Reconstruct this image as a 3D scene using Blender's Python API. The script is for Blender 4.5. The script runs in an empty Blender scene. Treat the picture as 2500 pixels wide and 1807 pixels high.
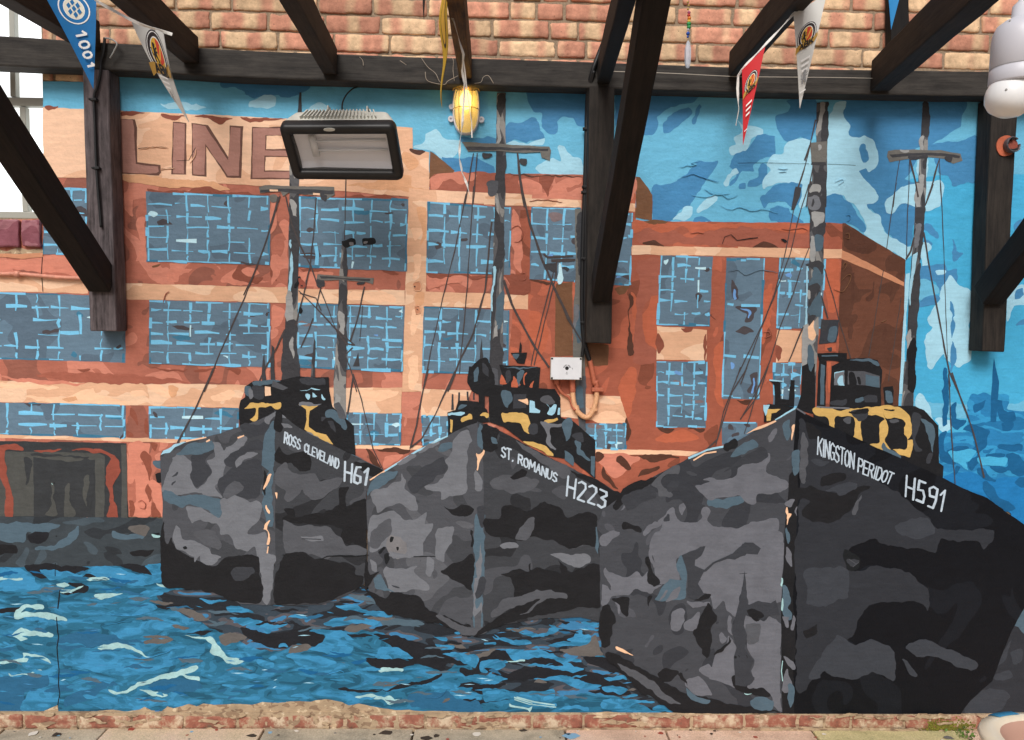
import bpy, bmesh, math, random
from mathutils import Vector, Matrix, noise, geometry
rad = math.radians
sc = bpy.context.scene
COL = sc.collection
# ------------------------------------------------------------------ camera, sky, sun, exposure
F_PX = 1850.0; CX = 1250.0; CY = 903.5
CAM = Vector((0.0, -3.14, 1.72))
yaw, pitch, roll = rad(1.1), rad(-3.5), rad(0.7)
FW = Vector((math.sin(yaw)*math.cos(pitch), math.cos(yaw)*math.cos(pitch), math.sin(pitch)))
R0 = Vector((math.cos(yaw), -math.sin(yaw), 0.0)); U0 = R0.cross(FW)
RT = R0*math.cos(roll) + U0*math.sin(roll)
UP = U0*math.cos(roll) - R0*math.sin(roll)
cd = bpy.data.cameras.new('camera'); cam = bpy.data.objects.new('camera', cd); COL.objects.link(cam)
cam.matrix_world = Matrix(((RT.x, UP.x, -FW.x, CAM.x), (RT.y, UP.y, -FW.y, CAM.y), (RT.z, UP.z, -FW.z, CAM.z), (0, 0, 0, 1)))
cd.sensor_fit = 'HORIZONTAL'; cd.sensor_width = 36.0; cd.lens = F_PX/2500.0*36.0
cd.clip_start = 0.02; cd.clip_end = 500.0
sc.camera = cam
W = bpy.data.worlds.new('World'); sc.world = W; W.use_nodes = True
wn = W.node_tree.nodes; wl = W.node_tree.links
bg = wn.get('Background'); sky = wn.new('ShaderNodeTexSky'); sky.sky_type = 'NISHITA'; sky.sun_disc = False
SUN_EL, SUN_AZ = 42.0, 192.0
sky.sun_elevation = rad(SUN_EL); sky.sun_rotation = rad(SUN_AZ); sky.dust_density = 4.0; sky.air_density = 0.7; sky.ozone_density = 0.6
wl.new(sky.outputs[0], bg.inputs[0]); bg.inputs[1].default_value = 0.075
sd = bpy.data.lights.new('sun', 'SUN'); sd.energy = 2.5; sd.angle = rad(26); sd.color = (1.0, 0.985, 0.965)
so = bpy.data.objects.new('sun', sd); COL.objects.link(so)
_sv = Vector((math.sin(rad(SUN_AZ))*math.cos(rad(SUN_EL)), math.cos(rad(SUN_AZ))*math.cos(rad(SUN_EL)), math.sin(rad(SUN_EL))))
so.rotation_euler = (-_sv).to_track_quat('-Z', 'Y').to_euler(); so.location = _sv*20
sc.view_settings.view_transform = 'Standard'; sc.view_settings.look = 'None'
sc.view_settings.exposure = 0.05; sc.view_settings.gamma = 1.0
sc.render.engine = 'CYCLES'
sc.cycles.max_bounces = 6; sc.cycles.transparent_max_bounces = 8

# ------------------------------------------------------------------ placing helpers
def at(px, py, Y=0.0):
    d = FW + RT*((px-CX)/F_PX) - UP*((py-CY)/F_PX)
    t = (Y-CAM.y)/d.y
    return CAM + d*t
S = 700.0/2268.0
TILE = {}
for _c, _y in zip('ABCD', (0, 450, 900, 1307)):
    for _i, _x in enumerate((0, 600, 1200, 1800)):
        TILE[_c+str(_i+1)] = (_x, _y, S)
TILE['O'] = (0, 0, 2500.0/2268.0); TILE['N'] = (0, 0, 1.0)
def tp(t, x, y):
    ox, oy, s = TILE[t]
    return ox+x*s, oy+y*s
def ta(t, x, y, Y=0.0):
    p = tp(t, x, y)
    return at(p[0], p[1], Y)
def pts_of(s):
    return [tuple(float(v) for v in q.split(',')) for q in s.split()]

# ------------------------------------------------------------------ materials
def lin(h):
    h = h.lstrip('#')
    o = []
    for i in (0, 2, 4):
        c = int(h[i:i+2], 16)/255.0
        o.append(c/12.92 if c <= 0.04045 else ((c+0.055)/1.055)**2.4)
    return (o[0], o[1], o[2], 1.0)
def grp_plaster():
    g = bpy.data.node_groups.new('plaster_relief', 'ShaderNodeTree')
    g.interface.new_socket('Normal', in_out='OUTPUT', socket_type='NodeSocketVector')
    n, l = g.nodes, g.links
    out = n.new('NodeGroupOutput'); tc = n.new('ShaderNodeTexCoord')
    a = n.new('ShaderNodeTexNoise'); a.inputs['Scale'].default_value = 9; a.inputs['Detail'].default_value = 5; a.inputs['Roughness'].default_value = 0.62
    b = n.new('ShaderNodeTexNoise'); b.inputs['Scale'].default_value = 95; b.inputs['Detail'].default_value = 4
    mp = n.new('ShaderNodeMapping'); mp.inputs['Scale'].default_value = (1, 1, 1.2)
    l.new(tc.outputs['Object'], mp.inputs[0]); l.new(mp.outputs[0], a.inputs['Vector']); l.new(tc.outputs['Object'], b.inputs['Vector'])
    b1 = n.new('ShaderNodeBump'); b1.inputs['Strength'].default_value = 0.5; b1.inputs['Distance'].default_value = 0.010
    b2 = n.new('ShaderNodeBump'); b2.inputs['Strength'].default_value = 0.5; b2.inputs['Distance'].default_value = 0.0035
    l.new(a.outputs[0], b1.inputs['Height']); l.new(b.outputs[0], b2.inputs['Height']); l.new(b1.outputs[0], b2.inputs['Normal'])
    l.new(b2.outputs[0], out.inputs[0])
    return g
G_PL = grp_plaster()
MAT = {}
def newmat(name):
    m = bpy.data.materials.new(name); m.use_nodes = True
    n, l = m.node_tree.nodes, m.node_tree.links
    return m, n, l, n['Principled BSDF']
def paint(key, cols, scale=7.0, stretch=(1, 1, 1), vary=0.10, rough=0.5, dist=0.5, seed=0.0, relief=True, streak=0.09):
    """hand-brushed wall paint: one colour, or patches of several colours with crisp wavy edges"""
    m, n, l, p = newmat('paint_'+key)
    tc = n.new('ShaderNodeTexCoord'); mp = n.new('ShaderNodeMapping'); mp.inputs['Scale'].default_value = stretch
    mp.inputs['Location'].default_value = (seed, seed*0.7, seed*1.3)
    l.new(tc.outputs['Object'], mp.inputs[0])
    if isinstance(cols, str):
        rgb = n.new('ShaderNodeRGB'); rgb.outputs[0].default_value = lin(cols); col = rgb.outputs[0]
    else:
        a = n.new('ShaderNodeTexNoise'); a.inputs['Scale'].default_value = scale; a.inputs['Detail'].default_value = 1.6
        a.inputs['Distortion'].default_value = dist; l.new(mp.outputs[0], a.inputs['Vector'])
        r = n.new('ShaderNodeValToRGB'); r.color_ramp.interpolation = 'CONSTANT'
        e = r.color_ramp.elements
        while len(e) < len(cols): e.new(0.5)
        for i, (pos, hx) in enumerate(cols):
            e[i].position = pos; e[i].color = lin(hx)
        l.new(a.outputs[0], r.inputs[0]); col = r.outputs[0]
    v = n.new('ShaderNodeTexNoise'); v.inputs['Scale'].default_value = 14; v.inputs['Detail'].default_value = 6; v.inputs['Roughness'].default_value = 0.7
    l.new(tc.outputs['Object'], v.inputs['Vector'])
    mr = n.new('ShaderNodeMapRange'); mr.inputs[1].default_value = 0.3; mr.inputs[2].default_value = 0.7
    mr.inputs[3].default_value = 1-vary; mr.inputs[4].default_value = 1+vary
    l.new(v.outputs[0], mr.inputs[0])
    # dry-brush streaks
    ms = n.new('ShaderNodeMapping'); ms.inputs['Scale'].default_value = (9, 9, 55); ms.inputs['Rotation'].default_value = (0, seed*0.4+0.15, 0); l.new(tc.outputs['Object'], ms.inputs[0])
    st = n.new('ShaderNodeTexNoise'); st.inputs['Scale'].default_value = 1.0; st.inputs['Detail'].default_value = 5; st.inputs['Roughness'].default_value = 0.65; st.inputs['Distortion'].default_value = 0.8
    l.new(ms.outputs[0], st.inputs['Vector'])
    m2 = n.new('ShaderNodeMapRange'); m2.inputs[1].default_value = 0.3; m2.inputs[2].default_value = 0.7; m2.inputs[3].default_value = 1-streak; m2.inputs[4].default_value = 1+streak
    l.new(st.outputs[0], m2.inputs[0]); mu = n.new('ShaderNodeMath'); mu.operation = 'MULTIPLY'; l.new(mr.outputs[0], mu.inputs[0]); l.new(m2.outputs[0], mu.inputs[1])
    hs = n.new('ShaderNodeHueSaturation'); l.new(col, hs.inputs['Color']); l.new(mu.outputs[0], hs.inputs['Value'])
    l.new(hs.outputs[0], p.inputs['Base Color'])
    p.inputs['Roughness'].default_value = rough; p.inputs['Specular IOR Level'].default_value = 0.15
    if relief:
        g = n.new('ShaderNodeGroup'); g.node_tree = G_PL; l.new(g.outputs[0], p.inputs['Normal'])
    MAT[key] = m
    return m
def plain(key, hx, rough=0.5, metal=0.0, bump=0.0, bscale=60.0, vary=0.0, emit=0.0, spec=0.4):
    m, n, l, p = newmat(key)
    p.inputs['Roughness'].default_value = rough; p.inputs['Metallic'].default_value = metal; p.inputs['Specular IOR Level'].default_value = spec
    p.inputs['Base Color'].default_value = lin(hx)
    if vary or bump:
        tc = n.new('ShaderNodeTexCoord'); v = n.new('ShaderNodeTexNoise'); v.inputs['Scale'].default_value = bscale; v.inputs['Detail'].default_value = 6
        l.new(tc.outputs['Object'], v.inputs['Vector'])
        if vary:
            mr = n.new('ShaderNodeMapRange'); mr.inputs[1].default_value = 0.3; mr.inputs[2].default_value = 0.7
            mr.inputs[3].default_value = 1-vary; mr.inputs[4].default_value = 1+vary
            l.new(v.outputs[0], mr.inputs[0])
            hs = n.new('ShaderNodeHueSaturation'); hs.inputs['Color'].default_value = lin(hx); l.new(mr.outputs[0], hs.inputs['Value'])
            l.new(hs.outputs[0], p.inputs['Base Color'])
        if bump:
            b = n.new('ShaderNodeBump'); b.inputs['Strength'].default_value = bump; b.inputs['Distance'].default_value = 0.003
            l.new(v.outputs[0], b.inputs['Height']); l.new(b.outputs[0], p.inputs['Normal'])
    if emit:
        p.inputs['Emission Color'].default_value = lin(hx); p.inputs['Emission Strength'].default_value = emit
    MAT[key] = m
    return m
def timber(key, dark, light, amount=0.5, rough=0.75):
    """black-stained sawn timber, grain along the mesh's own length (stored in a UV map)"""
    m, n, l, p = newmat(key)
    uv = n.new('ShaderNodeUVMap'); uv.uv_map = 'grain'
    mp = n.new('ShaderNodeMapping'); mp.inputs['Scale'].default_value = (3, 60, 1); l.new(uv.outputs[0], mp.inputs[0])
    a = n.new('ShaderNodeTexNoise'); a.inputs['Scale'].default_value = 1.6; a.inputs['Detail'].default_value = 8; a.inputs['Roughness'].default_value = 0.65
    a.inputs['Distortion'].default_value = 0.6
    l.new(mp.outputs[0], a.inputs['Vector'])
    mp2 = n.new('ShaderNodeMapping'); mp2.inputs['Scale'].default_value = (3, 9, 1); l.new(uv.outputs[0], mp2.inputs[0])
    b = n.new('ShaderNodeTexNoise'); b.inputs['Scale'].default_value = 2.2; b.inputs['Detail'].default_value = 6; b.inputs['Roughness'].default_value = 0.7
    l.new(mp2.outputs[0], b.inputs['Vector'])
    mx = n.new('ShaderNodeMath'); mx.operation = 'MULTIPLY_ADD'; mx.inputs[1].default_value = 0.45
    l.new(a.outputs[0], mx.inputs[0])
    ml = n.new('ShaderNodeMath'); ml.operation = 'MULTIPLY'; ml.inputs[1].default_value = 0.55; l.new(b.outputs[0], ml.inputs[0]); l.new(ml.outputs[0], mx.inputs[2])
    r = n.new('ShaderNodeValToRGB'); e = r.color_ramp.elements
    e[0].position = 0.36; e[0].color = lin(dark); e[1].position = 0.36+0.5*(1.2-amount); e[1].color = lin(light)
    l.new(mx.outputs[0], r.inputs[0]); l.new(r.outputs[0], p.inputs['Base Color'])
    p.inputs['Roughness'].default_value = rough; p.inputs['Specular IOR Level'].default_value = 0.25
    bm = n.new('ShaderNodeBump'); bm.inputs['Strength'].default_value = 0.6; bm.inputs['Distance'].default_value = 0.004
    l.new(mx.outputs[0], bm.inputs['Height']); l.new(bm.outputs[0], p.inputs['Normal'])
    MAT[key] = m
    return m

# ------------------------------------------------------------------ objects
def tag(o, label=None, cat=None, group=None, kind=None):
    if label: o['label'] = label
    if cat: o['category'] = cat
    if group: o['group'] = group
    if kind: o['kind'] = kind
    return o
def empty(name, loc):
    o = bpy.data.objects.new(name, None); o.location = loc; o.empty_display_size = 0.1; COL.objects.link(o)
    return o
def link(name, verts, faces, mats, mi=None, parent=None, origin=None, smooth=False, uvs=None, uvname='grain'):
    """world-space verts -> one mesh object; origin/parents are Empties or meshes whose location is the world origin of the thing"""
    if origin is None:
        origin = Vector((0, 0, 0))
        q = parent
        while q is not None:
            origin += Vector(q.location); q = q.parent
        loc = Vector((0, 0, 0)) if parent is not None else origin
    else:
        origin = Vector(origin); loc = origin
    me = bpy.data.meshes.new(name)
    me.from_pydata([tuple(Vector(v)-origin) for v in verts], [], faces)
    for m in mats: me.materials.append(MAT[m])
    if mi: me.polygons.foreach_set('material_index', mi)
    if smooth: me.polygons.foreach_set('use_smooth', [True]*len(me.polygons))
    if uvs:
        ul = me.uv_layers.new(name=uvname)
        for i, lp in enumerate(me.loops): ul.data[i].uv = uvs[i]
    me.update()
    o = bpy.data.objects.new(name, me); o.location = loc; o.parent = parent; COL.objects.link(o)
    return o
class MB:
    def __init__(self): self.v = []; self.f = []; self.mi = []
    def add(self, v, f, mi=0):
        b = len(self.v); self.v += [Vector(q) for q in v]; self.f += [tuple(i+b for i in q) for q in f]; self.mi += [mi]*len(f)
    def tube(self, pts, r, n=8, mi=0, cap=True):
        P = [Vector(p) for p in pts]; rs = r if isinstance(r, (list, tuple)) else [r]*len(P)
        t0 = (P[1]-P[0]).normalized(); up = Vector((0, 0, 1)) if abs(t0.z) < 0.9 else Vector((1, 0, 0))
        a = t0.cross(up).normalized(); v = []; f = []
        for i, p in enumerate(P):
            t = (P[min(i+1, len(P)-1)]-P[max(i-1, 0)]).normalized()
            a = (a - t*a.dot(t)).normalized(); b = t.cross(a)
            for k in range(n):
                w = 2*math.pi*k/n; v.append(p+(a*math.cos(w)+b*math.sin(w))*rs[i])
        for i in range(len(P)-1):
            for k in range(n):
                f.append((i*n+k, i*n+(k+1) % n, (i+1)*n+(k+1) % n, (i+1)*n+k))
        if cap:
            f.append(tuple(range(n-1, -1, -1))); f.append(tuple((len(P)-1)*n+k for k in range(n)))
        self.add(v, f, mi)
    def lathe(self, base, axis, prof, n=24, mi=0):
        """prof: (radius, height along axis)"""
        ax = Vector(axis).normalized(); up = Vector((0, 0, 1)) if abs(ax.z) < 0.9 else Vector((1, 0, 0))
        a = ax.cross(up).normalized(); b = ax.cross(a); v = []; f = []
        for r, h in prof:
            for k in range(n):
                w = 2*math.pi*k/n; v.append(Vector(base)+ax*h+(a*math.cos(w)+b*math.sin(w))*r)
        for i in range(len(prof)-1):
            for k in range(n):
                f.append((i*n+k, i*n+(k+1) % n, (i+1)*n+(k+1) % n, (i+1)*n+k))
        self.add(v, f, mi)
    def box(self, c, ex, ey, ez, mi=0):
        """c centre, ex/ey/ez half-extent vectors"""
        c, ex, ey, ez = Vector(c), Vector(ex), Vector(ey), Vector(ez)
        v = [c+ex*i+ey*j+ez*k for i in (-1, 1) for j in (-1, 1) for k in (-1, 1)]
        f = [(0, 1, 3, 2), (4, 6, 7, 5), (0, 4, 5, 1), (2, 3, 7, 6), (0, 2, 6, 4), (1, 5, 7, 3)]
        self.add(v, f, mi)
    def prism(self, poly, off, mi=0):
        """poly: 3-D ring, off: extrusion vector"""
        n = len(poly); off = Vector(off); v = [Vector(p) for p in poly]+[Vector(p)+off for p in poly]
        tri = geometry.tessellate_polygon([[Vector(p) for p in poly]])
        f = [tuple(t) for t in tri]+[tuple(i+n for i in reversed(t)) for t in tri]
        f += [(i, (i+1) % n, (i+1) % n+n, i+n) for i in range(n)]
        self.add(v, f, mi)
    def build(self, name, mats, parent=None, origin=None, smooth=False, bevel=0.0, seg=2, label=None):
        if isinstance(mats, str): mats = [mats]
        o = link(name, self.v, self.f, mats, self.mi, parent, origin, smooth)
        bm = bmesh.new(); bm.from_mesh(o.data); bmesh.ops.recalc_face_normals(bm, faces=bm.faces); bm.to_mesh(o.data); bm.free()
        if bevel:
            md = o.modifiers.new('bevel', 'BEVEL'); md.width = bevel; md.segments = seg; md.limit_method = 'ANGLE'; md.angle_limit = rad(35)
        if label: o['label'] = label
        return o
# ------------------------------------------------------------------ paints of the mural
paint('sky', '#6ab7da', vary=0.06)
paint('sky_dark', '#4788b8', vary=0.07)
paint('sky_pale', '#a3d5ea', vary=0.05)
paint('sky_right', '#48acd8', vary=0.06)
paint('harbour', [(0.0, '#2b7eb4'), (0.50, '#3592c6'), (0.62, '#2674a8')], scale=9, stretch=(1, 1, 1.8))
paint('harbour_dark', '#1c6090')
paint('harbour_deep', '#2379b6')
paint('brick', [(0.0, '#925d4f'), (0.40, '#b06c5a'), (0.57, '#cb8470')], scale=6.5, dist=0.8, vary=0.10)
paint('brick_warm', [(0.0, '#844c3b'), (0.36, '#a35d49'), (0.60, '#b96850')], scale=5.5, dist=0.8, vary=0.10, seed=3)
paint('brick_light', '#cf8570'); paint('brick_mid', '#a2604f'); paint('brick_dark', '#8b5040'); paint('brick_orange', '#ba664b')
paint('brown', '#75533c', vary=0.14); paint('brown_dark', '#57392e', vary=0.16); paint('brown_facade', [(0.0, '#5b3c30'), (0.5, '#6b4536')], scale=5, dist=1.0)
paint('peach', [(0.0, '#dfb190'), (0.53, '#ebc6a7')], scale=6, stretch=(1, 1, 1.8), vary=0.05)
paint('peach_light', '#f4c7a4', vary=0.04); paint('peach_mid', '#dca780'); paint('peach_dull', '#c98d6c')
paint('parapet', [(0.0, '#e4b594'), (0.46, '#efc6a7')], scale=5, stretch=(1, 1, 1.2), vary=0.06, seed=7)
paint('letter', '#a87c70', vary=0.08); paint('letter_edge', '#6a4b42')
paint('pane', [(0.0, '#596d7e'), (0.42, '#637c8f')], scale=5, vary=0.08)
paint('pane_stroke', '#79c4ea', vary=0.06); paint('pane_teal', '#3f7896'); paint('pane_dark', '#4b474b'); paint('pane_brown', '#7b6d70'); paint('pane_white', '#bfe6f3')
paint('pane_violet', '#6f9fd8')
paint('grey_light', '#6f737a', vary=0.1); paint('grey_front', '#676a72', vary=0.12); paint('grey_mid', '#52555b', vary=0.1); paint('grey_dark', '#3a3d43', vary=0.08); paint('grey_warm', '#6d6c68', vary=0.1)
paint('black', '#202124', vary=0.15); paint('black_deep', '#15171b', vary=0.12); paint('slate', '#506573', vary=0.08)
paint('hull_left', [(0.0, '#404348'), (0.42, '#4c4f55'), (0.63, '#5a5d63')], scale=5, dist=1.0, vary=0.06)
paint('hull_right', [(0.0, '#2b2d31'), (0.42, '#3d4045'), (0.62, '#4b4e54')], scale=4.5, dist=1.0, vary=0.07, seed=2)
paint('hull_front', [(0.0, '#36393f'), (0.44, '#43464c'), (0.66, '#4f5259')], scale=4.5, dist=1.0, vary=0.06, seed=5)
paint('hull_night', [(0.0, '#121419'), (0.56, '#191c22')], scale=3, dist=1.0, vary=0.1, seed=9)
paint('hull_night_mid', '#303339', vary=0.08); paint('hull_night_soft', '#3c4047', vary=0.08)
paint('cream_drip', '#f0c4a0'); paint('white_stroke', '#b9c9d6', vary=0.12); paint('ice', '#9ecde2', vary=0.06)
paint('yellow', '#ceab66', vary=0.10)
paint('mast', [(0.0, '#3e3f43'), (0.47, '#5b5c5f'), (0.58, '#8b8b89')], scale=11, stretch=(1.4, 1, 0.45), dist=1.2, vary=0.08)
paint('mast_dark', '#3f4044'); paint('mast_light', '#9a9c9c'); paint('rig', '#4a4444')
paint('water', [(0.0, '#225670'), (0.41, '#2b6a89'), (0.52, '#33799f'), (0.62, '#3b86b2')], scale=6.5, stretch=(1, 1, 3.0), dist=1.6, vary=0.10)
paint('water_dark', [(0.0, '#262a30'), (0.47, '#37434e'), (0.57, '#55545a'), (0.63, '#3d7ca8')], scale=5.5, stretch=(1, 1, 3.6), dist=0.8, vary=0.12, seed=4)
paint('water_bright', [(0.0, '#2c6f92'), (0.40, '#347ba2'), (0.50, '#3c89b6')], scale=7, stretch=(1, 1, 2.6), dist=1.5, vary=0.12, seed=6, streak=.14); paint('water_deep', '#2c6387'); paint('water_black', '#222429', vary=0.12); paint('water_grey', '#63605e', vary=0.1)
paint('foam', '#a0c8cb', vary=0.22)
paint('quay', [(0.0, '#2f3439'), (0.42, '#3b4349'), (0.60, '#46535c')], scale=4.2, stretch=(1, 1, 1.7), dist=1.0, vary=0.14)
paint('door_grey', '#373a3d', vary=0.14); paint('door_panel', '#4e504e', vary=0.16); paint('door_rust', '#8f4d40', vary=0.14)
paint('maroon', [(0.0, '#85505a'), (0.55, '#9a6870')], scale=18, vary=0.15)
paint('crack', '#1d2023', vary=0.1); paint('chip', '#77777a', vary=0.2)
paint('cement', [(0.0, '#8f7862'), (0.42, '#ad977c'), (0.66, '#c8b598')], scale=26, stretch=(1, 1, 1.8), dist=0.6, vary=0.22, rough=0.9)
paint('plaster_back', '#b79c7e', rough=0.9)
paint('flake_blue', '#3f74a6'); paint('flake_white', '#d8cfc0')
# ------------------------------------------------------------------ the mural: painted shapes laid on the wall, later coats on top of earlier ones
COAT = 0.00016
PARTS = {}          # part name -> dict(polys=[...])
ORDER = []
BOXES = []          # (x0,x1,z0,z1,level)
SKIN = 0.004        # face of the plaster stands this far in front of the bricks
def wob(x, z, amp, fr, sd):
    return Vector((noise.noise((x*fr, z*fr, sd)), noise.noise((x*fr+31.7, z*fr, sd+9.1))))*amp
def outline(P, mode, sd):
    """P: list of (x,z) metres. b = rounded blob, s = straight edges drawn by hand"""
    n = len(P); out = []
    for i in range(n):
        p0, p1, p2, p3 = P[i-1], P[i], P[(i+1) % n], P[(i+2) % n]
        L = math.hypot(p2[0]-p1[0], p2[1]-p1[1])
        k = max(2, min(80, int(L/(0.011 if mode == 's' else 0.009))+1))
        for j in range(k):
            t = j/k
            if mode == 's':
                x = p1[0]+(p2[0]-p1[0])*t; z = p1[1]+(p2[1]-p1[1])*t
            else:
                q = []
                for c in (0, 1):
                    m1 = (p2[c]-p0[c])*0.42; m2 = (p3[c]-p1[c])*0.42
                    lim = L*1.1
                    m1 = max(-lim, min(lim, m1)); m2 = max(-lim, min(lim, m2))
                    h = (2*t**3-3*t*t+1)*p1[c]+(t**3-2*t*t+t)*m1+(-2*t**3+3*t*t)*p2[c]+(t**3-t*t)*m2
                    q.append(h)
                x, z = q
            if mode == 's': w = wob(x, z, 0.0030, 16, sd)+wob(x, z, 0.0012, 55, sd)
            else: w = wob(x, z, 0.0105, 18, sd)+wob(x, z, 0.0062, 46, sd)
            out.append((x+w.x, z+w.y))
    return out
def coat(part, mat, ring):
    xs = [p[0] for p in ring]; zs = [p[1] for p in ring]
    b = (min(xs), max(xs), min(zs), max(zs)); lv = 0
    for c in BOXES:
        if c[4] >= lv and c[0] < b[1] and c[1] > b[0] and c[2] < b[3] and c[3] > b[2]: lv = c[4]+1
    BOXES.append((b[0], b[1], b[2], b[3], lv))
    if part not in PARTS: PARTS[part] = []; ORDER.append(part)
    y = -(SKIN+COAT*(lv+1))
    v = [Vector((p[0], y, p[1])) for p in ring]
    PARTS[part].append((mat, v))
_sd = [0.0]
def shape(part, mat, tile, mode, s):
    P = []
    for x, y in (pts_of(s) if isinstance(s, str) else s):
        p = ta(tile, x, y); P.append((p.x, p.z))
    _sd[0] += 1.37
    coat(part, mat, outline(P, mode, _sd[0]))
def ribbon(part, mat, P, w0, w1=None, jit=0.35):
    """P (x,z) metres: a brush line of varying width"""
    if w1 is None: w1 = w0
    Q = [P[0]]
    for i in range(len(P)-1):
        L = math.hypot(P[i+1][0]-P[i][0], P[i+1][1]-P[i][1]); k = max(1, int(L/0.025))
        for j in range(1, k+1):
            t = j/k; Q.append((P[i][0]+(P[i+1][0]-P[i][0])*t, P[i][1]+(P[i+1][1]-P[i][1])*t))
    _sd[0] += 1.37; A = []; B = []
    n = len(Q)
    for i, q in enumerate(Q):
        a = Q[max(0, i-1)]; b = Q[min(n-1, i+1)]
        dx, dz = b[0]-a[0], b[1]-a[1]; L = math.hypot(dx, dz) or 1.0
        w = (w0+(w1-w0)*i/max(1, n-1))*0.5*(1+jit*noise.noise((i*0.45, _sd[0], 3.3))*1.6)
        o = wob(q[0], q[1], 0.0022, 14, _sd[0])
        A.append((q[0]+o.x-dz/L*w, q[1]+o.y+dx/L*w)); B.append((q[0]+o.x+dz/L*w, q[1]+o.y-dx/L*w))
    coat(part, mat, A+B[::-1])
def line(part, mat, tile, s, w, w1=None, jit=0.35):
    P = []
    for x, y in pts_of(s):
        p = ta(tile, x, y); P.append((p.x, p.z))
    ribbon(part, mat, P, w, w1, jit)
def capsule(part, mat, a, b, w):
    dx, dz = b[0]-a[0], b[1]-a[1]; L = math.hypot(dx, dz) or 1e-6; ux, uz = dx/L, dz/L; r = w/2; ring = []
    for c, s0 in ((b, -90), (a, 90)):
        for k in range(6):
            t = rad(s0+k*36); ring.append((c[0]+r*(ux*math.cos(t)-uz*math.sin(t)), c[1]+r*(uz*math.cos(t)+ux*math.sin(t))))
    coat(part, mat, ring)
def rows(part, text):
    for ln in text.strip().splitlines():
        ln = ln.strip()
        if not ln: continue
        mat, tile, mode, s = ln.split('|')
        mat, mode = mat.strip(), mode.strip()
        if mode[0] == 'w': line(part, mat, tile.strip(), s, float(mode[1:])/1000.0)
        else: shape(part, mat, tile.strip(), mode, s)
# stroke alphabet, unit box, y up
FONT = {'A': '0,0 .5,1 1,0;.2,.38 .8,.38', 'B': '0,0 0,1 .7,1 .95,.78 .7,.53 0,.53;.7,.53 1,.27 .75,0 0,0', 'C': '1,.82 .6,1 .15,.85 0,.5 .15,.12 .6,0 1,.15',
 'D': '0,0 0,1 .6,1 1,.65 1,.3 .6,0 0,0', 'E': '1,1 0,1 0,0 1,0;0,.5 .8,.5', 'G': '1,.85 .5,1 .05,.8 0,.3 .4,0 1,.1 1,.45 .6,.45', 'H': '0,0 0,1;1,0 1,1;0,.48 1,.48',
 'I': '.5,0 .5,1', 'K': '0,0 0,1;1,1 .05,.45;.3,.6 1,0', 'L': '0,1 0,0 1,0', 'M': '0,0 .1,1 .5,.35 .9,1 1,0', 'N': '0,0 0,1 1,0 1,1', 'O': '.5,0 .1,.15 0,.5 .1,.85 .5,1 .9,.85 1,.5 .9,.15 .5,0',
 'P': '0,0 0,1 .7,1 1,.78 .7,.48 0,.48', 'R': '0,0 0,1 .75,1 .95,.77 .7,.52 0,.5;.45,.5 1,0', 'S': '1,.85 .55,1 .1,.85 .15,.6 .85,.42 .95,.15 .5,0 0,.12', 'T': '0,1 1,1;.5,1 .5,0', 'U': '0,1 0,.2 .4,0 .8,.1 1,.35 1,1',
 'V': '0,1 .5,0 1,1', '.': '.3,0 .4,.06', '0': '.5,0 .1,.15 0,.5 .1,.85 .5,1 .9,.85 1,.5 .9,.15 .5,0', '1': '.1,.72 .65,1 .55,0', '2': '0,.88 .35,1 .85,.95 .95,.72 .7,.5 .1,.08 .1,.02 .95,0', '3': '0,1 .8,.97 .9,.78 .3,.55 .85,.45 .9,.15 .5,0 0,.08',
 '5': '.9,1 .15,1 .1,.56 .7,.6 .95,.35 .85,.05 0,.05', '6': '.85,.97 .3,.9 .05,.4 .1,.05 .6,0 1,.12 .95,.42 .1,.47', '9': '.95,.55 .2,.52 .05,.85 .5,1 1,.95 .98,.4 .75,.02 .1,.02', '!': '.5,1 .5,.3'}
def letter(part, mat, ch, quad, w, tile):
    """quad: tl, tr, br, bl in tile pixels"""
    tl, tr, br, bl = quad
    def m(u, v):
        tx = tl[0]+(tr[0]-tl[0])*u, tl[1]+(tr[1]-tl[1])*u
        bx = bl[0]+(br[0]-bl[0])*u, bl[1]+(br[1]-bl[1])*u
        p = ta(tile, bx[0]+(tx[0]-bx[0])*v, bx[1]+(tx[1]-bx[1])*v); return (p.x, p.z)
    for k in FONT[ch].split(';'):
        Q = [m(*q) for q in pts_of(k)]
        for a, b in zip(Q, Q[1:]): capsule(part, mat, a, b, w*random.uniform(0.85, 1.15))
def word(part, mat, txt, tile, quad, w, gap=0.28, prop=None):
    tl, tr, br, bl = quad
    wd = [(prop or {}).get(c, {'I': 0.35, '.': 0.35, 'M': 1.15, '1': 0.7}.get(c, 0.85)) for c in txt]
    tot = sum(wd)+gap*(len(txt)-1); x = 0.0
    for c, cw in zip(txt, wd):
        u0, u1 = x/tot, (x+cw)/tot; x += cw+gap
        if c == ' ': continue
        j = random.uniform(-0.03, 0.03)
        lp = lambda a, b, u: (a[0]+(b[0]-a[0])*u, a[1]+(b[1]-a[1])*u+(bl[1]-tl[1])*j)
        letter(part, mat, c, (lp(tl, tr, u0), lp(tl, tr, u1), lp(bl, br, u1), lp(bl, br, u0)), w, tile)
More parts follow.
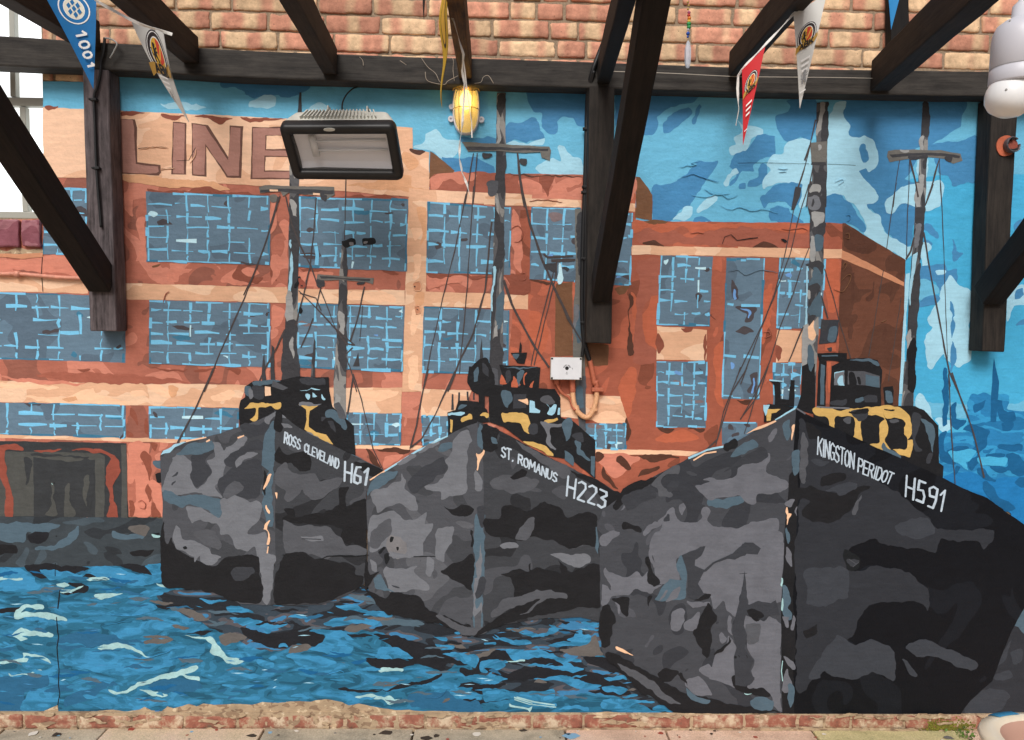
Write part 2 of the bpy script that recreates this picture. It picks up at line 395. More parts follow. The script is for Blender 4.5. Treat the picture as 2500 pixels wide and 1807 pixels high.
def window(part, tile, quad, cols, rws, seed, open_=0.13, bare=False):
    """painted factory window: blue-grey pane under broken light-blue glazing strokes"""
    rnd = random.Random(seed); q = pts_of(quad)
    shape(part, 'pane', tile, 's', quad)
    def m(u, v):
        a = (q[0][0]+(q[1][0]-q[0][0])*u, q[0][1]+(q[1][1]-q[0][1])*u); b = (q[3][0]+(q[2][0]-q[3][0])*u, q[3][1]+(q[2][1]-q[3][1])*u)
        p = ta(tile, a[0]+(b[0]-a[0])*v, a[1]+(b[1]-a[1])*v); return (p.x, p.z)
    w0, w1 = m(0, 0.5), m(1, 0.5); h0, h1 = m(0.5, 0), m(0.5, 1)
    Wd = abs(w1[0]-w0[0]); Hd = abs(h1[1]-h0[1])
    def blob(u, v, ru, rv, mat):
        n = rnd.randint(6, 9); ring = []
        for k in range(n):
            t = 2*math.pi*k/n; f = rnd.uniform(0.55, 1.2)
            ring.append(m(min(.985, max(.015, u+ru/Wd*f*math.cos(t))), min(.985, max(.015, v+rv/Hd*f*math.sin(t)))))
        _sd[0] += 1.37
        coat(part, mat, outline(ring, 'b', _sd[0]))
    for k in range(int(Wd*Hd*20)+1):
        blob(rnd.random(), rnd.random(), rnd.uniform(.012, .045), rnd.uniform(.006, .02), rnd.choice(('pane_brown', 'pane_dark', 'pane_dark', 'pane_teal')))
    # worn teal and light edge
    for e in range(4):
        k = 0.0
        while k < 1:
            L = rnd.uniform(.08, .3)
            if rnd.random() < 0.72:
                a, b = k, min(.99, k+L); i = rnd.uniform(.006, .02)
                pr = {0: ((a, i), (b, i)), 1: ((a, 1-i*1.2), (b, 1-i)), 2: ((i, a), (i, b)), 3: ((1-i, a), (1-i*1.2, b))}[e]
                ribbon(part, rnd.choice(('pane_teal', 'pane_stroke', 'pane_stroke')), [m(*pr[0]), m(*pr[1])], rnd.uniform(.004, .010), None, 0.7)
            k += L
    if bare:
        return
    for i in range(1, cols):
        u = i/cols+rnd.uniform(-.012, .012); v = 0.02
        while v < 0.97:
            L = rnd.uniform(.6, 1.6)/rws
            if rnd.random() > open_:
                e = min(.985, v+L)
                ribbon(part, 'pane_white' if rnd.random() < .05 else 'pane_stroke', [m(u+rnd.uniform(-.006, .006), v), m(u+rnd.uniform(-.008, .008), (v+e)/2), m(u+rnd.uniform(-.006, .006), e)], rnd.uniform(.0055, .0105), rnd.uniform(.004, .009), 0.9)
            v += L+rnd.uniform(.03, .25)/rws
    for j in range(1, rws):
        v = j/rws+rnd.uniform(-.012, .012); u = 0.015
        while u < 0.97:
            L = rnd.uniform(.5, 1.25)/cols
            if rnd.random() > open_:
                e = min(.985, u+L); vv = v+rnd.uniform(-.022, .022)
                ribbon(part, 'pane_white' if rnd.random() < .04 else 'pane_stroke', [m(u, vv), m(u+(e-u)*.5, vv+rnd.uniform(-.01, .01)), m(e, vv+rnd.uniform(-.012, .012))], rnd.uniform(.006, .0125), rnd.uniform(.003, .009), 1.0)
            u += L+rnd.uniform(.08, .38)/cols
    for k in range(int(Wd*Hd*9)+1):
        blob(rnd.random(), rnd.random(), rnd.uniform(.008, .02), rnd.uniform(.005, .012), rnd.choice(('pane_violet', 'pane_dark', 'pane_white')))

random.seed(11)
# ---- sky
shape('painted_sky', 'sky', 'N', 's', '107,199 215,201 218,160 600,175 1300,190 2000,215 2700,235 2700,1250 2000,1100 107,1000')
rows('painted_sky', '''
sky_right|B4|b|1330,0 2000,-60 2500,0 2600,900 2600,1650 1250,1650 1290,700
sky_dark|A1|b|1740,655 2268,670 2360,700 2268,740 2050,770 1990,760 1920,720 1850,700 1790,710
sky_dark|A2|b|0,665 290,670 330,700 240,730 130,770 0,745
sky_dark|A2|b|290,690 400,672 510,682 470,725 380,770 280,762
sky_pale|A2|b|20,830 110,770 200,750 240,770 240,830 180,850 30,850
sky_pale|A2|b|480,890 570,810 650,860 690,920 560,930
sky_pale|A1|b|1270,830 1400,815 1560,830 1640,860 1540,870 1330,860
sky_pale|A2|b|1330,1180 1420,1120 1430,1060 1500,1025 1550,1060 1600,1120 1690,1130 1680,1200 1640,1250 1540,1240 1460,1190
sky_dark|A2|b|1540,1240 1680,1270 1800,1240 1950,1330 1960,1390 1640,1360
sky_dark|A2|b|2060,1000 2180,970 2290,930 2310,1040 2268,1110 2120,1110 2060,1150
sky_dark|A2|b|1700,1080 1850,1090 1980,1100 1980,1140 1760,1150
sky_dark|A3|b|290,720 740,725 735,1000 690,990 640,940 570,930 530,960 520,1050 470,1060 410,1010 390,900 330,890 305,850
sky_dark|A3|b|115,1000 250,980 320,940 370,970 380,1030 410,1080 390,1110 260,1130 180,1100 115,1130
sky_pale|A3|b|100,1150 180,1105 260,1135 410,1095 410,1150 330,1155 110,1155
sky_pale|A3|b|530,1160 570,1150 640,1240 720,1280 720,1390 420,1390 350,1340 370,1310 500,1260 550,1270
sky_dark|A3|b|970,760 1060,760 1010,900 980,1000
sky_dark|A3|b|1200,750 1640,760 1580,820 1480,840 1380,870 1320,920 1320,1000 1270,1060 1170,1050
sky_dark|A3|b|1360,990 1400,930 1470,880 1560,865 1580,900 1540,940 1490,990 1420,1050 1360,1050
sky_dark|A3|b|1640,820 1660,840 1630,980 1590,990 1575,960 1610,920
sky_pale|A3|b|1950,950 2000,990 2110,1000 2140,1030 2130,1080 2070,1090 1990,1200 1900,1230 1885,1170 1930,1140 1915,1090 1980,1030
sky_dark|A3|b|2080,1090 2190,1065 2245,1100 2230,1230 2130,1260 2060,1310 2060,1350 1990,1350 1930,1430 1880,1470 1870,1440 1930,1390 1880,1320 1920,1220 2030,1180
sky_dark|A3|b|1270,1500 1300,1460 1440,1450 1560,1360 1640,1280 1780,1275 1780,1310 1720,1400 1620,1540 1560,1640 1480,1660 1440,1740 1280,1740 1260,1600
sky_dark|A3|b|2120,1300 2170,1300 2170,1400 2100,1470 2030,1460 2050,1420 2110,1400
sky_dark|A3|b|1960,1460 2010,1445 2000,1490 1960,1490
sky_pale|A3|b|1830,1440 1870,1380 1900,1330 1930,1325 1940,1360 1900,1400 1870,1470 1840,1475
sky_pale|B3|b|1440,285 1480,220 1540,170 1590,190 1580,260 1500,290
sky_pale|B3|b|1660,150 1740,90 1780,95 1770,140 1700,200 1630,240 1620,210
sky_dark|B3|b|1580,300 1640,255 1760,300
sky_dark|A4|b|380,800 430,790 620,790 640,900 640,1010 570,1110 480,1090 400,1125 330,1060 300,950 320,910 400,890 420,840
sky_pale|A4|b|480,1090 560,1110 590,1200 600,1400 560,1620 480,1640 440,1470 380,1450 330,1450 270,1480 200,1500 195,1450 230,1400 260,1350 220,1300 280,1230 350,1200 380,1130 430,1100
sky_dark|B4|b|200,90 280,20 400,-10 520,0 490,120 440,190 380,150 320,135 250,160 210,185 180,110
sky_dark|B4|b|255,200 320,170 390,190 400,240 450,260 520,300 280,300
sky_dark|A4|b|850,795 1460,800 1480,1100 1460,1170 1400,1190 1400,1300 1290,1450 1240,1500 1190,1560 1180,1640 1060,1600 900,1300 840,1000
sky_dark|A4|b|1480,795 1800,800 1790,900 1760,1000 1680,1060 1600,1100 1520,1150 1470,1100
sky_dark|A4|b|1500,1180 1640,1120 1750,1130 1900,1100 1890,1440 1810,1450 1700,1470 1660,1400 1590,1380 1560,1260
sky_dark|B4|b|1110,-60 1290,-40 1400,0 1420,100 1410,300 1390,330 1380,440 1340,500 1200,400 1140,330 1110,240 1020,190 1020,150 1100,110
sky_dark|B4|b|1480,310 1540,320 1590,390 1580,430 1530,410 1500,370 1460,350
sky_dark|B4|b|1470,430 1530,470 1520,490 1470,490
sky_pale|A4|b|740,870 770,800 850,795 845,860 850,930 900,1000 880,1080 960,1090 1020,1080 1090,1150 1110,1200 1100,1310 1060,1340 1020,1360 1000,1330 960,1360 1010,1440 1100,1530 1110,1580 1060,1620 860,1590 830,1550 690,1560 690,1100
sky_pale|B4|b|860,90 1060,40 1110,100 1020,150 1020,190 1110,240 1140,330 1200,410 1290,470 1340,500 1390,490 1380,560 1330,590 1180,510 1000,390 1020,370 990,270 960,220 900,150
sky_dark|B4|b|700,110 760,85 820,90 850,130 900,160 960,230 990,280 1010,370 990,390 880,320 690,300
sky_dark|A4|b|970,1140 1000,1140 1035,1250 1000,1285 960,1180
sky_pale|A4|b|1420,1270 1500,1265 1510,1330 1480,1420 1440,1420
sky_pale|B4|b|1180,230 1170,170 1190,110 1240,70 1300,20 1400,-10 1600,-20 1630,60 1600,150 1540,190 1490,210 1400,170 1290,160 1240,220
sky_pale|B4|b|1440,480 1530,485 1540,520 1500,540 1500,660 1460,660
sky_dark|B4|b|1430,660 1560,640 1640,640 1660,680 1730,660 1740,740 1700,850 1690,900 1600,870 1580,790 1550,770 1450,750
sky_dark|B4|b|1700,430 1740,540 1785,545 1730,610 1690,610 1700,520
sky_pale|B4|b|1720,780 1850,860 1840,1050 1830,1380 1740,1450 1690,1420 1620,1350 1540,1470 1500,1440 1480,1280 1490,1190 1540,1130 1500,1100 1510,1040 1600,900 1610,800 1680,720
sky_pale|B4|b|1560,690 1640,690 1650,720 1570,730
sky|B4|b|1430,750 1560,790 1590,870 1430,920
sky_dark|B4|b|1430,930 1540,880 1600,900 1540,960 1430,980
sky_dark|B4|b|1690,930 1720,990 1700,1060 1720,1120 1690,1210
sky_dark|B4|b|1690,1240 1730,1340 1700,1480 1680,1400
sky_pale|B4|b|2130,900 2200,800 2268,790 2400,800 2400,960 2200,960 2140,1100 2120,1000
sky_dark|B4|b|2180,900 2200,850 2260,820 2250,890 2190,920
sky_dark|B4|b|2190,1110 2268,1060 2330,1060 2300,1110 2200,1120
sky_dark|B4|b|2170,330 2240,280 2300,290 2300,340 2190,400
sky_pale|B4|s|1330,710 1360,700 1330,1100 1310,1660 1260,1660 1300,1050
sky_pale|C4|b|1400,230 1440,200 1500,270 1540,390 1400,400
''')
rows('painted_harbour', '''
harbour|C4|b|1590,520 1700,500 1800,480 1820,210 1980,205 2140,215 2145,320 2268,325 2600,330 2600,1500 2268,1260 2100,1110 1940,1020 1720,920 1600,880
sky_right|C4|s|1540,385 1820,395 1800,500 1600,510
sky_pale|C4|b|1560,400 1690,410 1680,490 1600,500
harbour_deep|C4|b|1620,850 1800,810 2000,870 2268,850 2500,900 2500,1400 2268,1260 2100,1110 1940,1020 1720,920
harbour_dark|C4|b|1590,520 1650,500 1630,620 1720,740 1660,760 1600,700
harbour_dark|C4|b|1700,390 1810,400 1740,490 1700,460
harbour_dark|C4|b|1690,300 1730,260 1720,400 1690,410
harbour_dark|C4|b|1790,490 1820,440 1980,490 1970,560 1980,600 1930,650 1840,640 1880,600 1870,520
harbour_dark|C4|b|1870,290 1960,240 1940,300 1870,350
harbour_dark|C4|b|2040,270 2090,260 2110,330 2190,340 2180,410 2080,410
harbour_dark|C4|b|2090,430 2170,430 2150,490 2100,480
harbour_dark|C4|b|2060,600 2240,600 2240,660 2200,650 2060,630
harbour_dark|C4|b|1650,640 1740,620 1820,620 1810,660 1660,660
harbour_dark|C4|b|1960,670 2120,680 2080,710 1980,700
harbour_dark|C4|b|2120,670 2200,680 2268,750 2268,830 2180,830 2160,800 2050,820 2000,770 2120,770
harbour_dark|C4|b|1820,750 1900,670 1890,770 1850,810
harbour_dark|C4|b|1720,770 1760,780 1750,820 1720,845
harbour_dark|C4|b|2190,880 2260,860 2290,940 2200,920
harbour_dark|C4|b|1900,790 1960,800 1980,850 2040,890 1960,890 1920,850
harbour_dark|C4|b|1930,900 1960,890 2100,1030 2200,1110 2100,1120 1960,1000
sky_right|C4|b|1660,650 1880,650 1840,720 1800,740 1820,810 1740,760 1700,740
sky_right|C4|b|1900,700 2110,700 2110,770 1990,760 1920,760
harbour_dark|B4|s|2025,1370 2065,1560 2040,1880 1995,1880 2005,1600
harbour_dark|C4|b|1630,0 1660,0 1660,420 1615,450 1620,200
''')
# ---- warehouse
shape('painted_warehouse', 'brick', 'O', 's', '-240,485 96,486 97,382 273,390 600,405 950,432 1165,440 1165,1120 -240,1160')
shape('painted_warehouse', 'brick_warm', 'O', 's', '1160,385 1408,392 1408,490 1865,495 1865,1000 1500,1100 1100,1130')
shape('painted_warehouse', 'brick', 'O', 's', '951,385 1300,388 1300,470 951,460')
rows('painted_warehouse', '''
brick_mid|A2|b|1450,1380 1640,1365 1980,1375 2300,1390 2300,1600 1990,1570 1600,1540 1460,1500
brick_light|A2|b|1470,1400 1600,1365 1830,1375 1800,1430 1700,1460 1640,1420 1560,1450 1500,1500 1470,1490
brick_light|A3|b|270,1470 330,1450 380,1490 430,1530 470,1500 520,1440 600,1400 720,1410 700,1460 600,1490 620,1560 740,1590 420,1600 290,1560
brick_dark|A3|b|390,1400 500,1400 450,1540 430,1550 410,1490 390,1480
brown_dark|A3|b|110,1385 400,1395 720,1400 500,1412 300,1402
brick_light|A2|b|2170,1430 2330,1440 2330,1590 2200,1580
brown|A3|s|1140,1400 1170,1405 1240,1490 1270,1540 1270,1745 1135,1725
brick_light|A3|b|1090,1400 1140,1402 1135,1560 1080,1600 1060,1540
parapet|O|s|97,238 270,247 640,263 914,283 914,330 951,338 951,440 640,415 272,398 97,392
brown|A2|s|1460,1200 1490,1215 1650,1350 1640,1365 1490,1380 1450,1420
brick_dark|A1|b|965,880 1140,890 1050,915 965,905
brick_dark|A1|b|1280,905 1480,918 1330,945
brick_dark|A1|b|1560,920 1840,935 1800,955 1740,985 1620,945
brick_dark|A1|b|1900,935 2268,945 2100,960 1980,968
brick_dark|A1|b|350,850 460,848 440,865 390,880
brown_dark|A2|b|1290,1180 1420,1190 1380,1230 1330,1220
peach_mid|A2|b|1260,1200 1330,1240 1360,1300 1300,1360 1240,1300 1230,1230
peach_mid|A1|b|980,1370 1150,1390 1400,1420 1700,1440 1800,1500 1400,1480 980,1440
peach_mid|A2|b|1200,1380 1300,1400 1320,1480 1450,1500 1440,1525 1100,1500 800,1470 1000,1450
parapet|B2|s|1290,30 1450,45 2268,85 2268,165 2050,160 1440,145 1290,120
peach|B2|s|1290,110 1440,140 1425,850 1395,1640 1240,1640 1268,700
peach|B3|s|-60,100 710,125 705,185 -60,165
peach|B3|s|1050,150 1138,155 1135,220 1040,215
peach_light|B2|b|1330,560 1380,550 1390,640 1360,750 1320,750 1340,640
peach_light|B2|b|1290,1390 1350,1360 1370,1500 1330,1620 1280,1600 1300,1480
peach_light|B2|b|1320,340 1400,360 1390,400 1330,440
peach_light|B2|b|1320,1000 1390,1010 1380,1080 1330,1190 1300,1180
peach_mid|B2|b|1350,180 1430,190 1420,420 1380,480 1400,330
peach_mid|B2|b|1350,860 1400,860 1400,950 1340,960
brick_dark|B1|b|1165,45 1500,55 1580,30 1680,30 1760,60 2000,70 2130,80 2130,98 1165,64
brick_dark|B2|b|560,95 980,100 1080,75 1140,85 1280,120 1280,130 440,105
brown|B1|b|1200,640 1270,635 1255,652 1215,660
peach|B1|s|990,780 2268,820 2268,935 1000,910
peach|B1|s|-400,700 700,740 700,865 -400,835
peach|B2|s|-60,820 1262,840 1258,955 -60,930
peach|B2|s|1420,850 2232,875 2230,992 1410,965
peach_light|B2|b|790,900 870,850 1080,850 1180,900 1180,930 1000,930
brick_light|B1|b|0,590 200,600 450,560 690,600 690,720 350,690 0,660
brick_light|B1|b|1350,680 1520,670 1490,700 1410,720 1400,770 1340,760
brick_light|B1|b|1740,760 1880,660 2000,650 2060,700 2000,740 2130,780 1850,790
brick_dark|B1|b|1850,720 1900,650 1990,655 1920,690 1960,730 2080,740 2040,780 1900,760
brick_dark|B1|b|2150,640 2190,660 2200,760 2160,740
brick_light|B1|b|2150,100 2200,120 2190,350 2140,400
brick_light|B1|b|2190,560 2230,600 2200,720 2150,760
brick_light|B1|b|980,80 1060,60 1050,250 1000,220
brick_light|B1|b|1090,300 1150,280 1140,560 1090,600 1110,450
brick_dark|B2|b|430,660 640,672 580,690 510,705
brick_dark|B2|b|1080,680 1220,692 1150,720
brick_light|B2|b|420,700 640,690 700,720 560,800 420,800
brick_light|B2|b|1450,720 1680,740 1700,770 1560,800 1440,820
brick_dark|B2|b|1430,705 1960,720 1900,735 1820,750 1700,725 1560,740 1500,750
brick_light|B2|b|280,310 340,300 340,450 290,400
brick_light|B2|b|200,570 270,570 280,640 210,790
brick_light|B2|b|210,950 300,1000 290,1080 220,1150
brick_light|B2|b|2100,200 2180,360 2180,700 2120,640
brick_dark|B2|b|2030,720 2230,730 2230,860 2060,870 2090,790
peach|C1|s|-320,90 0,95 1950,130 1890,312 0,262 -320,255
peach|C2|s|660,150 1240,150 1230,362 690,340
peach|C2|s|1390,160 1790,172 1700,380 1388,372
peach|C3|s|540,195 1068,220 1066,432 540,380
peach_light|C1|b|0,110 420,130 480,150 250,160 0,140
peach_light|C1|b|200,215 560,230 640,180 740,160 780,210 1000,250 1000,285 420,270
peach_light|C1|b|1040,180 1130,180 1160,215 1050,215
peach_light|C1|b|1180,135 1300,140 1350,200 1340,235 1270,215
peach_light|C1|b|1680,220 1850,180 1820,250 1720,260
peach_mid|C1|b|1330,140 1410,140 1400,215 1360,235
peach_mid|C1|b|500,240 600,220 620,250 540,260
peach_light|C2|b|870,180 1100,170 1210,170 1150,230 1050,260 960,250 900,220
peach_light|C3|b|900,230 1060,230 1060,280 980,270
peach_light|C3|b|780,400 900,330 1000,350 1060,420 900,430
peach|C1|s|-320,505 0,512 1500,560 1440,588 0,548 -320,540
peach_light|C2|s|860,598 1400,608 1380,642 870,632
peach_light|C3|s|820,628 1640,655 1560,692 820,668
brick_dark|C1|b|1040,310 1090,350 1100,420 1080,450 1060,390
brick_dark|C1|b|1005,480 1030,490 1055,540 1005,540
brick_dark|C1|b|1150,410 1180,390 1180,530 1150,500
brick_light|C1|b|1030,600 1180,590 1170,700 1100,760 1060,900 1020,900
brick_light|C1|b|1080,780 1160,760 1200,850 1200,1160 1060,1160 1080,980
brick_light|C1|b|1190,870 1270,920 1290,1060 1280,1170 1230,1100
brick_dark|C1|b|1110,700 1150,640 1190,690 1215,800 1190,880 1160,780
brick_dark|C1|b|1150,970 1180,915 1200,1000 1190,1060
brick_dark|C1|b|1200,1060 1240,1090 1280,1170 1200,1170
brick_dark|C1|b|1025,1040 1070,1080 1060,1170 1025,1170
brick_dark|C1|b|1190,590 1240,590 1220,650
slate|C1|b|1215,725 1275,720 1275,790 1230,780
black|C1|b|1225,840 1270,830 1280,900 1250,900
brick_light|C1|b|0,60 300,80 700,120 200,110
brick_mid|C1|b|300,40 700,30 1200,60 1500,110 900,115 500,90
brick_dark|C1|b|620,0 720,0 680,25
brick_dark|C1|b|1180,-10 1500,10 1380,20
brick_dark|C1|b|1540,5 1720,5 1600,28
brick_dark|C1|b|1800,5 1920,0 1890,40
brown_dark|C2|b|940,640 990,650 1030,710 1080,780 1060,790 980,720
brown_dark|C2|b|1040,625 1300,640 1280,670 1120,660
brick_light|C2|b|1100,700 1240,670 1180,740 1110,790
brick_light|C3|b|860,680 1150,690 1170,720 1060,800 1000,860 900,800
brown_dark|C3|b|990,690 1020,690 1100,770 1080,800 1040,780 985,730
brown_dark|C3|b|1150,680 1480,690 1400,720 1270,745 1210,720
brown_dark|C3|b|1160,860 1200,800 1330,770 1300,810
brown_dark|C3|b|880,775 920,830 970,880 1000,960 940,900 890,850
brown_dark|C3|b|820,670 890,675 880,720 830,735
brick_orange|C3|b|1080,0 1140,0 1130,200 1080,380 1000,150
brick_orange|B3|b|1100,860 1150,900 1180,1060 1120,1060
brick_orange|B3|b|1250,900 1310,850 1310,1120 1290,1300 1220,1250 1190,1050 1230,980
brick_mid|B3|b|1150,620 1330,590 1330,860 1250,900 1190,1050 1220,1250 1300,1310 1300,1400 1130,1400 1150,1000 1160,760
brick_orange|B3|b|1760,1300 1830,1240 1830,1640 1790,1560
brick_orange|C3|b|1760,-160 1830,-100 1830,300 1780,260
brick_orange|C3|b|1300,540 1500,490 1640,540 1500,580 1350,580
brick_mid|B3|b|1160,370 1240,330 1330,390 1440,350 1560,420 1680,370 1760,340 2268,400 2268,490 1700,480 1500,470 1180,470
brick_orange|B3|b|1120,290 1400,310 1700,300 2268,320 2268,340 1800,350 1600,400 1500,340 1330,390 1230,330 1130,400
brown_dark|B3|b|1200,470 1270,450 1350,470 1370,485 1200,485
brown_dark|B3|b|1990,490 2100,460 2268,490 2268,505 2000,500
brown|B3|b|1200,285 1400,300 1290,330
brown|B3|b|960,810 1090,810 1060,850 1000,860
brown_dark|B3|b|1085,860 1120,900 1090,1050 1120,1330 1075,1345 1085,1100
brown|B3|s|505,790 640,775 640,1360 500,1360
brown|B3|s|740,1250 925,1270 920,1430 740,1440
brown_dark|B3|b|310,760 480,770 400,790
brick_orange|B3|b|300,1000 420,1050 440,1280 360,1420 300,1300
brick_orange|B4|b|690,600 800,600 790,1000 720,1000 690,780
brick_orange|B4|b|180,900 270,800 250,1150 180,1250
brick_orange|B4|b|200,320 400,310 560,330 500,390 300,360
brick_mid|B4|b|0,340 200,360 560,420 560,490 0,490
brown_dark|B4|b|120,490 200,465 330,500 330,515 130,505
brown_dark|C3|b|1320,465 1450,470 1380,510
brown_dark|C3|b|1560,480 1690,475 1650,500
brown_dark|C3|b|1940,245 2060,245 2000,280
brown_dark|C3|b|1065,390 1110,480 1090,560 1065,560
brown_facade|B4|s|828,308 850,310 1325,600 1318,900 1270,1750 790,1780 800,1000 820,590
brown_dark|B4|b|840,340 900,350 1090,480 1020,560 900,540 840,480
peach_dull|B4|s|820,518 870,540 1315,775 1312,808 850,602 818,590
brown_dark|B4|b|900,720 925,710 920,800 935,900 900,930 905,800
brown_dark|B4|b|1060,770 1075,765 1070,860 1055,930 1010,920 1050,860
brown_dark|B4|b|1210,815 1225,815 1205,890 1195,890
brown_dark|B4|b|890,1060 910,1130 900,1230 880,1220 870,1150
brown_dark|B4|b|1160,1120 1180,1180 1165,1250 1150,1230
peach|B3|s|1105,485 2300,512 2300,577 1105,556
peach|B4|s|0,498 822,515 818,588 0,572
peach|B3|s|1308,1120 1702,1150 1695,1392 1305,1385
brick_dark|B3|b|1310,1180 1360,1270 1320,1340 1305,1290
brick_dark|B3|b|1500,1130 1590,1135 1580,1165 1530,1170
brick_dark|B3|b|1680,1200 1702,1180 1700,1390 1685,1350
peach|B4|s|310,1150 520,1160 505,1405 300,1410
brick_dark|B4|b|300,1270 345,1310 310,1400
''')
# capitals on the parapet
for edge, face in (
  ('960,945 1072,950 1088,1012 1092,1288 1275,1310 1278,1368 1258,1390 960,1375', '930,945 1056,955 1068,1010 1078,1300 1255,1322 1262,1362 1240,1375 930,1365'),
  ('1372,966 1480,976 1478,1388 1362,1382', '1378,975 1462,983 1460,1376 1372,1374'),
  ('1522,978 1648,994 1812,1245 1820,994 1926,1004 1912,1410 1798,1408 1640,1165 1638,1400 1526,1392', '1530,986 1632,1004 1806,1272 1830,1008 1908,1014 1892,1392 1806,1392 1624,1140 1622,1386 1532,1380')):
    shape('painted_capitals', 'letter_edge', 'A1', 's', edge); shape('painted_capitals', 'letter', 'A1', 's', face)
shape('painted_capitals', 'letter_edge', 'A2', 's', '52,1008 460,1008 460,1080 168,1078 166,1182 440,1182 440,1244 162,1246 158,1352 460,1352 460,1424 42,1420')
shape('painted_capitals', 'letter', 'A2', 's', '62,1016 460,1016 460,1068 156,1068 154,1192 440,1192 440,1234 150,1236 146,1362 460,1362 460,1412 54,1410')
# windows of the warehouse
WIN = [('B1', '1160,60 2138,95 2142,640 1164,610', 6, 6), ('B2', '425,100 1287,122 1275,690 418,655', 6, 6), ('B2', '1440,140 2102,185 2092,715 1428,705', 5, 5),
 ('B3', '315,180 702,187 662,772 300,750', 3, 5), ('B3', '1040,225 1112,230 1092,802 950,795', 1, 6), ('B1', '348,30 692,36 692,566 350,554', 3, 6),
 ('B1', '-380,838 995,888 996,1412 -380,1370', 8, 5), ('B1', '1188,915 2142,942 2142,1450 1184,1420', 6, 6), ('B2', '410,940 1257,966 1245,1482 408,1450', 6, 6),
 ('B2', '1410,965 2087,997 2076,1506 1394,1490', 5, 5), ('C1', '-300,258 1002,290 1002,546 -300,508', 7, 3), ('C1', '1180,300 1895,315 1895,480 1560,560 1182,552', 5, 3),
 ('C2', '800,345 1232,355 1227,602 800,600', 4, 3), ('C2', '1394,373 1600,376 1600,560 1400,607', 3, 3), ('C3', '740,432 1067,436 1062,637 740,630', 4, 4),
 ('B3', '1335,563 1746,572 1722,1127 1308,1115', 4, 6), ('B3', '1305,1400 1707,1405 1690,1926 1300,1922', 4, 6),
 ('B4', '328,580 695,592 662,1142 303,1140', 4, 6), ('B4', '288,1410 505,1416 490,1765 278,1755', 3, 4)]
for i, (t, q, c, r) in enumerate(WIN):
    if t == 'C1' and c == 5:
        q = '1180,300 1895,315 1890,560 1182,552'
    window('painted_window#%d' % i, t, q, c, r, 100+i)
window('painted_window#20', 'B3', '1855,578 2158,585 2112,1702 1818,1695', 2, 5, 300, 0.3, True)
rows('painted_window#20', '''
pane_dark|B3|b|1890,770 1920,780 1945,900 1910,915 1895,850
pane_violet|B3|b|1908,820 1922,830 1930,900 1912,905
pane_dark|B3|b|1930,970 2085,968 2070,1040 2040,1090 2005,1090 2020,1030 1960,1000
pane_violet|B3|b|1965,985 2050,990 2060,1020 2030,1070 2022,1060 2035,1010
pane_stroke|B3|w10|1860,945 1910,955
pane_stroke|B3|w10|1970,958 2120,962
pane_stroke|B3|w11|1830,1350 1930,1362
pane_stroke|B3|w14|1990,1358 2110,1372
pane_dark|C3|b|2040,60 2090,30 2090,120 2085,195 2040,200 2020,170 2050,130
pane_violet|C3|b|2060,80 2075,70 2075,140 2070,185 2045,180 2060,150
pane_violet|C3|b|1890,-60 1912,-50 1910,-5 1890,-5
''')
shape('painted_window#21', 'pane', 'C3', 's', '1815,420 2097,425 2092,560 1820,600')
rows('painted_window#21', '''
pane_dark|C3|b|1880,430 1900,440 1900,470 1860,475
pane_dark|C3|b|1970,430 2040,430 2020,455
pane_dark|C3|b|1910,520 1960,510 1960,535 1915,540
pane_stroke|C3|w6|1822,425 2090,428
''')
# the dock door and quay
rows('painted_door', '''
door_grey|C1|s|-320,562 0,570 1006,590 1018,1178 -320,1170
door_panel|C1|s|-200,660 120,655 270,690 275,1165 105,1170 -200,1160
door_panel|C1|s|100,655 780,665 835,690 830,1180 760,1180 755,720 540,735 270,700
door_grey|C1|b|200,700 260,720 240,900 220,920
door_grey|C1|b|340,740 520,735 500,820 420,870 400,1000 380,1160 290,1165 300,900
door_grey|C1|b|620,735 740,730 740,1000 700,1170 620,1160 560,1000 540,900 490,860
door_panel|C1|b|410,900 430,930 420,1020 450,1165 360,1165 400,1090
door_panel|C1|b|520,930 560,920 560,1040 610,1150 520,1165
door_panel|C1|b|670,850 700,840 700,960 680,1090 660,960
door_grey|C1|b|250,680 700,690 690,705 260,695
door_rust|C1|b|0,610 170,605 190,640 60,650 45,720 75,860 105,1000 105,1165 40,1165 50,980 10,860 0,780
door_rust|C1|b|270,640 500,640 480,655 290,652
door_rust|C1|b|570,635 790,630 870,670 930,700 945,800 900,930 920,1060 945,1165 860,1170 880,1000 840,880 840,800 880,720 840,680 700,655
door_rust|C1|b|850,830 890,760 920,740 930,830 890,930 850,920
door_panel|C1|s|960,600 1005,600 1015,1178 965,1178 970,900
''')
rows('painted_quay', '''
quay|C1|s|-320,1165 1400,1178 1400,1580 -320,1600
slate|C1|b|-60,1220 480,1230 380,1290 220,1300 180,1360 0,1360
water_black|C1|b|230,1310 390,1290 360,1360 250,1370
black|C1|b|0,1390 130,1395 140,1450 0,1470
slate|C1|b|280,1410 450,1380 560,1300 640,1250 620,1330 500,1410 300,1435
slate|C1|b|900,1280 1000,1310 1140,1290 1130,1340 930,1350
water_grey|C1|b|1040,1240 1170,1240 1160,1310 1050,1300
black|C1|b|1050,1440 1210,1430 1160,1470 1060,1480
''')
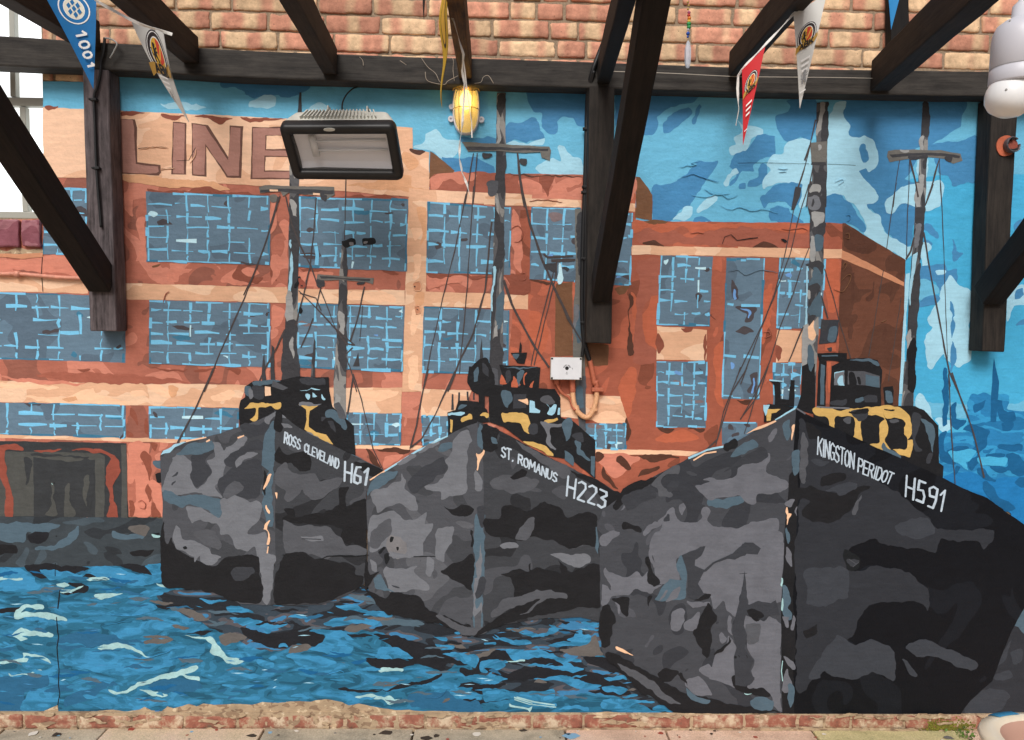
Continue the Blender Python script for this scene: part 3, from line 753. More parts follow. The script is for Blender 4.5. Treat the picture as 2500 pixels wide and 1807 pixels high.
# ---- water
shape('painted_water', 'water', 'O', 's', '-240,1258 360,1252 420,1290 900,1360 1400,1400 1500,1470 2300,1480 2300,1605 -240,1602')
rows('painted_water', '''
water_dark|D2|b|-700,470 -420,420 -200,440 200,520 600,520 960,400 1300,600 1800,760 2268,700 2268,1080 2000,1100 1700,1000 1560,1080 1400,960 1200,880 1060,760 700,750 300,900 60,880 -200,760 -420,660
water_dark|D3|b|-120,740 400,600 860,560 900,900 1200,1050 1700,1300 1900,1400 1400,1400 900,1250 500,1260 -100,1150
water_black|D2|b|-40,720 200,770 420,740 520,720 640,820 600,870 430,850 300,890 60,840
water_black|D2|b|1060,800 1200,790 1330,840 1500,870 1560,930 1750,1000 1720,1020 1600,1010 1560,1070 1300,990 1150,880
water_black|D2|b|950,965 1200,970 1330,1020 1100,1060 980,1030
water_black|D2|b|740,1205 1100,1215 1300,1160 1480,1120 1560,1090 1500,1150 1330,1180 1200,1215 780,1230
water_black|D2|b|1850,960 1960,900 2100,920 2050,970 1880,990 1900,1060 1740,1120 1690,1050 1800,1050
water_black|D2|b|1640,1180 1740,1150 1860,1170 2060,1160 2020,1200 1880,1215 1870,1260 1800,1230 1640,1220
water_black|D2|b|1700,1290 2080,1290 1940,1310 1860,1330
water_black|D3|b|-80,930 60,900 190,930 100,980 -60,990
water_black|D3|b|150,1080 300,1010 420,960 560,1020 400,1020 520,1060 760,1080 640,1100 300,1140 -40,1130 60,1060
water_black|D3|b|560,1080 760,1070 1040,1160 1100,1250 1000,1260 760,1230 860,1210 680,1130
water_black|D3|b|850,955 980,950 1200,1090 1500,1250 1600,1330 1440,1370 1250,1230 1060,1110 740,1000 720,960
water_grey|D3|b|540,900 700,870 820,790 860,900 880,950 700,950 600,940
water_grey|D2|b|780,740 900,690 1050,700 960,740 860,765
water_grey|D2|b|1600,840 1700,850 1780,930 1980,890 1900,950 1760,950
water_grey|D2|b|360,880 470,850 520,880 440,920 350,930
water_grey|D1|b|1340,560 1450,555 1660,650 1560,660 1430,600
water_grey|D1|b|1730,800 1830,760 1960,790 1900,840 1780,860
water_grey|D1|b|1150,820 1280,805 1390,830 1250,850 1150,855
water_deep|D1|b|-80,1150 160,1110 380,1090 390,1190 200,1230 180,1380 -80,1390
water_deep|D1|b|480,800 700,750 900,780 1000,820 1080,850 900,860 760,880 500,900
water_deep|D1|b|530,1280 700,1210 860,1190 780,1250 680,1310 520,1350
water_deep|D1|b|1170,1180 1300,1130 1500,1130 1600,1180 1500,1240 1300,1230
water_deep|D2|b|1300,1260 1500,1230 1740,1270 1850,1330 1880,1390 1600,1390 1300,1340
water_black|D1|b|190,240 440,230 700,240 680,270 600,300 330,280 400,320 280,325 210,270
water_black|D1|b|620,320 700,300 780,330 620,335
water_black|D1|b|880,330 1000,315 1070,345 960,370
water_black|D1|b|950,235 1150,240 1250,300 1090,295
water_black|D1|b|540,380 640,370 720,400 700,440 520,465 480,450 600,420
water_black|D1|b|1200,550 1440,545 1400,575 1230,570
water_black|D1|b|-40,580 190,555 80,605
water_black|D1|b|1490,760 1680,750 1600,785
water_bright|D1|b|-40,265 160,265 270,320 290,370 400,380 430,430 60,440 -40,420
water_bright|D1|b|690,290 760,250 880,240 1000,270 1140,310 1250,330 1150,240 1290,240 1292,375 1000,380 860,340 740,320
water_bright|D1|b|330,270 600,295 690,285 650,325 400,340
water_bright|D1|b|1030,480 1180,430 1290,440 1260,480 1120,490
water_bright|D1|b|870,600 960,580 1150,530 1240,560 1180,610 1060,630 900,620
water_bright|D1|b|810,720 960,680 1150,680 1300,640 1500,720 1400,760 1290,760 1180,830 1000,820 900,760
water_bright|D1|b|600,910 800,880 1100,950 1300,960 1400,900 1620,860 1560,990 1400,1020 1000,1100 700,1060 520,1010
water_bright|D1|b|190,1300 260,1220 420,1200 470,1330 300,1370 180,1370
water_bright|D1|b|700,1310 900,1270 1200,1280 1380,1320 1000,1370 760,1350
water_bright|D1|b|1800,550 1900,560 2010,600 1840,605
water_bright|D1|b|1820,650 1960,650 2140,710 2080,730 1920,700
water_bright|D1|b|1520,660 1600,690 1540,730 1490,730
water_bright|D1|b|1800,930 2030,930 1980,980 1850,960
water_bright|D1|b|1590,1100 1900,1080 2070,1110 1800,1150
water_bright|D2|b|-40,655 80,660 200,700 330,700 320,720 160,735 0,690
water_bright|D2|b|620,690 700,650 900,640 1070,665 1040,700 880,690 680,720
water_bright|D2|b|510,755 600,740 740,745 860,820 800,830 760,800 740,830 860,890 820,930 640,930 500,900 590,850 640,800
water_bright|D2|b|720,560 860,545 1000,600 1130,600 1160,640 1020,650 960,610 860,600
water_bright|D2|b|930,940 1040,930 1060,880 1180,880 1330,950 1280,960 1140,930 1170,975 1060,960
water_bright|D2|b|320,950 420,930 560,960 720,1010 640,1080 470,1050 380,1000
water_bright|D2|b|90,980 200,990 230,1030 110,1035
water_bright|D2|b|1560,935 1720,925 1830,960 1820,1040 1760,1020 1660,970
water_bright|D2|b|1480,800 1580,800 1580,830 1500,815
water_bright|D2|b|1490,855 1660,870 1640,895 1540,890
water_bright|D2|b|1870,990 1990,980 2070,1000 1990,1060 1950,1090 2070,1130 1960,1165 1780,1150 1740,1110 1900,1100 1930,1040 1870,1015
water_bright|D2|b|1400,1190 1500,1150 1680,1145 1680,1190 1560,1210 1400,1210
water_bright|D2|b|1610,1240 1740,1220 1860,1260 1860,1295 1700,1290
water_bright|D2|b|1880,845 1980,840 1980,860 1890,865
water_bright|D2|b|1950,795 2080,820 2220,820 2260,850 2050,840
water_bright|D3|b|110,900 180,885 300,900 450,900 530,960 700,980 710,1000 590,1000 740,1060 660,1075 480,1040 380,1020 560,1030 500,980 400,960 280,980 180,980
water_bright|D3|b|-80,985 60,985 120,1010 60,1060 -80,1070
water_bright|D3|b|-60,1120 60,1110 120,1140 0,1165 -80,1160
water_bright|D3|b|450,860 640,800 660,740 700,740 720,780 800,790 760,850 700,870 520,870
water_bright|D3|b|300,790 420,760 440,730 560,730 520,760 360,800
water_bright|D3|b|700,690 850,690 850,720 740,705
water_bright|D3|b|780,640 860,615 858,660
water_bright|D3|b|420,655 510,645 490,665
water_bright|D3|b|110,735 190,730 250,750 180,755
water_bright|D3|b|20,795 120,820 280,815 310,845 140,850
water_bright|D3|b|340,1130 560,1110 700,1140 860,1180 860,1200 700,1200 560,1160
water_bright|D3|b|890,1120 1060,1100 1070,1130 940,1140
water_bright|D3|b|-40,1230 200,1225 500,1225 480,1280 360,1300 510,1320 500,1350 300,1330 140,1290 -40,1300
water_bright|D3|b|520,1370 600,1345 760,1350 770,1375
water_bright|D3|b|880,1300 960,1280 1060,1300 1260,1300 1280,1320 1150,1330 1060,1370 880,1370
water_bright|D3|b|880,1190 1040,1200 1080,1220 1000,1250 900,1220
water_bright|D3|b|1280,1350 1400,1340 1440,1385 1270,1385
foam|D1|b|-40,325 170,330 170,345 -40,348
foam|D1|b|690,335 780,325 880,330 870,345 720,350
foam|D1|b|450,385 540,370 560,390 480,405
foam|D1|b|470,425 600,410 670,405 600,430 490,450
foam|D1|b|750,470 840,455 980,460 900,485 800,500
foam|D1|b|1250,385 1370,380 1385,400 1250,400
foam|D1|b|115,600 170,560 290,535 365,555 350,580 240,580 180,610 430,615 540,650 520,670 380,665 240,645 125,645
foam|D1|b|85,780 150,745 260,745 420,780 420,800 280,790 200,790 230,810 190,825
foam|D1|b|-40,1000 100,985 190,970 190,925 230,925 330,950 400,990 405,1010 320,975 240,965 220,1000 120,1000 -40,1025
foam|D1|b|85,1080 120,1105 330,1065 340,1080 110,1110 85,1095
foam|D1|b|780,880 840,855 980,845 1100,895 1200,965 1080,910 960,880 800,905
foam|D1|b|1480,785 1620,800 1690,800 1720,850 1790,945 1900,960 1970,955 1970,985 1810,1000 1760,960 1670,910 1690,850 1640,825
foam|D1|b|860,1215 960,1225 1060,1190 1120,1150 1300,1090 1540,1020 1570,1050 1480,1090 1580,1120 1580,1145 1500,1130 1440,1100 1280,1140 1140,1180 1050,1225 900,1240
foam|D1|b|1100,1215 1180,1220 1330,1260 1320,1275 1220,1270 1120,1235
foam|D2|b|880,1265 960,1245 1060,1265 1150,1250 1180,1290 1270,1290 1260,1305 1130,1320 1100,1285 980,1285
foam|D2|b|1040,1070 1100,1035 1180,1045 1250,1055 1245,1078 1140,1065 1070,1075
foam|D3|b|120,985 200,988 270,980 265,995 180,997
foam|D3|b|470,590 540,560 640,580 740,560 755,580 700,605 560,600
foam|D3|w5|180,1290 300,1330 510,1352
foam|D3|w5|200,1272 340,1310 500,1335
foam|D3|b|145,1330 300,1350 325,1340 320,1365 305,1385 290,1365 150,1345
foam|D2|w6|2120,1275 2268,1320
slate|D2|b|1080,660 1300,660 1420,690 1250,720 1080,700
slate|D2|b|800,470 960,470 1050,540 900,500
''')
# ---- night water right of the last trawler
rows('painted_water', '''
hull_night|D4|s|1700,1460 1700,1000 2000,700 2150,400 2268,200 2600,100 2600,1480
hull_night_mid|D4|b|2180,660 2260,500 2400,560 2400,1440 1760,1440 1800,1250 1920,1200 2000,1060 2100,880
slate|D4|b|2150,680 2200,580 2268,540 2268,780 2210,720
hull_night_soft|D4|b|2010,1050 2080,930 2160,830 2110,960 2040,1040
hull_night_soft|D4|b|2160,920 2240,900 2250,1000 2190,1020
hull_night_soft|D4|b|2010,1100 2140,1070 2160,1120 2060,1150
hull_night_soft|D4|b|1800,1300 1900,1230 2060,1210 2140,1260 2060,1380 1900,1430 1780,1400
water_bright|D4|b|1540,1425 1640,1390 1730,1395 1745,1440 1600,1445
slate|D4|b|1380,1415 1440,1380 1560,1410 1480,1430
''')
rr_ = random.Random(77)
for i in range(230):
    x, y = rr_.uniform(-60, 1640), rr_.uniform(1395, 1715)
    near = (x > 330 and y < 1560+(x-330)*.05) or x > 900
    if near: mt = rr_.choice(('water_black', 'water_black', 'water_grey', 'water_deep', 'water_bright', 'slate'))
    else: mt = rr_.choice(('water_deep', 'water_deep', 'water_bright', 'water_bright', 'slate', 'harbour_dark'))
    L = rr_.uniform(18, 75); a = rr_.uniform(-7, 7)+(5 if near and x < 650 else 0); k = rr_.uniform(-6, 6)
    p = [at(x+dx*L, y+a*dx+k*(dx*dx-.25)*2) for dx in (-.5, -.2, .2, .5)]; w = rr_.uniform(.006, .017)
    Q = [(q.x, q.z) for q in p]
    n_ = len(Q); ring = []
    for sgn in (1, -1):
        for j in (range(n_) if sgn == 1 else range(n_-1, -1, -1)): ring.append((Q[j][0], Q[j][1]+sgn*w*.5*(.25 if j in (0, n_-1) else 1)))
    _sd[0] += 1.37; coat('painted_water', mt, outline(ring, 'b', _sd[0]))
for i in range(110):
    x, y = rr_.uniform(-60, 1640), rr_.uniform(1395, 1712); L = rr_.uniform(10, 34); a = rr_.uniform(-5, 5); w = rr_.uniform(.003, .006)
    Q = [at(x+dx*L, y+a*dx) for dx in (-.5, 0, .5)]; n_ = 3
    ring = [(Q[0].x, Q[0].z), (Q[1].x, Q[1].z+w*.5), (Q[2].x, Q[2].z), (Q[1].x, Q[1].z-w*.5)]; _sd[0] += 1.37; coat('painted_water', rr_.choice(('ice', 'water_bright', 'slate', 'sky_dark')), outline(ring, 's', _sd[0]))
# ================= first trawler
rows('painted_trawler#1.mast', '''
mast_dark|A2|s|425,735 440,735 445,900 440,1300 415,1300 412,900
mast|B2|s|350,-150 425,-180 428,500 418,800 412,1300 432,1640 400,1960 288,1900 290,1620 320,1100 342,600 348,130
mast_light|B2|b|370,120 410,160 395,250 420,330 380,300 365,200
ice|B2|b|350,430 368,430 362,700 345,1000 330,1010 340,700
mast_light|B2|b|335,850 380,860 380,1020 370,1090 325,1080
mast_dark|B2|b|380,250 424,300 424,520 380,600 365,430
mast_dark|B2|b|320,1100 400,1090 412,1300 430,1640 290,1640
mast_light|B2|b|375,1210 388,1240 380,1300 370,1380 355,1290
slate|C2|b|345,220 380,230 385,280 365,330 350,270
grey_warm|B2|s|112,22 160,10 700,25 706,85 640,130 600,125 590,92 440,80 340,70 300,100 280,60 190,65 120,70
mast_dark|B2|s|120,45 330,38 700,50 700,80 440,78 250,60 120,66
peach|B2|s|195,45 260,48 262,62 196,60
peach|B2|s|535,70 590,72 590,90 535,88
mast_dark|B2|b|600,80 650,80 650,135 605,130
grey_warm|B2|b|190,100 240,95 245,145 200,150
rig|A2|w4|795,1420 795,1620
rig|B2|w4|794,-20 790,200 785,440
mast|B2|s|765,478 800,478 802,700 800,1280 795,1640 705,1640 718,1200 740,800
mast|C2|s|703,-20 796,-20 795,400 760,370 698,310
mast_dark|B2|b|785,480 802,490 800,760 780,780 770,650
mast_dark|B2|b|770,850 800,840 800,1300 780,1250 770,1000
mast_light|B2|b|735,1010 770,1030 775,1200 740,1130
mast_dark|B2|b|730,1250 800,1240 790,1480 740,1400
mast_light|C2|b|710,200 745,230 760,340 720,300
grey_warm|B2|s|575,712 760,728 1015,745 1010,795 955,775 800,760 620,760 600,800 560,790
mast_dark|B2|s|585,728 740,742 990,752 985,770 780,752 600,748
mast_dark|B2|b|560,760 630,760 630,800 570,805
mast_dark|B2|b|885,790 960,785 940,810 890,805
''')
rows('painted_trawler#1.rigging', '''
rig|B1|w6|2205,100 2120,430 1940,900 1790,1230 1620,1640
rig|C1|w6|1690,0 1560,300 1490,430 1410,585
rig|B2|w5|275,90 200,350 100,640 -10,880
rig|B2|w6|320,95 370,320 440,500 520,650 570,800
rig|B2|w6|562,110 540,400 510,660 460,880 400,1120
rig|B2|w5|420,840 560,980 720,1150 870,1275
rig|B2|w6|310,1150 250,1290 160,1450 110,1560
rig|B2|w5|600,810 560,980
rig|B2|w5|590,830 660,1000 730,1180
rig|B2|w6|942,810 910,960 870,1120 830,1240
rig|B2|w5|540,1060 500,1160 440,1290
rig|B2|w7|730,1170 800,1260 860,1270
rig|B2|w5|850,1290 790,1350 840,1480 880,1640
rig|C2|w7|855,50 830,220 808,360
rig|C2|w4|850,40 920,250 1010,630 1085,790
rig|B2|w4|430,860 560,900 600,1000
rig|B2|w3|930,960 905,1240
mast_dark|B2|s|150,1320 165,1560 130,1560 138,1400
mast_dark|B2|s|205,1270 225,1290 235,1560 200,1560
mast|B2|s|545,1220 555,1240 545,1640 505,1640 525,1400
mast_dark|B2|s|890,1330 905,1440 850,1440
''')
rows('painted_trawler#1.cabin', '''
black|C1|s|1895,300 1905,250 1940,225 1940,140 2010,95 2300,100 2300,480 2100,430 1900,450
black|C2|s|280,90 430,60 660,70 668,180 690,300 800,400 860,450 872,700 690,600 470,490 280,400
slate|C1|b|1945,145 1990,150 1980,220 1950,200
slate|C2|b|60,95 190,100 280,100 200,130 80,125
grey_dark|C2|b|60,140 150,140 140,240 60,230
grey_light|C2|b|30,150 60,160 50,230 30,220
peach|C2|s|158,140 200,145 205,210 158,215
grey_mid|C2|s|220,90 340,150 300,170 210,140
grey_dark|C2|b|440,70 640,90 640,130 470,130
ice|C2|b|470,185 500,190 495,240 475,225
ice|C2|b|540,190 580,222 550,225
ice|C2|b|605,200 640,235 620,250
ice|C2|b|430,165 600,150 560,165
yellow|C2|b|-10,320 40,285 150,275 285,268 285,310 230,320 200,300 110,320 100,380 60,400
black|C2|b|-25,325 70,325 80,380 20,410 -25,390
yellow|C2|s|420,280 580,290 510,330 505,460 560,500 640,520 695,595 600,570 470,480 490,400 480,320
grey_light|C2|b|430,270 600,282 500,305 430,295
grey_dark|C2|b|600,370 640,380 610,420
slate|C2|b|640,340 700,330 790,400 800,460 770,480 730,410 650,380
grey_dark|C2|b|660,400 700,420 720,500 680,470
grey_mid|C2|b|700,280 760,270 790,400 740,380
slate|C2|b|600,590 700,610 860,690 940,720 800,660
grey_light|C2|b|470,490 560,530 700,600 660,600 520,540
''')
rows('painted_trawler#1', '''
hull_left|C1|s|1275,690 1292,648 1500,575 1640,540 1900,460 2120,375 2190,330 2190,900 2190,1400 2150,1862 2090,1864 1900,1850 1800,1800 1600,1740 1290,1690 1297,1200
hull_right|C2|s|235,330 290,360 400,450 470,490 690,600 870,690 1100,800 985,870 955,950 960,1560 942,1700 800,1790 600,1860 200,1866 240,1500
ice|C1|b|1275,680 1300,640 1480,580 1380,640
grey_light|C1|b|1300,960 1320,850 1360,730 1370,695 1440,685 1510,720 1530,780 1530,890 1570,940 1650,860 1690,800 1650,740 1710,690 1680,590 1760,590 1770,650 1900,550 1890,530 1940,520 1960,570 1880,660 1790,730 1780,850 1720,930 1760,1020 1650,1010 1560,970 1440,990 1400,1010 1330,980
grey_dark|C1|b|1520,680 1680,640 1710,660 1650,720 1685,800 1620,880 1570,930 1530,880
slate|C1|b|1400,670 1500,600 1680,580 1690,640 1520,680 1440,680
grey_dark|C1|b|1360,860 1400,815 1420,820 1380,850
grey_dark|C1|b|1360,920 1390,890 1385,910 1365,930
slate|C1|b|1300,960 1420,1000 1590,1000 1760,1030 1750,1160 1700,1170 1660,1120 1500,1070 1440,1090 1310,1030
grey_light|C1|b|1480,1070 1560,1090 1660,1130 1740,1180 1770,1140 1750,1040 1860,1000 1980,1050 2030,1040 2080,1100 2060,1190 1990,1250 1960,1300 2060,1290 2110,1290 2120,1360 2130,1460 2180,1470 2170,1600 2150,1800 2110,1860 2070,1790 2080,1640 2040,1560 2030,1400 1960,1440 1860,1400 1830,1310 1750,1300 1730,1230 1640,1220 1590,1190 1530,1210 1490,1150
grey_dark|C1|b|1720,900 1790,850 1850,770 2060,720 2060,1000 1980,1040 1860,995 1780,1010
grey_dark|C1|b|1780,720 1890,640 2050,560 2080,640 1950,660 1870,760 1850,780
grey_light|C1|b|1870,750 1910,690 1960,660 2040,660 2030,690 1950,720 1890,780
grey_mid|C1|b|1780,980 1850,880 1930,920 1920,970 1800,1030
black|C1|b|1295,1210 1330,1380 1380,1330 1400,1420 1530,1490 1700,1560 1780,1490 2030,1470 2060,1600 2080,1855 1850,1825 1600,1745 1295,1690
grey_mid|C1|b|1540,1290 1700,1280 1760,1360 1740,1420 1660,1400
grey_light|C1|b|1400,1240 1440,1260 1460,1340 1540,1340 1660,1420 1690,1460 1760,1480 1730,1510 1690,1550 1600,1520 1580,1490 1550,1530 1530,1480 1440,1430 1385,1400 1385,1290
grey_dark|C1|b|1830,1600 1880,1560 2000,1570 2020,1620 1900,1680 1840,1650
grey_dark|C1|b|1900,450 2040,440 2130,390 2180,350 2170,470 2060,520 1980,550
slate|C1|b|2110,500 2170,420 2180,700 2160,1000 2170,1250 2100,1180 2090,900 2130,810 2080,760 2080,600
grey_light|C1|b|2100,400 2200,340 2268,380 2190,370 2140,440
black|C2|b|150,800 165,830 170,900 150,990 140,900
black|C2|b|240,800 258,830 250,890
cream_drip|C1|b|2130,830 2150,820 2150,880 2110,960 2105,940
cream_drip|C1|b|2085,1270 2110,1220 2150,1200 2130,1280 2145,1310 2135,1390 2120,1390 2130,1290
cream_drip|C1|b|2108,1075 2135,1110 2142,1150 2120,1130
cream_drip|C1|b|2170,970 2185,970 2185,1020
cream_drip|C1|w5|2128,1400 2120,1455
cream_drip|C1|w6|1480,575 1640,540
cream_drip|C1|w8|1640,575 1670,560
cream_drip|C1|w8|1885,545 1935,525
black|C2|b|230,360 270,340 300,420 290,500 240,470
grey_light|C2|b|300,420 360,440 380,470 320,470
black|C2|b|250,640 280,610 320,680 430,650 500,660 520,790 430,810 380,740 290,750 245,720
grey_mid|C2|b|240,780 330,740 360,800 430,840 560,830 600,900 700,850 780,870 720,950 640,1000 560,1040 480,1000 450,960 360,1060 320,1040 330,960 250,900
black|C2|b|740,950 820,940 800,1000 800,1090 900,1020 958,1040 955,1420 850,1370 820,1400 750,1320 760,1260 600,1230 480,1220 320,1210 290,1180 330,1160 310,1110 380,1100 390,1160 500,1150 600,1130 700,1100 750,1040
grey_mid|C2|b|300,1200 400,1240 560,1230 660,1240 700,1300 760,1350 800,1400 890,1390 950,1420 940,1480 830,1470 700,1480 640,1500 500,1460 330,1450
grey_light|C2|b|450,1320 600,1310 620,1350 520,1360
black|C2|b|320,1460 480,1450 560,1500 640,1500 860,1560 880,1620 940,1640 890,1740 700,1810 600,1845 240,1850 250,1620
black|C2|b|860,740 1000,760 1090,800 1000,850
''')
random.seed(5)
word('painted_trawler#1.lettering', 'white_stroke', 'ROSS', 'C2', ((316, 500), (440, 560), (434, 638), (310, 583)), 0.0062)
word('painted_trawler#1.lettering', 'white_stroke', 'CLEVELAND', 'C2', ((474, 588), (745, 718), (736, 790), (468, 650)), 0.0062)
word('painted_trawler#1.lettering', 'white_stroke', 'H61', 'C2', ((790, 730), (988, 795), (970, 920), (785, 880)), 0.0092, 0.3)
# ================= second trawler
rows('painted_trawler#2.mast', '''
mast|A2|s|1985,738 2056,738 2052,1640 1972,1640
mast|B2|s|1975,-20 2048,-20 2042,700 2028,1640 1920,1640 1950,800
mast|C2|s|1922,-20 2028,-20 2032,440 1918,420 1938,200
mast_dark|A2|b|1990,745 2050,745 2050,860 2020,940 1990,900
mast_light|A2|b|1985,940 2005,945 2005,1150 1985,1140
mast_dark|A2|b|2010,1250 2050,1240 2050,1500 1990,1540 1985,1400
grey_mid|B2|b|1915,-20 1985,-20 1990,60 1960,100 1915,60
mast_light|B2|b|1985,110 2005,130 2005,240 1985,210
mast_dark|B2|b|2010,300 2040,330 2040,640 2000,680 1995,420
ice|B2|b|1950,660 1975,655 1970,800 1950,1000 1940,1000 1955,800
slate|B2|b|1975,950 2030,850 2035,1100 2010,1140 1980,1150
mast_light|B2|b|1985,1120 2005,1110 1985,1260 1965,1250
mast_dark|B2|b|1940,1250 1990,1200 2028,1300 2028,1640 1950,1640
grey_mid|C2|b|1935,0 1990,10 2000,100 1960,180 1930,150
grey_warm|A2|s|1715,1125 1800,1130 2268,1158 2400,1165 2415,1195 2408,1275 2340,1250 2330,1205 2210,1215 2000,1200 1760,1200
mast_dark|A2|s|1740,1160 2000,1168 2395,1180 2390,1200 2000,1190 1760,1195
mast_dark|A2|b|1860,1205 1930,1215 1940,1240 1880,1250
mast_dark|A3|b|230,1260 280,1260 270,1300 235,1295
grey_warm|B3|s|655,200 725,200 740,900 738,1640 742,1960 690,1960 640,1340 650,950 665,700
slate|B3|b|660,980 700,960 710,1240 670,1260
mast_dark|B3|b|668,230 720,230 725,700 690,720 672,560
mast_dark|B3|b|700,800 735,800 735,1100 715,1080
grey_light|B3|b|655,960 690,950 670,1120 650,1180
grey_mid|C3|s|690,60 742,60 742,480 700,470 668,300 690,200
grey_mid|C3|b|690,100 740,110 742,480 700,470 680,300
slate|C3|b|660,150 720,150 730,300 680,330 620,260
''')
rows('painted_trawler#2.rigging', '''
rig|A2|w4|1802,1215 1770,1400 1735,1620
rig|A2|w4|1832,1215 1800,1620
rig|B2|w4|1742,80 1650,540 1560,900 1480,1250 1400,1640
rig|B2|w4|1802,20 1760,700 1740,950 1690,1500
rig|B2|w7|1945,300 1890,850 1800,1180 1700,1380 1600,1640
rig|C2|w6|1445,0 1400,200 1350,450 1300,630
rig|C2|w6|1655,20 1500,360 1395,550 1310,620
rig|A3|w9|205,1215 225,1420 262,1640
rig|B3|w9|228,0 300,300 400,600 500,830 590,1020 650,1140
rig|B3|w9|95,760 160,950 250,1120 350,1300 455,1450
rig|B3|w7|520,880 600,1060 720,1260
rig|B3|w4|490,690 400,1050 350,1250 310,1430
rig|B3|w4|520,600 500,760 430,1040 335,1430
rig|B3|w12|470,605 600,600 662,600
rig|B3|w9|410,550 440,580 560,575 640,570
mast_dark|B3|b|415,635 520,630 520,690 470,690
mast_dark|B3|b|545,655 620,665 600,695
pane_white|B3|b|525,620 540,640 560,765 515,765
rig|B3|w4|510,600 515,740
mast_dark|C2|s|1630,200 1642,205 1645,330 1625,330
mast_dark|C2|s|1748,180 1762,180 1762,250 1748,250
mast_dark|C2|s|1798,190 1810,190 1812,250 1798,250
mast_dark|C2|s|1684,185 1698,185 1698,260 1682,260
mast_dark|B2|s|1862,1215 1880,1390 1850,1400
''')
rows('painted_trawler#2.cabin', '''
black|B2|b|1765,1480 1830,1400 1900,1370 1945,1420 1965,1560 1950,1660 1800,1640 1760,1560
black|C2|s|1765,-20 1920,-20 1920,130 1860,180 1790,150 1760,60
black|C2|s|1840,150 1890,150 1890,330 1840,330
slate|B2|b|1800,1480 1840,1440 1830,1560 1800,1560
grey_dark|B2|b|1880,1420 1920,1440 1910,1520 1880,1500
black|C2|s|1598,345 1660,330 1680,250 1840,258 1905,325 1925,420 1830,430 1650,520 1600,525
slate|C2|b|1690,280 1760,290 1740,310 1680,315
ice|C2|b|1602,345 1720,348 1700,370 1606,368
yellow|C2|b|1700,385 1790,365 1785,400 1700,415
yellow|C2|b|1850,355 1920,350 1910,390 1860,372
yellow|C2|s|1620,400 1640,405 1634,505 1620,500
black|B3|s|150,1335 282,1330 260,1420 205,1415
slate|B3|b|165,1350 220,1345 200,1385
black|B3|s|225,1240 240,1270 240,1330 218,1330
black|B3|s|62,1425 385,1445 370,1620 370,1700 90,1700 85,1500
slate|B3|b|100,1440 360,1450 200,1455
brick_orange|B3|b|215,1500 235,1510 205,1610 180,1600
brick_orange|C3|b|80,50 120,110 80,120
brick_orange|C3|b|180,60 210,110 220,140 160,140
brick_orange|C3|b|270,30 285,20 250,130 240,120
brick_orange|C3|b|300,130 330,90 320,140
slate|C3|b|230,0 260,10 220,130 200,60
grey_dark|C3|b|120,20 160,30 140,120 110,100
black|C3|s|-20,120 80,140 500,158 545,230 548,385 640,410 745,500 818,560 818,870 640,725 480,695 250,575 90,455 -20,420
slate|C3|b|85,185 150,185 155,250 130,310 90,270
grey_dark|C3|s|175,200 275,200 275,310 170,315
cream_drip|C3|b|215,245 285,240 275,285 255,265
ice|C3|s|300,250 340,260 345,310 385,330 380,350 300,345
ice|C3|b|415,280 450,310 480,285 505,285 490,355 440,358 445,310
ice|C3|s|525,310 540,310 540,365 522,365
grey_mid|C3|b|380,230 470,220 500,270 420,275
yellow|C3|b|85,355 280,355 305,410 285,470 285,510 255,490 240,430 170,415 110,410 85,420
yellow|C3|b|250,575 400,600 440,620 492,692 380,650
yellow|C3|b|420,400 510,395 520,410 440,420
grey_light|C3|b|395,420 565,430 550,455 470,465 475,590 520,635 500,640 440,600 430,500
slate|C3|b|565,430 625,390 640,480 595,565 570,520
slate|C3|b|650,570 690,570 700,630 770,700 770,730 690,690 670,640
slate|C3|b|580,640 655,700 640,770 590,720
slate|C3|s|782,690 816,690 812,858 785,825
grey_dark|C3|b|640,520 720,510 740,580 680,570
grey_dark|C3|b|290,450 370,440 350,520 300,510
''')
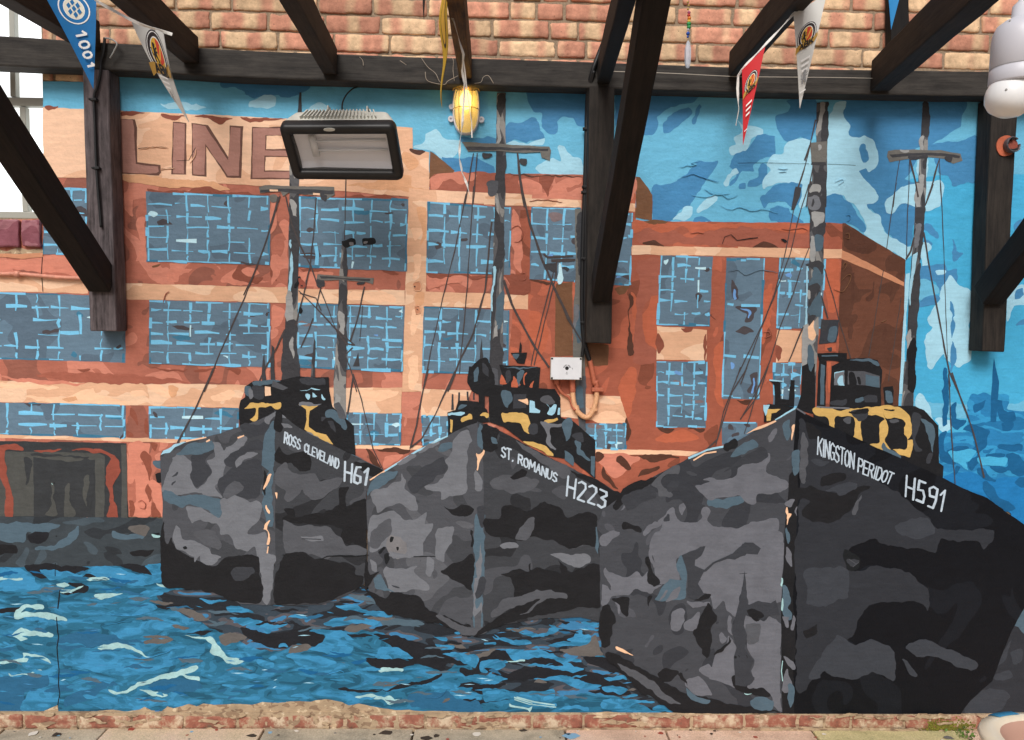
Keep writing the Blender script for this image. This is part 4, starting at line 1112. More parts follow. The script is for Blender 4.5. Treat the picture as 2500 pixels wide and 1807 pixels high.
rows('painted_trawler#2', '''
hull_left|C2|s|985,880 1100,810 1360,650 1600,530 1750,450 1835,418 1890,600 1890,2090 1810,2110 1600,2015 1500,1960 1300,1920 1060,1870 975,1750 970,1500 958,950
hull_right|C3|s|-114,418 0,455 200,560 560,750 830,880 1035,1000 900,1110 860,1250 865,2000 700,1960 400,1970 40,2020 -144,2110 -60,1700 -60,800
cream_drip|C2|w6|985,878 1100,808 1360,648 1500,578
ice|C2|w7|1100,806 1360,646 1600,530
slate|C2|b|985,900 1080,830 1200,810 1180,860 1000,970 970,1000
grey_light|C2|b|1000,970 1130,920 1220,880 1240,830 1280,880 1270,940 1330,1000 1360,1110 1300,1120 1240,1070 1130,1090 1060,1140 1020,1060 990,1000
grey_light|C2|b|1200,740 1340,670 1340,700 1260,750
grey_light|C2|b|1370,650 1460,600 1540,570 1480,630 1390,665
slate|C2|b|1520,640 1560,590 1640,570 1640,620 1560,650
grey_light|C2|b|1640,560 1700,490 1760,490 1790,560 1770,640 1740,860 1750,950 1690,1000 1550,1020 1540,970 1440,960 1430,920 1520,890 1600,790 1580,730 1640,640
grey_dark|C2|b|1400,780 1560,700 1590,780 1500,860 1340,980 1280,900
grey_light|C2|b|975,1190 1060,1150 1180,1120 1260,1190 1330,1190 1440,1145 1420,1220 1490,1235 1440,1340 1400,1380 1400,1480 1260,1490 1180,1500 1060,1440 980,1440
grey_mid|C2|b|990,1300 1060,1230 1140,1180 1150,1290 1090,1350 1040,1420 990,1400
grey_dark|C2|b|1050,1440 1130,1400 1140,1480 1100,1560 1080,1500
grey_light|C2|b|1510,1280 1640,1245 1640,1320 1580,1440 1550,1520 1500,1450
black|C2|b|1570,1090 1640,1100 1720,1060 1800,1110 1760,1160 1650,1160
black|C2|b|1540,1590 1720,1500 1800,1480 1805,1740 1700,1700 1560,1610
grey_light|D2|b|1090,280 1120,240 1280,260 1350,230 1330,290 1400,340 1460,410 1440,440 1310,420 1200,450 1140,430 1120,350
slate|D2|b|1010,320 1080,310 1130,420 1180,450 1040,420
grey_light|D2|b|985,190 1020,210 1040,280 990,280
grey_light|D2|b|1440,170 1490,200 1480,310 1430,300
grey_dark|D2|b|1150,380 1220,400 1200,410
black|D2|b|950,200 970,210 985,300 1050,280 1000,330 975,420 1000,430 1100,490 1150,440 1260,450 1380,480 1430,570 1600,640 1780,715 1500,690 1100,600 970,440 945,380
slate|C2|b|1850,430 1880,460 1880,600 1860,640 1840,560
slate|C2|b|1810,1160 1890,1150 1880,1600 1870,2060 1800,2060 1805,1400
grey_dark|C2|b|1820,1100 1880,1080 1885,1200 1850,1250
black|C2|b|1790,1260 1808,1270 1800,1400 1780,1400
cream_drip|C2|b|1815,655 1830,680 1850,680 1860,640 1880,630 1870,700 1842,750 1836,800 1825,790 1825,720
grey_light|C2|b|1820,800 1850,820 1870,900 1850,960 1820,950
grey_light|C2|b|1860,1380 1865,1450 1870,1600 1840,1640 1830,1540 1850,1480
grey_light|C2|b|1815,1660 1860,1650 1870,1720 1830,1780 1815,1850 1830,1900 1870,1840 1870,1920 1810,2000
grey_dark|C2|b|1830,1670 1880,1640 1890,1730 1840,1800
grey_mid|C2|s|1815,1950 1865,1900 1860,2060 1815,2090
grey_mid|D2|b|1510,640 1560,630 1780,720 1960,690 1980,700 1800,790 1600,700
black|C3|b|-70,440 60,480 40,560 40,640 -60,640
slate|C3|b|-10,530 30,540 40,590 0,580
grey_mid|C3|b|0,880 100,840 250,850 380,890 300,960 180,980 100,950 20,940
grey_mid|C3|b|200,570 400,680 620,800 560,860 400,740 260,640
black|C3|b|140,860 240,780 280,830 180,870
black|C3|b|90,1090 180,1070 270,1120 380,1060 430,1060 550,1110 590,1170 700,1140 820,1150 850,1390 720,1390 600,1410 490,1360 340,1330 200,1350 -50,1290 -50,1180 70,1180
grey_mid|C3|b|190,1340 240,1240 300,1170 340,1180 330,1240 290,1350
grey_light|C3|b|60,1390 120,1370 210,1370 210,1400 120,1425
grey_light|C3|b|460,1470 600,1460 770,1480 780,1530 700,1570 600,1540 530,1500
black|C3|b|620,800 820,880 1030,1000 900,1090 860,1000 760,900
black|D3|b|80,300 200,260 290,290 310,220 325,215 310,270 360,250 480,280 550,290 540,220 525,185 590,240 610,285 840,220 860,540 700,560 500,600 250,650 40,720 -140,780 50,640 200,540 270,480 170,480 160,330
grey_mid|D3|b|60,520 260,450 440,420 590,450 590,490 440,490 300,590 230,630 380,490 210,550 60,620 0,650
slate|C3|b|825,1240 850,1260 855,1400 835,1460 825,1380
''')
random.seed(6)
word('painted_trawler#2.lettering', 'white_stroke', 'ST.', 'C3', ((80, 612), (178, 645), (175, 730), (78, 690)), 0.0066)
word('painted_trawler#2.lettering', 'white_stroke', 'ROMANUS', 'C3', ((215, 675), (520, 828), (512, 895), (210, 745)), 0.0066)
word('painted_trawler#2.lettering', 'white_stroke', 'H223', 'C3', ((605, 848), (918, 970), (895, 1098), (592, 1000)), 0.0092, 0.32)
# ================= third trawler
rows('painted_trawler#3.mast', '''
mast|A4|s|625,818 712,810 706,1300 700,1640 580,1640 590,1310 618,1150
mast|B4|s|578,-20 697,-20 685,300 670,640 640,1060 612,1720 508,1720 550,1100 565,560 570,250 545,150 560,90
black|C4|s|508,-40 612,-40 606,360 540,345 460,320 500,200
mast_light|A4|b|650,830 695,830 680,950 640,1080 625,1050 640,900
mast_dark|A4|b|690,820 712,812 705,1150 680,1130 660,1050
grey_warm|A4|s|575,1130 700,1120 705,1170 695,1300 585,1300
mast_light|A4|b|640,1140 660,1150 660,1190 640,1200
mast_dark|A4|s|585,1285 695,1285 700,1310 580,1305
mast_light|B4|b|600,0 660,10 655,60 600,70 570,60
grey_light|B4|b|540,130 600,95 650,100 640,190 570,195
mast_dark|B4|b|580,80 630,75 635,95 590,100
mast_dark|B4|b|585,120 600,115 595,180 580,175
mast_light|B4|b|590,225 685,230 680,300 620,350 590,300
mast_dark|B4|b|575,350 685,310 680,400 640,420 590,400
slate|B4|b|620,400 665,420 670,520 600,520
mast_light|B4|b|570,420 600,430 600,600 560,600
mast_dark|B4|b|530,640 620,615 670,640 660,750 620,700 560,660
slate|B4|b|600,660 650,690 660,800 590,850 560,790
mast_dark|B4|b|565,820 640,790 650,830 600,900 590,960 555,920
mast_light|B4|b|555,840 580,850 575,900 555,905
slate|B4|b|600,900 650,850 650,1040 600,1050 555,1000
ice|B4|s|540,650 552,650 545,1150 520,1300 510,1290 535,1000
mast_light|B4|s|520,1120 610,1080 610,1240 560,1300 545,1420 505,1440 505,1200
cream_drip|B4|b|570,1090 600,1080 615,1200 590,1250 550,1220
slate|B4|b|560,1260 600,1290 595,1420 580,1480 555,1400
mast_dark|B4|b|555,1050 620,1040 560,1120
mast|A4|s|1460,815 1508,815 1500,1150 1482,1640 1418,1640 1440,1150
mast|B4|s|1408,-20 1480,-20 1470,350 1440,600 1420,1000 1390,1720 1318,1720 1350,900 1390,400 1400,200
mast|C4|s|1320,-60 1405,-60 1385,300 1290,300
mast_dark|A4|b|1462,820 1505,820 1500,1080 1460,1060
mast_light|A4|b|1445,1090 1470,1085 1465,1190 1440,1180
mast_light|A4|b|1430,1400 1470,1390 1450,1500 1430,1480
mast_light|B4|b|1410,0 1450,10 1470,60 1430,190 1410,150
mast_dark|B4|b|1400,200 1470,190 1470,300 1400,310
grey_light|B4|b|1410,320 1450,330 1440,470 1410,490 1400,420
mast_dark|B4|b|1450,330 1475,350 1445,600 1420,560
ice|B4|s|1380,560 1420,540 1380,800 1360,1000 1350,900
mast_dark|B4|b|1390,700 1440,640 1420,1000 1400,1200 1360,1180 1355,1000
mast_light|B4|b|1340,1180 1370,1150 1370,1240 1335,1300
black|B4|b|1345,1290 1400,1220 1395,1640 1350,1620
grey_warm|A4|s|1190,1195 1240,1185 1450,1190 1600,1195 1760,1220 1775,1275 1700,1295 1640,1262 1500,1245 1340,1262 1200,1282 1180,1240
mast_dark|A4|s|1200,1225 1450,1212 1600,1212 1755,1235 1750,1255 1600,1235 1460,1230 1220,1250
mast_light|A4|b|1280,1185 1350,1185 1340,1200 1285,1200
mast_dark|A4|b|1340,1235 1500,1235 1490,1260 1350,1260
mast_dark|A4|b|1640,1250 1700,1240 1690,1290 1650,1280
''')
rows('painted_trawler#3.rigging', '''
rig|A4|w5|612,950 570,1160 520,1350 470,1510
rig|A4|w8|570,1150 530,1270
rig|A4|w5|592,1320 560,1500 540,1640
mast_dark|B4|s|455,20 500,30 490,100 445,200 420,200 440,100
rig|B4|w4|445,180 380,520 330,720 280,900 160,1180 -10,1530
rig|B4|w4|560,0 480,260 410,560 310,830 180,1150 20,1580
rig|B4|w4|560,500 500,660 430,880 330,1130 250,1400 150,1640
rig|B4|w5|515,1130 470,1230 400,1400
rig|B4|w4|685,670 750,880 800,1080 870,1310 950,1580
rig|B4|w5|660,880 710,1060
rig|C4|w4|240,-20 150,170 20,400
rig|C4|w4|155,170 50,515
rig|C3|w5|2015,-10 1900,180 1780,560 1690,640
rig|C3|w4|2180,0 2110,200 1960,400
rig|C3|w4|1965,-10 1830,340 1770,600
rig|A4|w3|1278,1265 1250,1450 1228,1640
rig|A4|w3|1358,1265 1345,1640
rig|A4|w6|1360,1265 1400,1420 1425,1560
rig|A4|w6|1592,1260 1540,1440 1490,1610
rig|A4|w3|1592,1260 1600,1500 1612,1640
rig|B4|w3|1252,-10 1210,260 1175,520
rig|B4|w3|1150,680 1110,900 1080,1100 1035,1360
rig|B4|w3|1352,-10 1340,250 1332,600
rig|B4|w3|1290,900 1230,1300 1190,1560
rig|B4|w3|1602,-10 1620,350 1640,900 1655,1380 1680,1600
rig|B4|w6|1470,380 1510,640 1560,900 1630,1280 1670,1480 1740,1640
rig|B4|w6|1392,420 1365,530 1330,590
rig|B4|w4|1545,0 1480,170
rig|C4|w4|1665,40 1685,500 1715,910
rig|C4|w6|1690,30 1760,230 1850,470 1910,700 1945,860
''')
rows('painted_trawler#3.cabin', '''
grey_dark|B4|s|660,1070 800,1070 795,1170 780,1250 640,1262 650,1160
mast_dark|B4|b|660,1080 720,1090 690,1160 655,1150
slate|B4|b|740,1130 790,1130 770,1240 720,1220
brick_orange|B4|s|690,1268 770,1268 775,1325 690,1320
mast_dark|B4|b|700,1295 740,1285 750,1310 715,1320
black|B4|s|628,1335 862,1335 862,1400 800,1405 770,1400 640,1395
slate|B4|s|660,1352 790,1352 790,1362 660,1364
black|B4|s|640,1395 700,1400 690,1780 620,1780
slate|B4|s|655,1420 690,1430 680,1740 650,1740
brick_orange|B4|s|702,1405 735,1405 730,1640 712,1650
black|B4|s|738,1440 870,1380 1000,1372 1105,1392 1135,1470 1128,1760 722,1770
slate|B4|b|870,1385 1000,1380 1100,1395 1115,1425 1000,1400
ice|B4|s|762,1490 840,1475 842,1590 760,1588
grey_light|C4|s|765,40 838,20 838,128 760,130
ice|C4|b|795,70 830,40 838,120 800,128
grey_mid|C4|s|868,15 1000,22 1120,60 1122,150 1000,130 866,128
slate|C4|s|1010,45 1115,65 1120,150 1010,130
black|C4|b|880,40 920,40 930,125 870,125
black|C4|b|945,80 965,75 968,115 945,118
grey_dark|C4|b|725,240 840,230 840,275 725,278
slate|C4|b|920,235 980,228 1000,255 930,260
grey_dark|C4|b|1005,220 1100,215 1110,275 1010,270
black|C4|s|1150,150 1225,140 1232,180 1222,285 1160,285
slate|C4|b|1170,180 1215,180 1215,275 1170,275
black|C4|s|245,90 300,90 335,112 335,235 400,248 415,90 445,90 445,300 290,285 290,130
ice|C4|w6|248,92 360,100
black|C4|s|205,300 240,275 300,285 440,300 380,350 290,410 205,425
yellow|C4|s|222,318 335,318 300,345 262,352 258,410 228,415
ice|C4|b|205,290 250,280 230,330 215,380
black|C4|s|600,305 1250,292 1400,295 1470,330 1582,450 1586,742 1622,770 1617,862 1560,855 1400,770 1000,590 720,460 600,400
yellow|C4|b|605,310 740,318 880,318 1000,300 1240,298 1350,365 1370,520 1330,560 1370,560 1370,620 1345,700 1280,675 1210,640 1140,648 1040,605 960,570 910,545 770,480 735,470 705,390 605,352
black|C4|b|770,385 860,370 922,395 910,545 840,520 775,482
black|C4|b|985,392 1080,375 1142,388 1110,470 1120,580 1060,608 985,580
black|C4|b|1150,350 1175,395 1290,388 1322,420 1312,520 1335,600 1300,640 1200,620 1172,560 1180,470
slate|C4|b|1160,580 1190,620 1280,690 1260,710 1140,650
grey_dark|C4|b|885,340 1015,330 965,425 940,400
black|C4|b|880,330 1020,318 1010,345 900,355
black|C4|b|1150,312 1240,308 1230,322 1160,324
grey_mid|C4|b|830,410 890,380 900,420 860,440
grey_mid|C4|b|1190,410 1270,400 1270,420 1200,430
grey_dark|C4|b|1380,350 1440,370 1410,560 1460,640 1400,650 1380,560
slate|C4|b|1440,390 1540,460 1555,560 1540,660 1520,560 1480,490
grey_dark|C4|b|1490,690 1530,680 1520,750 1480,750
grey_light|C4|w6|620,300 880,312
''')
rows('painted_trawler#3', '''
hull_front|C4|s|462,308 380,345 290,410 0,562 -100,600 -384,700 -594,810 -814,930 -920,1005 -1070,1110 -1115,1250 -1094,1400 -1080,2200 -1060,2260 -950,2340 -700,2480 -400,2590 0,2700 480,2720 480,1000
hull_night|C4|s|455,308 530,355 720,450 1000,580 1400,760 1620,862 1760,938 1960,1020 2268,1240 2500,1440 2320,1760 2150,2070 2000,2460 1830,2610 1740,2740 400,2730 400,1200
slate|C4|b|0,620 120,560 160,600 60,660 -60,690
ice|C3|w8|1550,705 1700,640 1840,610
cream_drip|C3|w6|1590,720 1680,665 1770,655
cream_drip|C4|s|60,515 160,455 290,405 300,415 180,470
ice|C4|w7|290,405 380,350 450,310
grey_front|C4|w7|455,310 530,358
black|C3|b|1830,590 1920,550 1940,600 1860,650 1830,640
black|C3|b|1080,920 1300,840 1480,760 1380,840 1250,910 1100,1010 1000,1110 960,1080
grey_mid|C3|b|1260,890 1360,820 1480,750 1470,830 1380,840 1340,900 1420,990 1400,1010 1330,1000 1300,930
grey_front|C3|b|1010,1120 1060,1050 1075,1070 1040,1100
grey_dark|C3|b|1040,1000 1240,930 1290,1000 1200,1060 1060,1110
grey_dark|C3|b|1380,900 1480,890 1450,950 1380,960
grey_front|C3|b|1475,1090 1500,1065 1525,1090 1505,1150 1485,1130
black|C3|b|1040,1210 1100,1230 1160,1240 1180,1300 1110,1270 1030,1260
grey_front|C3|b|860,1320 960,1270 1015,1280 1000,1320 920,1400 860,1395
slate|C3|b|1700,1040 1820,1020 1980,1000 1990,1050 1860,1100 1720,1090
grey_front|C4|b|-330,920 -220,895 -270,875 -240,862 -140,868 -20,840 0,780 100,750 160,740 230,670 245,730 210,810 270,850 380,900 370,960 270,1000 160,990 130,1050 60,1050 0,1000 -180,1030 -260,1000 -310,970
grey_front|C4|b|230,530 300,460 320,480 270,570 240,580
grey_dark|C4|b|-120,800 180,620 230,690 150,740 -20,770
grey_front|C3|b|1290,1310 1340,1230 1300,1200 1420,1090 1440,1110 1450,1190 1520,1210 1650,1190 1660,1100 1700,1085 1720,1110 1700,1190 1770,1250 2000,1240 2150,1230 2240,1170 2262,1260 2240,1310 2150,1340 2290,1400 2310,1700 1700,1700 1600,1560 1680,1400 1540,1440 1450,1510 1470,1680 1300,1680 1300,1400
grey_dark|C3|b|1345,1200 1390,1150 1400,1190 1370,1215
grey_front|C3|b|1190,1280 1290,1200 1340,1230 1290,1260 1200,1310
grey_front|C4|b|0,1250 150,1210 290,1180 310,1240 280,1310 150,1340 180,1370 320,1380 345,1500 355,1640 0,1640 -60,1400
grey_dark|C4|b|-30,1460 40,1365 110,1370 180,1400 150,1460 80,1440 0,1510
grey_front|D3|b|1300,-40 2268,-40 2268,140 2120,100 2090,140 1990,50 1930,130 1740,200 1680,260 1600,230 1600,180 1680,80 1500,150 1450,220 1490,350 1400,320 1340,350 1300,250
slate|D3|b|1450,220 1500,150 1540,180 1530,480 1480,500 1300,490 1400,340 1490,360
grey_front|D3|b|2268,60 2310,60 2310,480 2130,520 2050,510 2000,380 1990,280 1960,480 1920,620 1860,590 1830,520 1740,570 1720,470 1670,440 1620,370 1660,320 1690,270 1820,220 1960,170 2110,130
grey_front|D4|b|50,150 130,140 180,90 330,60 352,170 350,250 290,330 280,500 180,510 85,530 60,280
grey_front|D4|b|50,620 200,660 240,620 290,650 340,700 330,1000 332,1385 270,1330 260,1250 60,1190 120,1130 100,1050 120,990 70,900 60,780 40,720
grey_mid|D4|b|60,690 180,700 160,820 70,850
black|D4|b|60,590 130,580 200,630 150,665 80,630
grey_front|D3|b|1870,780 1920,880 1930,1170 1760,1140 1640,1060 1700,1000 1740,1040 1750,940 1840,880
grey_front|D3|b|890,240 930,290 1050,320 1130,280 1190,320 1230,270 1230,350 1280,390 1350,370 1280,420 1260,460 1150,420 1080,460 960,480 930,530 870,530 870,380 940,440 930,380 880,310
grey_front|D3|b|1240,170 1260,90 1275,160 1295,240 1280,260 1260,220
grey_front|D3|b|1310,500 1370,420 1400,430 1350,480
grey_front|D3|b|1365,510 1410,440 1480,395 1475,460 1420,490
grey_front|D3|b|1410,620 1470,570 1520,570 1490,720 1410,730
grey_front|D3|b|1540,680 1620,600 1640,640 1600,740 1530,740
grey_front|D3|b|1540,520 1640,520 1710,510 1680,550 1580,580
grey_front|D3|b|1540,1130 1630,1110 1690,1160 1740,1250 1610,1250 1540,1190
grey_front|D3|b|1790,790 1805,745 1850,810 1810,840
grey_front|D3|b|1860,620 1890,650 1900,770 1855,720
grey_front|D3|b|970,520 1000,520 1020,580 1000,600
black|D3|b|1590,750 1650,640 1700,520 1740,570 1780,640 1740,740 1720,900 1700,960 1640,880 1600,800
black|D3|b|1600,510 1660,460 1720,450 1690,490
black|D3|b|1310,1090 1370,1040 1470,1070 1420,1130 1340,1150
black|D3|b|1465,1090 1510,1090 1545,1180 1520,1150
black|D3|b|860,560 920,540 990,660 940,720 930,860 860,870
black|D3|b|940,490 990,480 1040,470 1080,480 1070,640 1020,600 1000,540
black|D3|b|1225,480 1265,465 1245,550
black|D3|b|1215,180 1240,160 1280,290 1330,360 1280,390 1225,360 1240,260
black|D3|b|880,930 1000,940 1250,1080 1500,1220 1700,1270 1900,1320 2200,1370 2290,1395 1450,1390 1300,1290 1100,1160 980,1020
black|D3|b|1890,1110 1980,1110 2010,1200 2140,1200 2205,1270 2000,1240 1920,1200
black|D3|b|1740,940 1780,890 1860,840 1870,780 1880,840 1820,900
grey_dark|D3|b|1960,1100 2060,1110 2020,1180
cream_drip|D3|b|980,880 1010,880 1100,925 1120,945 1060,925 990,900
grey_mid|D3|b|990,1000 1080,1040 1260,1140 1400,1260 1480,1330 1380,1300 1200,1180 1060,1080
slate|D3|b|1540,1190 1620,1250 1720,1280 1690,1320 1560,1270
slate|D3|b|2040,1290 2140,1255 2215,1290 2215,1370 2060,1350
grey_dark|D3|s|1992,270 2005,420 2018,545 2100,510 2190,530 2240,500 2270,620 2200,620 2130,660 2060,640 2000,620 1985,700 2012,780 1990,880 2062,980 2030,1060 2072,1130 2000,1185 1920,1170 1908,950 1925,880 1900,760 1922,620 1960,480
grey_dark|D3|s|1640,290 1740,205 1900,140 1945,90 1995,48 2060,50 2122,92 2095,142 1990,132 1920,185 1860,178 1750,215 1690,275
grey_dark|D3|s|1500,150 1600,110 1682,76 1650,150 1600,185 1598,228 1680,262 1622,370 1668,440 1600,500 1540,480 1545,300
black|D3|b|2010,590 2080,585 2140,630 2080,662 2030,640
foam|D3|b|2000,1235 2040,1235 2045,1242 2010,1242
black|D4|s|428,-520 465,-560 470,-330 455,-60 460,200 425,480 445,700 450,900 432,1080 440,1395 350,1390 335,900 340,350 352,250 365,-60 390,-300 400,-480
hull_night_mid|C4|b|480,400 560,470 700,620 900,760 1200,950 1400,1090 1500,1180 1560,1260 1740,1270 2000,1260 2010,1340 1920,1420 1880,1350 1740,1360 1580,1330 1550,1440 1440,1420 1330,1410 1150,1390 1080,1340 920,1390 850,1450 830,1620 470,1620 480,1000
hull_night_mid|D4|b|470,-80 860,-40 820,120 850,260 980,260 1100,235 1300,260 1380,320 1500,440 1500,580 1400,520 1060,530 940,650 900,780 760,880 600,1100 520,1210 450,1215 460,600
black|C4|b|430,950 580,930 700,960 840,960 1040,920 960,990 890,1100 800,1170 700,1220 560,1200 500,1120 560,1040 440,1020
black|C4|b|660,860 820,820 830,870 780,900 660,930
black|C4|b|540,420 640,480 640,560 560,540
hull_night_soft|C4|b|560,720 620,700 720,740 650,770
hull_night_soft|C4|b|690,960 800,900 900,900 940,930 820,1000 760,960
grey_mid|C4|b|910,1080 960,990 940,1100 920,1140 890,1140
hull_night_soft|C4|b|1240,1230 1420,1170 1540,1210 1540,1300 1400,1330 1260,1290
hull_night_soft|D4|b|560,1100 640,950 720,840 790,765 900,850 1050,820 1190,870 1240,1000 1220,1140 1070,1070 840,1130 680,1060 640,1120 570,1130
hull_night_soft|D4|b|1310,860 1470,820 1650,890 1870,1000 1830,1060 1680,1000 1530,950 1400,960
hull_night_soft|D4|b|1290,960 1320,970 1410,1090 1370,1110
hull_night_soft|D4|b|550,540 540,450 520,280 700,240 860,270 860,480 780,500 700,540
black|D4|b|505,740 600,700 620,700 600,780 530,800
slate|C4|b|360,430 410,400 420,500 390,560 350,500
slate|C4|b|420,670 480,650 470,800 430,830
grey_mid|C4|b|490,500 540,560 530,900 490,900
cream_drip|C4|b|424,450 440,440 432,560 422,520
grey_front|C4|b|365,1060 400,1015 430,1030 420,1090 390,1080
cream_drip|C4|b|370,1110 388,1080 396,1130 418,1140 390,1190 375,1230
grey_front|C4|b|440,1100 462,1090 450,1170
grey_front|C4|b|372,1460 380,1400 430,1460 420,1550 395,1510
slate|C4|b|375,1250 410,1290 400,1380 380,1340
slate|D4|b|345,400 400,420 415,520 390,560 420,610 400,650 340,600
foam|D4|b|340,330 352,330 352,385 338,380
foam|D4|b|342,490 352,500 348,590 338,580
grey_front|D4|b|345,630 390,640 395,720 365,710
grey_front|D4|b|425,660 450,620 440,740 415,740
grey_front|D4|b|360,950 430,990 445,1050 390,1030
grey_front|D4|b|370,1040 425,1150 420,1200 375,1240 345,1200
slate|D4|b|400,1160 440,1180 420,1340 390,1280
foam|D4|w4|345,980 340,1060 348,1140
''')
random.seed(7)
word('painted_trawler#3.lettering', 'white_stroke', 'KINGSTON', 'C4', ((628, 538), (912, 666), (905, 788), (622, 675)), 0.0064, 0.2)
word('painted_trawler#3.lettering', 'white_stroke', 'PERIDOT', 'C4', ((948, 702), (1225, 828), (1188, 912), (940, 808)), 0.0064, 0.2)
word('painted_trawler#3.lettering', 'white_stroke', 'H591', 'C4', ((1325, 845), (1645, 968), (1618, 1132), (1315, 1008)), 0.0092, 0.34)
# ---- wear: cracks, drilled holes and knocks in the plaster
rows('plaster_wear', '''
crack|D1|w3.5|445,215 445,320
crack|D1|w4|480,430 470,520 465,575
crack|D1|w4|455,640 462,760 470,800 458,880 465,960 475,1060 470,1180 480,1250 465,1340
crack|B1|w2.5|345,540 335,700 345,850
crack|C2|w3|300,1468 440,1470
crack|C2|w3.5|590,1505 650,1475 760,1470 850,1478 980,1470
crack|C2|w3|1330,1480 1500,1475
crack|D3|w2|1950,295 2010,290
chip|C2|b|1120,1330 1160,1310 1250,1340 1285,1400 1260,1470 1200,1500 1140,1440 1110,1390
grey_light|C2|b|1150,1440 1250,1460 1280,1440 1240,1490 1180,1500
crack|C2|b|1150,1320 1180,1335 1160,1370 1135,1365
crack|C2|b|1195,1400 1215,1400 1215,1422 1200,1425
crack|C2|b|1040,1440 1100,1410 1110,1430 1060,1460
crack|C2|b|1100,1460 1130,1450 1140,1500 1110,1540 1100,1500
crack|B2|b|765,450 800,440 850,440 860,480 820,500 790,500
chip|B2|b|820,455 850,460 850,485 825,485
crack|B2|b|930,440 970,430 1010,430 1030,470 990,485 935,490
chip|B2|b|940,455 970,460 965,480 940,480
crack|B2|b|385,800 430,730 440,760 400,830
door_rust|B2|b|425,740 460,760 475,800 440,820 420,780
crack|B2|b|435,800 455,800 450,815
crack|B2|b|420,1000 440,970 460,1000 440,1020
crack|B2|b|1345,805 1360,805 1360,830 1345,830
peach_dull|B2|b|1330,790 1380,780 1385,830 1350,840 1325,825
crack|B2|b|1345,815 1358,815 1357,828
peach_dull|B2|b|1335,975 1370,965 1380,1010 1350,1025
crack|B2|b|1345,995 1357,995 1356,1010
crack|B4|b|345,430 365,425 385,450 365,460
crack|C1|b|1455,1400 1475,1395 1480,1412 1460,1415
crack|C1|b|445,1320 455,1318 455,1330
foam|C1|b|1205,1310 1270,1305 1270,1320 1215,1335
crack|C1|b|1205,1300 1270,1296 1270,1303
crack|C1|b|425,890 440,895 435,910
foam|C1|w4|415,905 425,915
crack|C2|b|780,1095 800,1090 800,1115 785,1118
crack|C2|b|752,1243 765,1245 760,1260
crack|C4|b|820,1480 850,1420 900,1450 960,1500 940,1580 860,1580
grey_dark|C4|b|850,1490 930,1490 960,1510 910,1560 860,1530
grey_mid|C4|w3|870,1500 930,1540
grey_mid|C4|w3|900,1560 950,1520
crack|D3|b|1905,935 1925,935 1925,955 1908,955
crack|D3|b|1950,938 1965,938 1962,950
crack|D3|b|1993,938 2012,938 2012,955 1996,955
crack|C2|w3|450,1340 600,1345
crack|B3|w2|1640,1455 1660,1470
crack|A4|w1.5|0,1293 240,1290
crack|A4|w1.5|240,1292 560,1300
crack|A4|w1.5|710,1302 930,1310
crack|A1|w2.5|1100,1180 1240,1160 1330,1170
crack|A1|w2|1280,1340 1360,1330
crack|A1|w2|1400,1275 1500,1270 1550,1170
crack|B3|w3|1820,470 1840,415 1890,400 1935,445 2100,425
crack|B3|w2|1730,1035 1750,1055 1770,1070
''')
rows('broken_ledge', '''
cement|B1|s|-300,508 0,512 60,530 150,500 230,518 300,508 345,520 345,560 270,572 180,590 90,560 0,575 -300,560
peach_dull|B1|s|-300,555 60,548 180,552 345,545 345,575 200,590 60,578 -300,580
''')
# ---- ragged lower edge where the plaster has crumbled, and the thin render line above the base bricks
rows('crumbled_edge', '''
cement|D1|s|-300,1395 0,1392 120,1398 250,1385 350,1385 420,1355 465,1335 470,1388 560,1392 760,1385 900,1370 1000,1385 1110,1375 1150,1350 1200,1378 1280,1385 1330,1345 1380,1360 1450,1340 1500,1325 1560,1345 1610,1322 1700,1335 1850,1325 2000,1330 2080,1310 2200,1320 2280,1312 2280,1420 1000,1430 -300,1425
cement|D2|s|320,1312 430,1300 520,1310 560,1300 640,1290 700,1300 760,1310 820,1335 900,1320 1000,1345 1100,1365 1200,1375 1300,1372 1400,1385 1600,1380 1700,1395 2000,1385 2100,1392 2268,1390 2268,1435 330,1420
cement|D3|s|300,1392 420,1385 600,1395 800,1388 900,1378 1100,1392 1400,1390 1700,1395 2000,1405 2100,1400 2300,1412 2300,1445 300,1432
cement|D4|s|350,1412 600,1418 900,1424 1100,1435 1300,1440 1400,1450 1800,1455 1830,1490 1500,1480 1000,1465 350,1445
flake_blue|D1|b|1215,1380 1280,1375 1240,1420 1230,1480 1200,1480 1220,1430
flake_blue|D1|b|1345,1430 1400,1440 1390,1465 1350,1455
''')

# ------------------------------------------------------------------ build the mural meshes
def wall_part(name, key, parent, label=None):
    polys = PARTS[key]; v = []; f = []; mi = []; mats = []
    for mat, ring in polys:
        if mat not in mats: mats.append(mat)
        b = len(v); v += ring
        for t in geometry.tessellate_polygon([ring]):
            a, c, d = (ring[i] for i in t)
            n = (c.x-a.x)*(d.z-a.z)-(c.z-a.z)*(d.x-a.x)
            tt = t if n > 0 else (t[0], t[2], t[1])
            f.append(tuple(i+b for i in tt)); mi.append(mats.index(mat))
    o = link(name, v, f, mats, mi, parent)
    if label: o['label'] = label
    return o
wall = empty('brick_wall', (0, 0, 0)); wall['kind'] = 'thing'
tag(wall, 'tall brick wall painted with a mural of three black trawlers before a red brick warehouse', 'wall')
P_ = {}
P_['sky'] = wall_part('painted_sky', 'painted_sky', wall, 'bright blue sky with pale and dark cloud patches')
wall_part('painted_skyline', 'painted_harbour', P_['sky'], 'distant blue harbour buildings at the right edge')
P_['wh'] = wall_part('painted_warehouse', 'painted_warehouse', wall, 'red brick warehouse with peach bands and blue windows')
wall_part('capital_letters', 'painted_capitals', P_['wh'], 'large brown capitals reading LINE')
